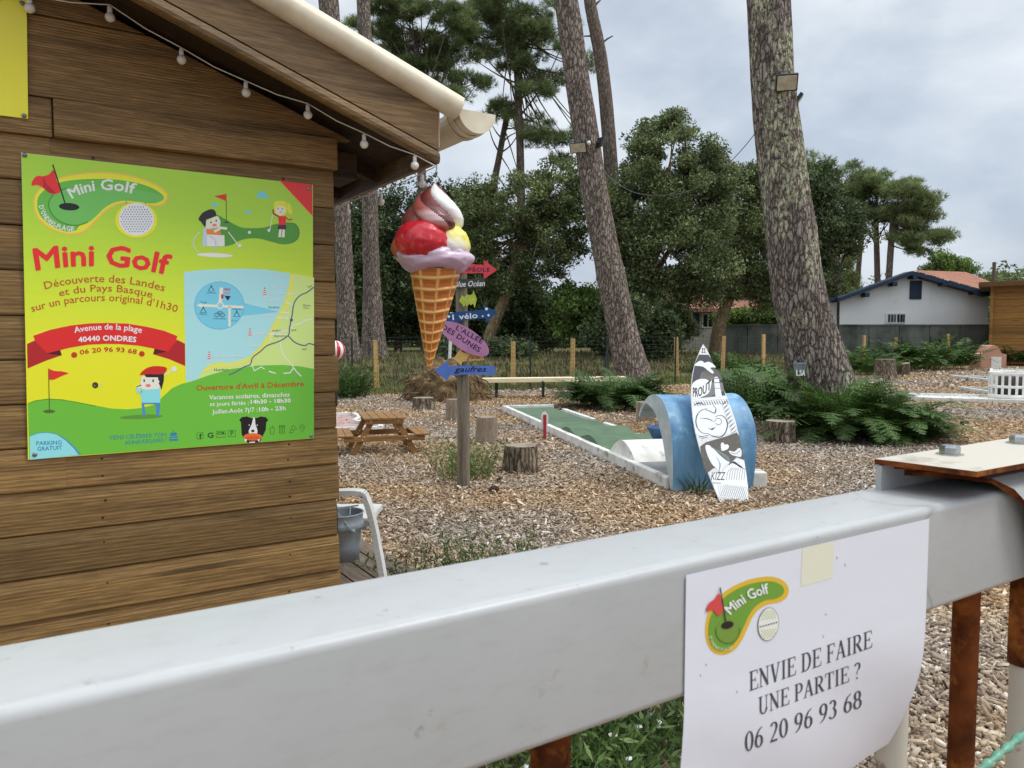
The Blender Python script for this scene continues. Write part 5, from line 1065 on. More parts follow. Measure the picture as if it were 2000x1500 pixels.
# white lattice basket tower
g = G(1998, 783); rb = .42; bc = g + Vector((0, rb, 0)); lt = thing('lattice_tower', 'round white lattice basket obstacle at the right edge of the course', 'obstacle', bc)
wp = M("white painted bars", (.76, .76, .74), lin((206, 204, 196)), 8, rough=.5); hh = .60
for z, h_ in ((.06, .12), (.29, .06), (hh - .03, .07)):
    m2 = MB(); m2.lathe([(rb - .012, z - h_ / 2), (rb + .012, z - h_ / 2), (rb + .012, z + h_ / 2), (rb - .012, z + h_ / 2), (rb - .012, z - h_ / 2)], bc, 40); m2.build('hoop', wp, lt)
for k in range(20):
    a = 2 * math.pi * k / 20; m2 = MB(); m2.box((bc.x + math.cos(a) * rb, bc.y + math.sin(a) * rb, hh / 2), (.018, .05, hh - .01), rz=a); m2.build('slat', wp, lt)
m2 = MB(); m2.lathe([(0, .05), (rb * .7, .05), (rb * .7, .5), (0, .5)], bc, 24); m2.build('core', M("dark core", lin((70, 62, 58)), rough=.9), lt)
# small pink building with white door
gp = G(1940, 720); Y = gp.y; sp_ = 1 / FPX * Y
pk = thing('pink_building', 'small pink minigolf building with curved gable and white door', 'obstacle', gp)
pinkm = M("pink render", lin((190, 144, 122)), lin((174, 128, 108)), 3, rough=.85, bs=.1)
pr_ = [(-25, 0), (-25, 28), (-15, 30), (-11, 38), (-6, 44), (0, 46), (6, 44), (11, 38), (15, 30), (25, 28), (25, 0)]
m2 = MB(); m2.prism([gp + Vector((x * sp_, 0, y * sp_)) for x, y in pr_], (0, .8, 0)); m2.build('wall', pinkm, pk)
m2 = MB(); m2.prism([gp + Vector((x * sp_, -.02, y * sp_)) for x, y in ((-5, 0), (-5, 23), (15, 23), (15, 0))], (0, .015, 0)); m2.build('door', wp, pk)
# long cream bench on black legs
bl0, br0 = G(968, 778), G(1061, 777); Yb = bl0.y
bn_ = thing('long_bench', 'long cream plank bench on black metal legs', 'bench', G(1061, 777))
xa_, xb_ = at(942, 743, Yb).x, at(1196, 743, Yb).x; zt = at(1000, 739, Yb).z
m2 = MB(); m2.beam((xa_, Yb + .1, zt - .05), (xb_ + .35, Yb + .45, zt - .03), .34, .10); bevel(m2.build('seat', M("cream painted plank", lin((238, 226, 192)), lin((224, 210, 172)), 6, (.4, 1, 1), rough=.6), bn_), .01)
blk = M("black metal", lin((34, 34, 36)), rough=.5)
for px in (968, 1060, 1155):
    x = at(px, 776, Yb).x
    for dy in (0, .2): m2 = MB(); m2.box((x + dy * .15, Yb + dy + .04, (zt - .06) / 2), (.035, .035, zt - .06)); m2.build('leg', blk, bn_)
# uprooted earth mound with roots
g = G(872, 787); mo = thing('root_mound', 'mound of earth and tangled roots behind the signpost', 'mound', g); Y = g.y + .8
earth = M("root earth", lin((118, 98, 70)), lin((78, 66, 50)), 5, rough=1, bs=1, bd=.06, detail=9, c3=lin((150, 128, 94)), scale3=7, lo3=.5, hi3=.62, spec=.05)
m2 = MB(); n = 48; rows = 22; vs = []; cc = Vector((at(872, 760, Y).x, Y, 0))
for i in range(rows + 1):
    for j in range(n):
        th = math.pi * .5 * i / rows; a = 2 * math.pi * j / n; d = Vector((math.sin(th) * math.cos(a), math.sin(th) * math.sin(a), math.cos(th)))
        k = 1 + .22 * mnoise.noise(d * 2 + Vector((4, 0, 0))) + .13 * mnoise.noise(d * 5) + .07 * mnoise.noise(d * 13); vs.append(cc + Vector((d.x * .90 * k * (1 - .15 * d.z), d.y * .70 * k, max(-.02, d.z * .84 * k))))
m2.add(vs, [(i * n + j, (i + 1) * n + j, (i + 1) * n + (j + 1) % n, i * n + (j + 1) % n) for i in range(rows) for j in range(n)], 0, None, True); m2.build('earth', earth, mo)
rootm = M("roots", lin((112, 90, 64)), lin((72, 56, 40)), 12, rough=.95, bs=.5); q = random.Random(5); m2 = MB()
for i in range(70):
    a = q.uniform(-math.pi, 0) if i < 50 else q.uniform(0, math.pi); th = q.uniform(.5, 1.5); d = Vector((math.sin(th) * math.cos(a), math.sin(th) * math.sin(a), math.cos(th))); p = cc + Vector((d.x * .88, d.y * .69, max(.03, d.z * .81))); pts = [p]
    dr = Vector((d.x + q.uniform(-.6, .6), d.y * .6 - .1, q.uniform(-.9, .1))).normalized()
    for s_ in range(4): p = p + dr * q.uniform(.06, .16); p.z = max(.02, p.z); pts.append(p); dr = (dr + Vector((q.uniform(-.6, .6), q.uniform(-.4, .2), q.uniform(-.5, .3)))).normalized()
    m2.tube(pts, [.022, .017, .012, .008, .004], 5)
tag(m2.build('roots', rootm, mo), kind='stuff')
m2 = MB(); st = at(908, 733, g.y + .15); m2.sphere(st, (.10, .08, .075), 14); tag(m2.build('stone', M("ochre stone", lin((196, 158, 110)), lin((170, 132, 90)), 8, rough=.9)), 'rounded ochre stone lodged in the root mound', 'stone')
a, b = at(878, 668, Y + .5), at(875, 716, Y + .5); m2 = MB(); m2.tube([Vector((b.x, b.y, .02)), a + (a - b) * 1.2], .035, 10); tag(m2.build('white_pole', wp), 'slim white pole standing behind the root mound', 'pole')
# striped balloon-like obstacle beyond the kiosk corner
oc = at(655, 684, 15.0); so = thing('striped_obstacle', 'red and white striped round obstacle half hidden by the kiosk corner', 'obstacle', Vector((oc.x, oc.y, 0)))
m2 = MB(); n = 32; m_ = 16; r_ = .19
for j in range(n):
    for i in range(m_):
        f = lambda i, j: (oc.x + r_ * math.sin(math.pi * i / m_) * math.cos(2 * math.pi * j / n), oc.y + r_ * math.sin(math.pi * i / m_) * math.sin(2 * math.pi * j / n), oc.z + r_ * math.cos(math.pi * i / m_))
        m2.add([f(i, j), f(i + 1, j), f(i + 1, j + 1), f(i, j + 1)], [(0, 1, 2, 3)], 0, lin((190, 40, 56)) if (j // 2) % 2 else lin((236, 232, 232)), True)
m2.build('striped_ball', vcol("striped gloss paint", .3), so, colors=True)
m2 = MB(); m2.tube([(oc.x, oc.y, 0), (oc.x, oc.y, oc.z - r_ + .02)], .03, 10); m2.build('stand', blk, so)
# white plastic chair beside the kiosk with zinc bucket on its arm
YC = 3.95; ch = thing('plastic_chair', 'white plastic garden chair half hidden behind the kiosk corner', 'chair', Vector((-.9, YC, 0)))
wpl = M("white resin", (.74, .74, .73), lin((206, 206, 200)), 6, rough=.4)
m2 = MB(); az = at(700, 966, YC).z
def bar(pts, wd, th, nm):
    m3 = MB(); pts = [Vector(p) for p in spline(pts, 6, False)]
    for a, b in zip(pts, pts[1:]): m3.beam(a, b + (b - a) * .05, wd, th, side=(0, 1, 0))
    return m3.build(nm, wpl, ch)
xr_ = at(716, 970, YC).x
bar([(xr_ - .62, YC + .02, az - .03), (xr_ - .3, YC, az), (xr_ - .05, YC, az + .012), (xr_ + .0, YC, az - .03), (xr_ + .035, YC, az - .16), (xr_ + .06, YC, az - .3), (xr_ + .085, YC, az - .46), (xr_ + .09, YC, 0.01)], .075, .028, 'arm_and_leg')
m2 = MB(); m2.box((xr_ - .28, YC + .26, .4), (.55, .5, .03)); m2.build('seat', wpl, ch)
m2 = MB(); m2.box((xr_ - .6, YC + .3, .6), (.03, .44, .46)); m2.build('backrest', wpl, ch)
bar([(xr_ - .66, YC + .45, az - .03), (xr_ - .6, YC + .45, az), (xr_ - .56, YC + .45, az), (xr_ - .5, YC + .45, az - .16), (xr_ - .46, YC + .45, .01)], .06, .026, 'arm_and_leg')
bar([(xr_ - .1, YC + .005, az - .14), (xr_ + .03, YC + .005, az - .15)], .05, .03, 'brace')
YK = 3.70; bt, bb = at(664, 1000, YK), at(668, 1090, YK); rt_ = 45 / FPX * YK; rb_ = 36 / FPX * YK
bk2 = thing('bucket', 'grey zinc bucket hanging at the chair beside the kiosk', 'bucket', Vector((bt.x, YK, bb.z))); zincb = M("zinc bucket", lin((150, 160, 168)), lin((122, 132, 142)), 9, rough=.5, metal=.3, bs=.05)
m2 = MB(); hb = bt.z - bb.z; pr_ = [(0, .0), (rb_, 0), (rb_ + (rt_ - rb_) * .3, hb * .3), (rb_ + (rt_ - rb_) * .68, hb * .68), (rt_ * .985 + .004, hb * .7), (rt_ * .98, hb * .73), (rt_ * .99 + .004, hb * .76), (rt_ * .985, hb * .79), (rt_, hb - .006), (rt_ + .005, hb), (rt_ - .002, hb + .002), (rt_ - .004, hb - .01), (rb_ * .98, .01), (0, .008)]
m2.lathe(pr_, (bt.x, YK, bb.z), 36); m2.build('body', zincb, bk2)
m2 = MB(); c0 = Vector((bt.x + .03, YK - .02, bt.z)); m2.tube([at(650, 992, YK - .06), at(668, 1012, YK - .1), at(686, 1036, YK - .1)], .0022, 6); m2.tube([at(684, 990, YK + .09), at(683, 1010, YK + .05), at(688, 1040, YK - .1)], .003, 6); m2.tube([at(672, 991, YK + .12), at(700, 987, YK + .12)], .004, 6); m2.sphere(at(688, 1038, YK - .1), (.016, .006, .012), 10); m2.build('handle', zincb, bk2)
# grey deck boards beside the kiosk
dk = thing('wooden_deck', 'grey weathered wooden deck boards under the plastic chair', 'deck', corner + Vector((0, .5, 0)), ANG); decks = woodmat("grey decking", lin((138, 124, 108)), lin((118, 106, 92)), lin((82, 72, 62)), along='Y', rough=.9, bs=.4)
m2 = MB()
for k in range(4): m2.box((.07 + k * .125, .75, .06), (.115, 1.5, .03))
bevel(m2.build('boards', decks, dk, True), .004); m2 = MB(); m2.box((.25, .1, .03), (.48, .06, .05)); m2.box((.25, 1.4, .03), (.48, .06, .05)); m2.build('joists', decks, dk, True)
# ================================================================== fence and stakes
fx = [-3.74 + 2.11 * k for k in range(-4, 6)]; fence = [(x, fence_y(x)) for x in fx] + [(6.8 + 2.2 * k, 23.15 + 2.2 * .875 * k) for k in range(1, 9)]
fc = thing('wire_fence', 'dark green wire mesh fence with thin dark posts round the course', 'fence', (fence[0][0], fence[0][1], 0)); fm = M("dark fence wire", lin((44, 52, 48)), rough=.5, metal=.3); FH = 1.36
for x, y in fence: m2 = MB(); m2.tube([(x, y, gz(x, y) - .02), (x, y, gz(x, y) + FH + .02)], .024, 8); m2.build('post', fm, fc)
m2 = MB(); wr = .0022
def cross3(a, b):
    a = Vector(a); b = Vector(b); d = (b - a).normalized(); u = d.cross(Vector((0.3, 1, .2))).normalized() * wr; v = d.cross(u); k = len(m2.v)
    m2.v += [tuple(a + u), tuple(a - u * .5 + v * .87), tuple(a - u * .5 - v * .87), tuple(b + u), tuple(b - u * .5 + v * .87), tuple(b - u * .5 - v * .87)]
    for f in ((0, 1, 4, 3), (1, 2, 5, 4), (2, 0, 3, 5)): m2.f.append(tuple(k + i for i in f)); m2.m.append(0); m2.c.append((1, 1, 1)); m2.sm.append(False)
for (x0, y0_), (x1, y1_) in zip(fence, fence[1:]):
    l = math.hypot(x1 - x0, y1_ - y0_); nn = int(l / .10)
    for k in range(nn): t = k / nn; x, y = x0 + (x1 - x0) * t, y0_ + (y1_ - y0_) * t; z = gz(x, y); cross3((x, y, z), (x, y, z + FH))
    wr = .0032
    for k in range(14): z = FH * k / 13; cross3((x0, y0_, gz(x0, y0_) + z), (x1, y1_, gz(x1, y1_) + z))
    wr = .0022
m2.build('wire_mesh', fm, fc)
stk = M("fresh yellow timber", lin((206, 170, 108)), lin((184, 146, 88)), 6, (3, 3, .6), rough=.7)
first = None
SLAB = ['left of the ice cream cone', 'left of the leaning pine, above the bench', 'just left of the leaning pine trunk', 'between leaning pine and surfboard', 'just right of the surfboard tip', 'right of the surfboard beside the big pine', 'just right of the big lichen pine', 'above the tall dark stump', 'in ferns before the wall, near the timber building', 'closest to the right timber building']
for (px, top), lb in zip(((735, 664), (1002, 666), (1118, 661), (1322, 658), (1412, 656), (1491, 653), (1687, 655), (1748, 659), (1852, 652), (1903, 654)), SLAB):
    u = (px - 1000) / FPX; Y = 18.0
    while Y < fence_y(u * Y) + 1.1: Y += .05
    x = u * Y; z0 = gz(x, Y); zt = at(px, top, Y).z
    if first is None:
        m2 = MB(); m2.hexa([(-.06, -.035, -.2), (.06, -.035, -.2), (.06, .035, -.2), (-.06, .035, -.2), (-.058, -.035, 1.0), (.058, -.035, .99), (.058, .035, .99), (-.058, .035, 1.0)]); o = bevel(m2.build('wooden_stake', stk), .006); first = o
    else: o = first.copy(); COL.objects.link(o)
    o.location = (x, Y, zt - 1.0); o.scale = (1, 1, 1); o.rotation_euler = (R(random.uniform(-2, 2)), R(random.uniform(-2, 2)), R(random.uniform(-25, 25))); tag(o, 'pale yellow timber stake behind the fence, ' + lb, 'stake', 'pale timber stakes along the fence')
# ================================================================== houses behind
white = M("white render", lin((236, 236, 234)), lin((224, 226, 226)), .6, rough=.9, c3=lin((170, 172, 168)), scale3=.7, lo3=.6, hi3=.8, spec=.1, detail=8)
bluep = M("blue painted timber", lin((20, 44, 70)), lin((15, 34, 56)), 5, rough=.6)
tilem, t_, b_ = newmat("terracotta tiles"); v_ = coords(t_); wv = N(t_, 'ShaderNodeTexWave', bands_direction='X', i_Scale=1.6, i_Distortion=.6); t_.links.new(v_, wv.inputs['Vector']); b_.inputs['Roughness'].default_value = .9
c_ = mix(t_, ramp(t_, noise(t_, v_, 2.5, 8, .7), [(.35, 0), (.65, 1)]), lin((146, 88, 68)), lin((172, 122, 100))); c_ = mix(t_, ramp(t_, noise(t_, v_, 1.1, 5), [(.55, 0), (.7, .6)]), c_, lin((140, 112, 92))); c_ = mix(t_, ramp(t_, wv.outputs[0], [(0, .45), (.3, 0)]), c_, lin((96, 58, 44))); t_.links.new(c_, b_.inputs['Base Color']); bump(t_, b_, wv.outputs[0], .6, .08)
HY = 41.0; W_ = lambda px, py, dy=0.0: at(px, py, HY + dy)
hs = thing('white_house', 'white gabled house with blue roof edge, blue shutter and terracotta roof', 'house', Vector((W_(1783, 640).x, HY, gz(W_(1783, 640).x, HY))))
hz0 = .3
wall_pts = [(1640, 660), (1640, 588), (1783, 536), (1931, 580), (1931, 660)]
m2 = MB(); m2.prism([Vector((W_(x, y).x, HY, W_(x, y).z if y < 655 else hz0)) for x, y in wall_pts], (3.8, 8.2, 0)); m2.prism([Vector((W_(x, y).x, HY + .35, W_(x, y).z if y < 655 else hz0)) for x, y in ((1618, 660), (1618, 590), (1640, 588), (1640, 660))], (0, 8, 0)); m2.build('wall', white, hs)
def rake(p, q, nm, th=8, over=-.6):
    m3 = MB(); a, b = W_(*p, over), W_(*q, over); h_ = th / FPX * HY; m3.hexa([a - Vector((0, 0, h_)), b - Vector((0, 0, h_)), b - Vector((0, -.9, h_)), a - Vector((0, -.9, h_)), a, b, b + Vector((0, .9, 0)), a + Vector((0, .9, 0))]); return m3.build(nm, bluep, hs)
rake((1638, 582), (1783, 529), 'barge_board', 7.5); rake((1783, 529), (1934, 571), 'barge_board', 7.5); rake((1612, 581), (1641, 580), 'barge_board', 7, -.3)
for px, py in ((1783, 541), (1744, 555), (1690, 576), (1841, 554), (1901, 571)): m3 = MB(); p = W_(px, py, -.35); m3.box(p, (.24, .5, .22)); m3.build('rafter_end', bluep, hs)
m3 = MB(); a, b, c, d_ = W_(1783, 527.5, -.55), W_(1872, 532, 4.5), W_(1936, 570, -.55), W_(1945, 569, 4)
m3.add([a, c, W_(1990, 572, 7), W_(1886, 531, 7)], [(0, 1, 2, 3)]); p_, q_ = W_(1783, 530, -.5), W_(1638, 582.5, -.5); m3.add([p_, p_ + Vector((3.6, 8.2, 0)), q_ + Vector((3.6, 8.2, 0)), q_], [(0, 1, 2, 3)]); m3.build('roof', tilem, hs)
def rect(p, q, nm, mat, par, dy, th=.05, Yb=HY):
    m3 = MB(); a, b = at(*p, Yb + dy), at(*q, Yb + dy); m3.hexa([(a.x, Yb + dy, b.z), (b.x, Yb + dy, b.z), (b.x, Yb + dy + th, b.z), (a.x, Yb + dy + th, b.z), (a.x, Yb + dy, a.z), (b.x, Yb + dy, a.z), (b.x, Yb + dy + th, a.z), (a.x, Yb + dy + th, a.z)]); return m3.build(nm, mat, par)
rect((1778, 548), (1800, 584), 'shutter', bluep, hs, -.06)
wf = rect((1730, 611), (1768, 632), 'window', wp, hs, -.05)
dkg = M("dark window glass", lin((30, 32, 36)), rough=.1)
for x0, x1 in ((1735, 1739), (1741, 1745), (1747, 1749.5), (1753, 1757), (1759, 1763), (1764.5, 1767)): rect((x0, 614), (x1, 629), 'pane', dkg, wf, -.07, .02)
# concrete boundary wall in front of the house
cw = M("weathered concrete wall", lin((110, 112, 106)), lin((80, 84, 78)), 1.2, (1, 1, .4), rough=.95, bs=.2, c3=lin((62, 68, 62)), scale3=1.2, lo3=.5, hi3=.7, detail=8, spec=.1)
a, b = at(1400, 636, 38.6), at(1933, 636, 38.6); m2 = MB(); nseg = 9
for k in range(nseg): x0, x1 = a.x + (b.x - a.x) * k / nseg, a.x + (b.x - a.x) * (k + 1) / nseg; m2.box(((x0 + x1) / 2, 38.6, (a.z + .1) / 2), (x1 - x0 - .03, .16, a.z - .1))
m2.box(((a.x + b.x) / 2, 38.6, a.z + .03), (b.x - a.x, .24, .06)); tag(m2.build('boundary_wall', cw), 'dark grey weathered concrete wall below the white house', 'wall')
# timber building at the right edge
yw = woodmat("yellow stained cladding", lin((168, 122, 58)), lin((146, 104, 50)), lin((104, 70, 34)), pitch=.36, rough=.65, bs=.2)
Yt = 36.6; a = at(1936, 560, Yt); tbd = thing('timber_building', 'yellow brown plank clad building at the right edge', 'building', Vector((a.x, Yt, 0)), R(-33)); TA = Vector((0, 0, a.z)); Yt0 = Yt; Yt = 0.0; a = TA; m2 = MB()
zt = a.z; nb2 = 12
for k in range(nb2): z0 = .05 + (zt - .05) * k / nb2; z1 = .05 + (zt - .05) * (k + 1) / nb2; m2.box((a.x + 5, Yt + 3, (z0 + z1) / 2), (10, 6 + .03 * (k % 2), z1 - z0 - .012))
m2.build('cladding', yw, tbd, True); m2 = MB(); m2.box((a.x + .06, Yt - .06, zt / 2), (.14, .14, zt)); m2.build('corner_post', yw, tbd, True)
m2 = MB(); m2.hexa([(a.x - .5, Yt - .5, zt - .02), (a.x + 11, Yt - .5, zt + .1), (a.x + 11, Yt + 7, zt + .1), (a.x - .5, Yt + 7, zt - .02), (a.x - .5, Yt - .5, zt + .2), (a.x + 11, Yt - .5, zt + .42), (a.x + 11, Yt + 7, zt + .42), (a.x - .5, Yt + 7, zt + .2)]); m2.build('roof', woodmat("brown fascia", lin((128, 90, 48)), lin((104, 72, 40)), lin((70, 48, 28)), rough=.6), tbd, True)
# second house under the oaks
Y2 = 45.0; h2_ = thing('shaded_house', 'low white house with terracotta roof half hidden behind the oaks', 'house', at(1400, 690, Y2)); V2 = lambda px, py, dy=0.0: at(px, py, Y2 + dy)
a, b = V2(1338, 606), V2(1480, 606); m2 = MB(); m2.box(((a.x + b.x) / 2, Y2 + 3, (a.z + .3) / 2), (b.x - a.x, 6, a.z - .3)); m2.build('wall', M('shaded cream render', lin((176, 170, 160)), lin((150, 146, 138)), 2, rough=.9), h2_)  # wall colour darkened to stand in for the shade under the oaks
m2 = MB(); m2.hexa([(a.x - .5, Y2 - .6, a.z - .1), (b.x + .5, Y2 - .6, a.z - .1), (b.x + .5, Y2 + 3, a.z + .9), (a.x - .5, Y2 + 3, a.z + .9), (a.x - .5, Y2 - .6, a.z + .1), (b.x + .5, Y2 - .6, a.z + .1), (b.x + .5, Y2 + 3, a.z + 1.1), (a.x - .5, Y2 + 3, a.z + 1.1)]); m2.build('roof', tilem, h2_)
for x0, x1 in ((1332, 1352), (1372, 1394)):
    wf = rect((x0, 612), (x1, 640), 'window', wp, h2_, -.05, .05, Y2)
    for xa2, xb2 in ((x0 + 2, (x0 + x1) / 2 - 1), ((x0 + x1) / 2 + 1, x1 - 2)): rect((xa2, 614), (xb2, 638), 'pane', dkg, wf, -.07, .02, Y2)
rect((1354, 612), (1366, 655), 'shutter', bluep, h2_, -.05, .05, Y2)
# small bits on the chips
st_ = thing('stand', 'dark braced stand leaning behind the left side of the leaning pine', 'stand', at(1184, 738, 20.6)); m2 = MB(); a = at(1187, 690, 20.6); b = at(1187, 745, 20.6); m2.beam((a.x, a.y, 0), a, .07, .07); m2.build('post', M("grey plastic", lin((92, 94, 98)), rough=.5), st_)
m2 = MB(); m2.beam(at(1176, 738, 20.4), at(1190, 668, 20.6), .035, .035); m2.build('brace', blk, st_)
g = G(1477, 955); m2 = MB(); m2.box(g + Vector((.05, .15, .07)), (.13, .2, .15)); tag(bevel(m2.build('concrete_block', kerbm), .012), 'small white concrete block at the right foot of the wave', 'block')
# utility pole far right
p = at(1942, 512, 60); m2 = MB(); m2.tube([(p.x, 60, 0), (p.x, 60, p.z)], .13, 8); tag(m2.build('utility_pole', M("pole timber", lin((96, 84, 74)), rough=.9)), 'thin wooden utility pole rising beyond the timber building', 'pole')
# ================================================================== vegetation
rg_ = np.random.default_rng(21)
def rot_frames(n, up_bias=.0):
    d = rg_.normal(size=(n, 3)); d[:, 2] += up_bias; d /= np.linalg.norm(d, axis=1)[:, None] + 1e-9
    r = rg_.normal(size=(n, 3)); e = np.cross(d, r); e /= np.linalg.norm(e, axis=1)[:, None] + 1e-9; return d, e
def leafquads(P, size, aspect=.55):
    n = len(P); d, e = rot_frames(n); s = (size * rg_.lognormal(0, .3, n))[:, None]; w_ = s * aspect
    nrm = np.cross(d, e); c = nrm * s * .18
    q = np.stack([P - d * s * .5 - c, P + e * w_ * .5 + c * .5, P + d * s * .5 - c, P - e * w_ * .5 + c * .5], 1)
    return q.reshape(-1, 3), np.arange(n * 4).reshape(n, 4)
def clumpleaves(C, rad, per, size, flat=.8, aspect=.55):
    n = len(C); k = np.repeat(np.arange(n), per); d = rg_.normal(size=(len(k), 3)); d /= np.linalg.norm(d, axis=1)[:, None]
    r = rg_.uniform(0, 1, len(k)) ** .45; P = C[k] + d * (r * rad[k])[:, None] * np.array([1, 1, flat]); return leafquads(P, size, aspect)
def tufts(C, rad, per, ln, flat=.55, k=9, wd=.020):
    n = len(C); i = np.repeat(np.arange(n), per); d = rg_.normal(size=(len(i), 3)); d /= np.linalg.norm(d, axis=1)[:, None]
    r = rg_.uniform(0, 1, len(i)) ** .5; P = C[i] + d * (r * rad[i])[:, None] * np.array([1, 1, flat])
    ax = d * .7 + np.array([0, 0, .75]); ax /= np.linalg.norm(ax, axis=1)[:, None]
    m = len(P); P = np.repeat(P, k, 0); ax = np.repeat(ax, k, 0); v = rg_.normal(size=(m * k, 3)); v = ax * 1.0 + v * .75; v /= np.linalg.norm(v, axis=1)[:, None]
    e = np.cross(v, rg_.normal(size=(m * k, 3))); e /= np.linalg.norm(e, axis=1)[:, None]; L = (ln * rg_.uniform(.6, 1.2, m * k))[:, None]
    q = np.stack([P - e * wd / 2, P + e * wd / 2, P + v * L + e * wd * .2, P + v * L - e * wd * .2], 1); return q.reshape(-1, 3), np.arange(m * k * 4).reshape(-1, 4)
oakleaf = leafmat("oak leaves", [lin((64, 74, 44)), lin((86, 97, 60)), lin((106, 117, 76)), lin((128, 138, 98))])
olive = leafmat("cork oak leaves", [lin((62, 72, 42)), lin((84, 96, 56)), lin((106, 116, 74)), lin((122, 130, 90))])
darkleaf = leafmat("dark evergreen leaves", [lin((50, 61, 38)), lin((70, 84, 52)), lin((94, 108, 70))])
bright = leafmat("fresh green leaves", [lin((58, 80, 36)), lin((80, 104, 48)), lin((108, 130, 66)), lin((120, 134, 76))])
needle = leafmat("pine needles", [lin((64, 76, 46)), lin((88, 103, 62)), lin((112, 126, 80)), lin((128, 134, 94))], .3)
fernm = leafmat("bracken fronds", [lin((38, 58, 24)), lin((54, 78, 32)), lin((66, 90, 40)), lin((84, 106, 56))], .3)
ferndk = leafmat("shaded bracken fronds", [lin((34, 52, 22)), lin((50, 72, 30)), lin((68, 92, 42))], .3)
pinebark = barkmat("maritime pine bark", lin((62, 54, 50)), lin((130, 117, 107)), lin((164, 151, 140)), .12, 5.4, 1.0, lin((168, 166, 134)))
lichbark = barkmat("lichen covered pine bark", lin((58, 51, 48)), lin((126, 114, 106)), lin((160, 148, 139)), .66, 6.0, 1.0, lin((198, 199, 166)))
farbark = barkmat("distant bark", lin((54, 46, 42)), lin((108, 94, 84)), lin((134, 120, 108)), .1, 4, .6)
tanbark = barkmat("cork oak bark", lin((76, 62, 48)), lin((140, 120, 92)), lin((166, 146, 114)), .2, 5, .6)
def treetrunk(pts, Y, n=20, mat=None, par=None, rough=.05, name='trunk', step=.25, snags=()):
    """pts: (px, py, width px) from top to bottom at distance Y"""
    W3 = [(*at(px, py, Y), w_ / FPX * Y / 2) for px, py, w_ in pts]; W3 = spline(W3, max(2, int((W3[0][2] - W3[-1][2]) / step / len(W3))), False)
    b = W3[-1]; W3.append((b[0], b[1], gz(b[0], b[1]) - .05, b[3] * 1.12)) if b[2] > gz(b[0], b[1]) else None
    m2 = MB(); P = [Vector(p[:3]) for p in W3]; rr_ = [p[3] for p in W3]
    def fn(i, j, p): a = 2 * math.pi * j / n; s = 1 / max(.12, rr_[i]); return 1 + rough * 1.6 * mnoise.noise(Vector((math.cos(a) * 2.4, math.sin(a) * 2.4, p.z * .9))) + rough * mnoise.noise(Vector((math.cos(a) * 7, math.sin(a) * 7, p.z * 2.6)))
    m2.tube(P, rr_, n, fn=fn)
    for a, c, w_ in snags:
        A_, B_ = at(*a, Y), at(*c, Y); m2.tube([A_, (A_ + B_) / 2 + Vector((0, 0, .03)), B_], [w_, w_ * .8, w_ * .5], 6)
    return m2.build(name, mat or pinebark, par), P
def limbs(start, targets, r0, mat, par, seed=0, name='branches', cap=40):
    q = random.Random(seed); m2 = MB(); targets = list(targets); q.shuffle(targets)
    for t in targets[:cap]:
        s = q.choice(start); t = Vector(t); d = (t - s); mid_ = s + d * .5 + Vector((q.uniform(-.2, .2), q.uniform(-.2, .2), -.10 * d.length + q.uniform(-.1, .2))); m2.tube(spline([tuple(s), tuple(mid_), tuple(t)], 4, False), [r0 * (1 - .78 * i / 8) for i in range(9)], 5)
    return tag(m2.build(name, mat, par), kind='stuff')
def broadleaf(label, Y, env, trunk, mat, nclump=130, per=210, crad=.62, size=.11, bark=None, name='oak_tree', cat='tree', group=None, dscale=1.0, seed=1, nlimb=26):
    global rg_
    rg_ = np.random.default_rng(seed)
    base = trunk[-1] if trunk else (env[0][0], 700, 10); bp_ = at(base[0], base[1], Y); root = thing(name, label, cat, Vector((bp_.x, Y, gz(bp_.x, Y))), group=group)
    vol = np.array([e[2] * e[3] for e in env], float); cnt = np.maximum(3, (nclump * vol / vol.sum()).astype(int)); C = []
    for (cx, cy, rx, ry), c in zip(env, cnt):
        p = at(cx, cy, Y); k = Y / FPX; d = rg_.normal(size=(c, 3)); d /= np.linalg.norm(d, axis=1)[:, None]; r = rg_.uniform(.25, 1, c) ** .5
        C.append(np.array(p) + d * r[:, None] * np.array([rx * k, min(rx, ry * 1.2) * k * dscale, ry * k]))
    C = np.concatenate(C); C[:, 2] = np.maximum(C[:, 2], gz(bp_.x, Y) + .3); rad = crad * rg_.uniform(.6, 1.35, len(C)); v, f = clumpleaves(C, rad, per, size); npmesh('crown', v, f, mat, root)
    if trunk: o, P = treetrunk(trunk, Y, 14, bark or farbark, root); limbs(P[:max(2, len(P) // 2)], [tuple(c) for c in C], trunk[0][2] / FPX * Y / 2 * .5 + .02, bark or farbark, root, seed, cap=nlimb)
    return root
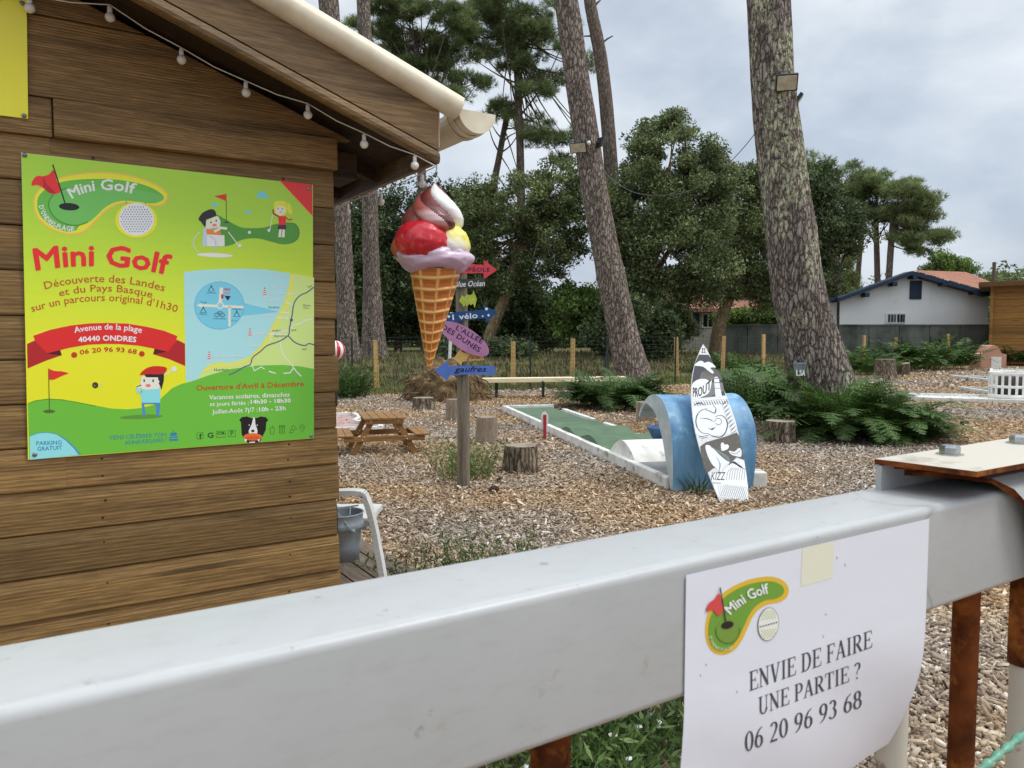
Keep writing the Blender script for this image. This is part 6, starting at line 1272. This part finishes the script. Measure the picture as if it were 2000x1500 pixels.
def pine(label, Y, trunk, pads, seed=1, per=60, ln=.26, k=9, bark=None, name='pine_tree', snags=(), padclumps=9, n=16, wd=.02):
    global rg_
    rg_ = np.random.default_rng(seed); bp_ = at(trunk[-1][0], trunk[-1][1], Y); root = thing(name, label, 'tree', Vector((bp_.x, Y, gz(bp_.x, Y))), group='maritime pines')
    o, P = treetrunk(trunk, Y, n, bark or farbark, root, snags=snags)
    if pads:
        C = []; tips = []
        for cx, cy, rx, ry in pads:
            p = at(cx, cy, Y); kk = Y / FPX; m = max(4, int(padclumps * rx / 45)); d = rg_.normal(size=(m, 3)); d /= np.linalg.norm(d, axis=1)[:, None]
            yy = rg_.uniform(-1, 1) * rx * kk * .9; C.append(np.array(p) + np.array([0, yy, 0]) + d * rg_.uniform(.3, 1, (m, 1)) ** .6 * np.array([rx * kk, rx * kk * .8, ry * kk])); tips += [tuple(q) for q in C[-1][:3]]
        C = np.concatenate(C); rad = (Y / FPX) * rg_.uniform(13, 24, len(C)); v, f = tufts(C, rad, per, ln, k=k, wd=wd); npmesh('crown', v, f, needle, root)
        limbs(P[:max(3, int(len(P) * .45))], tips, .06, bark or farbark, root, seed, cap=len(tips))
    return root
# near trunks
pine('thick pine trunk patched with pale lichen at right, rising from ferns', 11.6, [(1478, -190, 74), (1488, -100, 75), (1501, 0, 77), (1509, 150, 81), (1525, 300, 86), (1543, 450, 92), (1558, 560, 97), (1580, 650, 105), (1601, 740, 120), (1611, 800, 130), (1616, 850, 142)], [], bark=lichbark, n=56)
pine('leaning grey pine trunk carrying floodlights at the centre', 19.8, [(1050, -190, 43), (1076, -100, 44), (1105, 0, 45), (1131, 180, 46), (1163, 380, 50), (1193, 540, 54), (1228, 700, 64), (1240, 745, 74), (1246, 772, 90)], [], bark=pinebark, n=40)
pine('slimmer pine trunk with dead snags just behind the leaning pine', 36.5, [(1140, -150, 20), (1148, -60, 21), (1152, 0, 22), (1165, 70, 24), (1177, 140, 25), (1190, 280, 27), (1200, 450, 29), (1210, 690, 34)], [], n=20, snags=[((1176, 84), (1197, 70), .05), ((1166, 72), (1136, 71), .05), ((1160, 14), (1173, 0), .06)])
pine('pine trunk standing right against the kiosk corner', 27.0, [(630, -80, 38), (641, 0, 38), (655, 200, 36), (668, 420, 33), (676, 600, 36), (684, 715, 46)], [], bark=pinebark, n=28)
pine('straight grey pine trunk between kiosk corner and ice cream cone', 29.0, [(704, -80, 23), (709, 0, 24), (714, 120, 27), (722, 370, 30), (726, 560, 34), (732, 695, 50)], [], bark=pinebark, n=28)
# pines with crowns
pine('tall pine whose crown stands above the gutter end', 42.0, [(1002, 50, 8), (1008, 100, 12), (1016, 300, 15), (1020, 560, 19), (1022, 690, 22)],
     [(1000, 25, 70, 30), (955, 55, 50, 28), (1050, 55, 55, 28), (1090, 30, 40, 28), (935, 92, 42, 18), (1010, 100, 55, 22), (1000, 135, 36, 16), (980, 205, 32, 22), (1040, 185, 36, 20), (1072, 245, 42, 24), (1065, 150, 48, 22), (1105, 110, 38, 26), (1092, 290, 34, 30), (1048, 280, 26, 18), (1130, 270, 25, 30), (955, 20, 45, 22), (1000, -20, 80, 25), (1145, 110, 22, 22), (900, 70, 30, 14), (980, 0, 60, 26), (1040, 70, 60, 22), (1015, 60, 60, 26)], 5, per=64)
pine('bent dark pine leaning into the crown above the gutter end', 44.0, [(993, 205, 8), (976, 300, 12), (958, 400, 14), (940, 560, 18), (930, 690, 20)], [(990, 215, 26, 16), (965, 235, 24, 14), (1010, 240, 22, 12)], 6, per=40, snags=[((985, 250), (1010, 330), .04), ((975, 300), (1000, 340), .04), ((968, 340), (992, 372), .04)])
pine('broad pine crown behind the kiosk roof', 40.0, [(812, 60, 10), (818, 200, 15), (826, 420, 18), (832, 690, 22)],
     [(760, 25, 42, 26), (805, 50, 52, 32), (855, 30, 42, 28), (880, 105, 42, 30), (780, 105, 62, 36), (835, 135, 62, 28), (905, 55, 36, 28), (740, 80, 34, 30), (915, 150, 36, 16), (700, 60, 24, 30), (800, 0, 50, 26), (870, 165, 40, 16), (740, 135, 40, 20), (820, 90, 60, 30), (780, 60, 50, 30), (850, 75, 50, 30), (880, 195, 34, 12), (890, 20, 40, 20)], 7, per=80)
for lb, tr, pads, sd, Yp in (
    ('umbrella pine at the right of the far group, above the white house', [(1746, 420, 9), (1742, 450, 11), (1736, 545, 12), (1733, 600, 13)], [(1745, 382, 48, 22), (1792, 402, 40, 20), (1765, 430, 45, 16), (1822, 448, 34, 16), (1795, 470, 42, 10), (1755, 472, 30, 10), (1835, 462, 20, 12), (1770, 365, 28, 12), (1800, 490, 20, 6), (1770, 395, 50, 20), (1805, 425, 40, 18), (1735, 410, 36, 18)], 8, 52.0),
    ('umbrella pine in the middle of the far group', [(1708, 400, 8), (1711, 450, 10), (1714, 560, 11), (1714, 620, 12)], [(1700, 352, 46, 20), (1690, 392, 44, 22), (1725, 372, 40, 18), (1712, 420, 34, 14), (1672, 420, 24, 12), (1705, 375, 46, 22), (1735, 395, 34, 18), (1675, 370, 40, 22)], 9, 54.0),
    ('umbrella pine nearest the lichen trunk', [(1686, 420, 8), (1682, 460, 9), (1674, 560, 10), (1670, 620, 12)], [(1640, 332, 50, 24), (1600, 345, 42, 28), (1655, 375, 46, 26), (1615, 392, 46, 28), (1580, 318, 26, 18), (1625, 360, 50, 26), (1680, 350, 36, 20), (1590, 370, 40, 30), (1640, 405, 46, 24)], 10, 56.0),
    ('spindly young pine left of the white house', [(1656, 500, 3), (1657, 560, 5), (1658, 650, 6)], [(1656, 515, 10, 12), (1658, 545, 15, 10), (1655, 572, 17, 10)], 11, 50.0)):
    pine(lb, Yp, tr, pads, sd, per=64, ln=.30, wd=.028, padclumps=8)
# broadleaved trees
broadleaf('large rounded oak between the leaning and lichen pines', 33.0, [(1310, 330, 88, 95), (1302, 250, 48, 30), (1250, 420, 66, 100), (1370, 400, 72, 95), (1310, 490, 120, 80), (1395, 330, 34, 50), (1235, 560, 48, 50), (1255, 290, 30, 26), (1380, 530, 60, 44), (1308, 228, 20, 14), (1300, 560, 66, 34), (1365, 578, 40, 20), (1200, 440, 40, 90), (1215, 520, 46, 70)], [(1285, 430, 12), (1276, 520, 16), (1262, 600, 20), (1258, 690, 26)], oakleaf, 380, 300, .55, .105, tanbark, seed=31)
broadleaf('dark oak with a bent pale trunk left of the lichen pine', 36.0, [(1440, 395, 58, 70), (1482, 470, 54, 100), (1420, 480, 52, 60), (1468, 345, 36, 28), (1500, 560, 44, 40), (1400, 540, 34, 30), (1485, 580, 44, 22), (1440, 570, 40, 22), (1488, 350, 34, 50), (1500, 430, 40, 60)], [(1462, 500, 12), (1446, 545, 16), (1428, 575, 20), (1408, 625, 24), (1400, 685, 32)], oakleaf, 240, 250, .58, .105, tanbark, seed=32)
broadleaf('open cork oak with a slanting tan trunk behind the signpost', 34.0, [(1010, 400, 100, 70), (1085, 380, 62, 66), (940, 400, 56, 56), (1075, 470, 62, 60), (985, 480, 70, 54), (1115, 450, 40, 60), (920, 470, 44, 60), (1050, 530, 60, 40), (960, 550, 50, 40), (1120, 340, 40, 30)], [(1062, 395, 9), (1040, 460, 14), (1012, 503, 18), (986, 580, 20), (956, 655, 24)], olive, 480, 120, .40, .105, tanbark, seed=33, nlimb=60)
DK = 'dark evergreen trees beyond the fence'
for i, (lb, Yb, env, tr) in enumerate((
    ('dark evergreen tree filling the gap right of the kiosk corner', 38.0, [(690, 440, 46, 90), (700, 560, 60, 100), (668, 600, 40, 80)], [(690, 480, 10), (692, 690, 16)]),
    ('dark evergreen tree behind the straight grey pine', 41.0, [(770, 440, 60, 80), (790, 560, 66, 100), (745, 620, 60, 50)], [(775, 460, 10), (778, 690, 16)]),
    ('dark evergreen tree directly behind the ice cream cone', 43.0, [(850, 410, 52, 60), (868, 540, 62, 100), (820, 620, 60, 50), (900, 395, 56, 40), (890, 470, 60, 60)], [(855, 450, 10), (858, 690, 16)]),
    ('dark evergreen tree behind the signpost arrows', 40.0, [(920, 520, 56, 70), (930, 610, 60, 60)], [(925, 540, 9), (926, 690, 14)]),
    ('low dark evergreen right of the slanting tan trunk', 37.0, [(1010, 600, 58, 62), (1050, 640, 50, 40)], [(1012, 600, 8), (1014, 690, 12)]),
    ('dark leafy tree right behind the lichen pine', 46.0, [(1640, 455, 40, 40), (1590, 450, 46, 80), (1600, 540, 46, 60), (1655, 420, 36, 36), (1600, 370, 44, 50), (1675, 470, 26, 26)], [(1628, 470, 14), (1634, 560, 17), (1640, 640, 20)]))):
    broadleaf(lb, Yb, env, tr, darkleaf, 150, 150, .68, .16, seed=40 + i, name='evergreen_tree', group=DK)
SH = 'shrubs beyond the fence'
for i, (lb, Yb, env, mt) in enumerate((
    ('bright green shrub left of the leaning pine', 34.0, [(1125, 600, 48, 52), (1155, 630, 36, 40), (1095, 640, 34, 30)], bright),
    ('dark ivy shrub right of the leaning pine', 30.0, [(1215, 620, 44, 60), (1185, 655, 36, 34)], darkleaf),
    ('rounded shrub under the large oak', 31.0, [(1292, 655, 26, 40), (1268, 680, 20, 18)], darkleaf),
    ('shrub before the shaded house', 38.0, [(1310, 630, 32, 46), (1345, 652, 14, 20)], oakleaf),
    ('yellow green shrub left of the white house', 47.0, [(1620, 580, 36, 44), (1645, 600, 30, 26)], bright),
    ('leafy hedge on the dark boundary wall', 40.0, [(1450, 622, 60, 12), (1500, 618, 50, 12)], bright),
    ('bright leafy tree above the white house ridge', 56.0, [(1850, 522, 46, 20), (1838, 506, 30, 14), (1880, 518, 30, 14), (1812, 530, 20, 10), (1905, 530, 18, 8)], bright),
    ('low dark shrubs along the left fence bank', 30.0, [(980, 690, 70, 20), (900, 690, 60, 16)], darkleaf))):
    broadleaf(lb, Yb, env, None, mt, 60 if Yb < 50 else 70, 150, .5, .13, seed=60 + i, name='shrub', cat='shrub', group=SH)
def woodland(name, label, Y0, Y1, px0, px1, tops, nclump, per, crad, size, mat, seed):
    global rg_
    rg_ = np.random.default_rng(seed); px = rg_.uniform(px0, px1, nclump); Y = rg_.uniform(Y0, Y1, nclump); tp = np.interp(px, [t[0] for t in tops], [t[1] for t in tops]) + rg_.normal(0, 6, nclump)
    top = H + (657 - tp) / FPX * Y; z = .3 + (top - .3 - crad) * rg_.uniform(0, 1, nclump) ** .7; C = np.stack([(px - 1000) / FPX * Y, Y, np.maximum(z, .4)], 1); v, f = clumpleaves(C, crad * rg_.uniform(.6, 1.4, nclump), per, size); return tag(npmesh(name, v, f, mat), label, kind='stuff')
woodland('woodland', 'dense dark woodland closing the view behind the fence', 52, 66, 100, 1560, [(100, 430), (560, 420), (900, 480), (1060, 560), (1130, 570), (1200, 520), (1560, 540)], 1350, 110, 1.1, .24, darkleaf, 80)
woodland('distant_woodland', 'hazy wooded skyline far behind the houses', 110, 150, 1560, 2150, [(1560, 545), (1660, 560), (1760, 545), (1900, 530), (1950, 520), (2150, 515)], 900, 80, 2.0, .55, oakleaf, 81)
# bracken
def fronds(roots, L, mat, name, label, loc, seed, npin=15, sub=6, el=(50, 82), group='bracken clumps'):
    g_ = np.random.default_rng(seed); V = []; o = thing(name, label, 'fern', loc, group=group)
    for (x, y, sc, az) in roots:
        a = az; e0 = R(g_.uniform(*el)); ln = L * sc; st = []; p = np.array([x, y, gz(x, y)]); ns = 22; e = e0
        drp = g_.uniform(.055, .10)
        for i in range(ns + 1):
            st.append((p.copy(), e)); stp = ln / ns; p = p + stp * np.array([math.cos(a) * math.cos(e), math.sin(a) * math.cos(e), math.sin(e)]); e -= drp * (.35 + 1.4 * i / ns); e = max(e, R(-35))
        sd_ = np.array([-math.sin(a), math.cos(a), 0])
        for k in range(ns):   # stalk
            wv = .006 * (1 - k / ns) + .002; V.append([st[k][0] - sd_ * wv, st[k][0] + sd_ * wv, st[k + 1][0] + sd_ * wv, st[k + 1][0] - sd_ * wv])
        for k in range(npin):
            t = .16 + .84 * k / npin; ii = t * ns; i0 = min(int(ii), ns - 1); q = st[i0][0] + (st[i0 + 1][0] - st[i0][0]) * (ii - i0); tg = st[i0 + 1][0] - st[i0][0]; tg /= np.linalg.norm(tg); nr = np.cross(sd_, tg) * -1
            w_ = ln * .36 * (1 - (t - .16) / .84) ** .8 * (1 if k > 1 else .85) + .015
            for sgn in (-1, 1):
                d = sd_ * sgn * .88 + tg * .42 + nr * g_.uniform(-.22, .10); d /= np.linalg.norm(d); lw = ln * .72 / npin * .62
                if sub <= 1: V.append([q, q + d * w_ * .4 + tg * lw * .8, q + d * w_, q + d * w_ * .4 - tg * lw * .6])
                else:
                    pp = np.cross(d, nr); pp /= np.linalg.norm(pp)
                    for s_ in range(sub):
                        u = (s_ + .3) / sub; c = q + d * w_ * u; l2 = lw * 1.15 * (1 - u) ** .7 + .004; h2 = w_ / sub * .42
                        for s2 in (-1, 1): V.append([c - d * h2, c + pp * s2 * l2 * .6 - d * h2 * .3, c + pp * s2 * l2 + d * h2 * .9, c + d * h2])
    V = np.array(V).reshape(-1, 3); npmesh('fronds', V, np.arange(len(V)).reshape(-1, 4), mat, o); return o
def clump(label, px, py, wpx, L, n, seed, mat=fernm, npin=15, sub=6, depth=1.0, el=(50, 82)):
    g = G(px, py); q = np.random.default_rng(seed + 500); wd = wpx / FPX * g.y / 2; roots = []
    for i in range(n):
        a = q.uniform(0, 2 * math.pi); r = q.uniform(0, 1) ** .5; x, y = g.x + math.cos(a) * r * wd, g.y + wd * depth + math.sin(a) * r * wd * depth; roots.append((x, y, q.uniform(.6, 1.1), a + q.normal(0, .6)))
    return fronds(roots, L, mat, 'fern', label, g, seed, npin, sub, el)
clump('tallest bracken clump hiding the right foot of the lichen pine', 1655, 856, 130, 1.3, 90, 1, fernm, 18, 6, .7, (30, 84))
clump('large spreading bracken clump right of the lichen pine', 1740, 862, 170, 1.0, 100, 14, fernm, 18, 6, .6, (25, 76))
clump('dense bracken clump at the foot of the lichen pine, left side', 1498, 830, 72, 1.3, 56, 2, fernm, 15, 5, .8)
clump('lower right edge of bracken beside the chips', 1800, 850, 70, .55, 34, 3, fernm, 14, 5, .7, (30, 65))
clump('bracken just behind the wave and surfboard', 1480, 800, 60, 1.5, 44, 4, fernm, 14, 4, .8)
clump('bracken around the foot of the leaning pine', 1205, 800, 130, 1.15, 95, 5, ferndk, 14, 4, .6, (30, 78))
clump('bracken patch far behind the surfboard', 1450, 738, 130, 1.2, 50, 6, ferndk, 12, 1, .7, (40, 80))
clump('tall bracken right behind the lichen pine', 1680, 732, 70, 1.6, 46, 7, fernm, 12, 1, .7)
clump('bracken against the fence below the house window', 1755, 726, 60, 1.4, 36, 8, ferndk, 12, 1, .5)
clump('tallest bracken before the dark wall', 1805, 724, 80, 2.0, 54, 9, fernm, 12, 1, .5)
clump('bracken before the fence left of the pink building', 1865, 722, 80, 1.7, 54, 10, fernm, 12, 1, .5)
clump('dark bracken under the timber building corner', 1890, 712, 36, 1.5, 34, 11, ferndk, 12, 1, .4)
clump('bracken right of the pink building', 1992, 714, 44, 1.6, 40, 12, ferndk, 12, 1, .4)
clump('bracken tuft between stump and fence', 1725, 735, 50, 1.0, 24, 13, fernm, 12, 1, .5)
# finer plants
def tuft(name, label, cat, pts, h, n, mat, seed, spread=.25, wd=.008, lean=.35, leafy=0, flowers=0, fl=None, group=None):
    q = np.random.default_rng(seed); V = []; FV = []; g = pts[0]; o = thing(name, label, cat, Vector((g.x, g.y, 0)), group=group)
    for i in range(n):
        b = pts[q.integers(len(pts))]; a = q.uniform(0, 6.283); r = q.uniform(0, 1) ** .5 * spread; p = np.array([b.x + math.cos(a) * r, b.y + math.sin(a) * r, gz(b.x, b.y)]); d = np.array([math.cos(a) * lean * q.uniform(.2, 1.4), math.sin(a) * lean * q.uniform(.2, 1.4), 1.0]); d /= np.linalg.norm(d); L = h * q.uniform(.45, 1.1); sd_ = np.cross(d, [q.normal(), q.normal(), .1]); sd_ /= np.linalg.norm(sd_)
        m_ = p + d * L * .55; tp_ = p + d * L + np.array([math.cos(a), math.sin(a), -.2]) * L * .12
        w2 = wd * .5 if leafy else wd
        V.append([p - sd_ * w2 / 2, p + sd_ * w2 / 2, m_ + sd_ * w2 / 2, m_ - sd_ * w2 / 2]); V.append([m_ - sd_ * w2 / 2, m_ + sd_ * w2 / 2, tp_ + sd_ * w2 * .1, tp_ - sd_ * w2 * .1])
        for k in range(leafy):
            t = q.uniform(.1, 1); c = p + (tp_ - p) * t; ld_ = q.normal(size=3) + d * .9; ld_ /= np.linalg.norm(ld_); e = np.cross(ld_, q.normal(size=3)); e /= np.linalg.norm(e); l = wd * q.uniform(4, 8); V.append([c, c + ld_ * l * .5 + e * l * .13, c + ld_ * l, c + ld_ * l * .5 - e * l * .13])
        if flowers and q.uniform() < flowers:
            c = tp_
            for k in range(5): u = q.normal(size=3); u /= np.linalg.norm(u); e = np.cross(u, q.normal(size=3)); e /= np.linalg.norm(e); l = .015; FV.append([c, c + u * l * .6 + e * l * .4, c + u * l, c + u * l * .6 - e * l * .4])
    V = np.array(V).reshape(-1, 3); npmesh('foliage', V, np.arange(len(V)).reshape(-1, 4), mat, o)
    if FV: FV = np.array(FV).reshape(-1, 3); npmesh('flowers', FV, np.arange(len(FV)).reshape(-1, 4), fl, o)
    return o
palegreen = leafmat("pale grassy leaves", [lin((70, 84, 42)), lin((94, 110, 58)), lin((120, 132, 80))], .3)
midgreen = leafmat("mid green leaves", [lin((50, 72, 36)), lin((70, 92, 48)), lin((96, 112, 66))], .3)
petal = M("white petals", (.8, .78, .78), rough=.6); redpet = M("red petals", lin((190, 40, 50)), rough=.6)
tuft('broom_bush', 'wispy pale green broom bush around the signpost foot', 'bush', [G(882, 940) + Vector((0, .1, 0)), G(930, 938) + Vector((0, .1, 0)), G(905, 930) + Vector((0, .2, 0))], .42, 260, palegreen, 1, .14, .007, .55, 6)
tuft('rosemary_bush', 'dark needle leaved bush by the fence at the kiosk corner', 'bush', [G(672, 778), G(690, 776), G(655, 776)], .8, 420, ferndk, 2, .3, .014, .5, 7)
GA = 'gaura plants in the front bed'
for i, (px, py, h_, n_, lb, fl_, f_) in enumerate(((905, 1135, .34, 60, 'leafy gaura plant with white blossoms above the barrier, largest tuft', .12, petal), (1000, 1110, .30, 34, 'gaura plant right of the largest tuft, one red flower', .03, redpet), (815, 1150, .26, 26, 'small gaura sprig left of the largest tuft', .1, petal), (765, 1150, .24, 16, 'thin gaura sprig beside the deck', 0, None), (700, 1130, .14, 20, 'weeds between the deck boards under the bucket', 0, None))):
    tuft('gaura_plant', lb, 'plant', [G(px, py), G(px + 30, py)], h_, n_, midgreen, 10 + i, .07, .006, .35, 7, fl_, f_ or petal, GA)
tuft('gaura_plant', 'tall wiry gaura with white flowers in front of the signpost', 'plant', [G(935, 1150), G(960, 1150), G(1060, 1100)], .62, 18, midgreen, 30, .16, .003, .25, 2, .8, petal, GA)
tuft('border_plant', 'low leafy plant with white flowers under the barrier', 'plant', [onz(x, y) for x, y in ((1110, 1490), (1180, 1480), (1250, 1450), (1300, 1430), (1200, 1540), (1120, 1560), (1290, 1520), (1040, 1530))], .30, 420, midgreen, 40, .16, .008, .6, 8, .07, petal)
# rough grass along and beyond the fence
def grass(n, y0, y1, h, wd, seed, name, label, mat, px0=560, px1=2050):
    q = np.random.default_rng(seed); px = q.uniform(px0, px1, n * 2); u = (px - 1000) / FPX; Yf = np.array([next(y for y in np.arange(16, 60, .25) if y > fence_y(uu * y)) for uu in np.linspace((px0 - 1000) / FPX, (px1 - 1000) / FPX, 200)]); yf = np.interp(u, np.linspace((px0 - 1000) / FPX, (px1 - 1000) / FPX, 200), Yf)
    Y = yf + y0 + (y1 - y0) * q.uniform(0, 1, n * 2) ** 1.6; x = u * Y; k = np.array([mnoise.noise((a * .6, b * .6, 0)) for a, b in zip(x, Y)]) + q.normal(0, .25, n * 2) > -.1; x, Y = x[k][:n], Y[k][:n]; m = len(x)
    z = np.array([gz(a, b) for a, b in zip(x, Y)]); P = np.stack([x, Y, z], 1); a = q.uniform(0, 6.28, m); d = np.stack([np.cos(a) * .5, np.sin(a) * .5, np.ones(m)], 1) * (h * q.lognormal(0, .4, m))[:, None]; e = np.stack([-np.sin(a), np.cos(a), np.zeros(m)], 1) * wd
    V = np.stack([P - e, P + e, P + d + e * .15, P + d - e * .15], 1).reshape(-1, 3); return tag(npmesh(name, V, np.arange(len(V)).reshape(-1, 4), mat), label, kind='stuff')
drygrass = leafmat("dry grass", [lin((88, 80, 50)), lin((112, 104, 68)), lin((92, 106, 56)), lin((76, 94, 46))], .3)
grass(34000, -.25, 14, .09, .016, 90, 'rough_grass', 'rough dry grass growing beyond the fence', drygrass)
brush = leafmat("dead bracken", [lin((84, 70, 50)), lin((108, 92, 68)), lin((88, 88, 56)), lin((74, 82, 48))], .2)
grass(16000, 3, 16, .12, .035, 91, 'dead_undergrowth', 'brown dead undergrowth on the bank beyond the fence', brush)
# ================================================================== things fixed on the near pines
def flood(label, px, py, Y, wpx, hpx, yaw, pitch, seed=0):
    c = at(px, py, Y); o = thing('floodlight', label, 'floodlight', c, 0, 'floodlights on the pines'); k = Y / FPX; wd, hh = wpx * k, hpx * k; rt = (Matrix.Rotation(R(yaw), 3, 'Z') @ Matrix.Rotation(R(pitch), 3, 'X'))
    def bx(off, d, nm, mt): m2 = MB(); m2.box(c + rt @ Vector(off), d, rot=rt); return bevel(m2.build(nm, mt, o), .004)
    bx((0, .03, 0), (wd, .05, hh), 'housing', blk); bx((0, .0, 0), (wd * .88, .012, hh * .84), 'glass', M("floodlight glass", lin((196, 190, 170)), lin((170, 160, 136)), 14, rough=.3)); bx((0, .085, -hh * .1), (wd * .3, .07, hh * .3), 'bracket', blk); return o
Y0_ = 11.6
flood('floodlight with pale glass on the lichen pine, facing the camera', 1537, 162, Y0_ - .45, 40, 32, -14, 32)
flood('black floodlight seen edge-on at the right side of the lichen pine', 1562, 196, Y0_ - .1, 22, 22, 75, 35)
flood('floodlight with pale glass on the leaning pine, facing left', 1129, 289, 19.35, 34, 20, -22, 30)
flood('black floodlight seen from behind at the right side of the leaning pine', 1174, 279, 19.5, 18, 20, 120, 20)
m2 = MB(); m2.sphere(at(1150, 279, 19.35), .052, 14); tag(m2.build('motion_sensor', white_pl), 'small white round sensor on the leaning pine', 'sensor')
cbl = [at(x, y, Y) for x, y, Y in ((1168, 312, 19.5), (1185, 340, 19), (1225, 370, 17.5), (1265, 381, 16.4), (1310, 380, 15), (1350, 372, 14), (1400, 342, 13), (1440, 302, 12.2), (1472, 264, 11.5), (1484, 240, 11.15), (1510, 212, 11.1), (1545, 196, 11.15))]
m2 = MB(); m2.tube(spline([tuple(p) for p in cbl], 6, False), .0062, 6); tag(m2.build('cable', M("grey cable", lin((92, 92, 94)), rough=.6)), 'sagging grey cable strung between the two near pines', 'cable')
pl_ = at(1562, 722, Y0_ - .62); pw = 12 / FPX * 11; m2 = MB(); pail = thing('pail', 'small grey pail with white letters nailed to the lichen pine', 'pail', pl_)
m2.lathe([(0, -.085), (pw * .72, -.085), (pw * .86, .0), (pw, .09), (pw * 1.04, .095), (pw * .96, .088), (pw * .68, -.07), (0, -.07)], pl_, 28); m2.build('body', zincb, pail)
m2 = MB(); A = Art(m2, lambda x, y, l: (lambda p: p + Vector((0, -math.sqrt(max(0, (pw * .90) ** 2 - (p.x - pl_.x) ** 2)) - .004 - l, 0)))(at(x, y, pl_.y)), .0005); A.text('LSA', (1553, 733), (1569, 733), 11, (232, 234, 234), 1, .03); m2.build('lettering', vcol("white lettering"), pail, colors=True)
m2 = MB(); m2.tube([pl_ + Vector((-pw, 0, .09)), pl_ + Vector((0, -.02, .20)), pl_ + Vector((pw, 0, .09))], .003, 6); m2.build('handle', zincb, pail)
br_ = thing('hand_broom', 'thin handled hand broom hanging below the pail on the lichen pine', 'broom', at(1557, 775, 11.0)); m2 = MB(); m2.tube([at(1573, 738, 11.0), at(1559, 768, 11.0)], .007, 8); m2.build('handle', tanbark, br_)
m2 = MB(); a, b = at(1559, 766, 11.0), at(1553, 779, 11.0); m2.hexa([a + Vector((-.03, -.02, 0)), a + Vector((.03, -.02, 0)), a + Vector((.03, .02, 0)), a + Vector((-.03, .02, 0)), b + Vector((-.03, -.02, 0)), b + Vector((.075, -.02, .0)), b + Vector((.075, .02, 0)), b + Vector((-.03, .02, 0))]); m2.build('brush', M("grey bristles", lin((120, 116, 116)), lin((84, 82, 84)), 60, (1, 1, .2), rough=.9), br_)
tuft('grass_tuft', 'small dark green grass tuft at the foot of the blue wave', 'grass tuft', [G(1352, 962), G(1365, 964)], .2, 40, leafmat('grass blades', [lin((50, 70, 34)), lin((80, 98, 52))]), 55, .05, .008, .5)
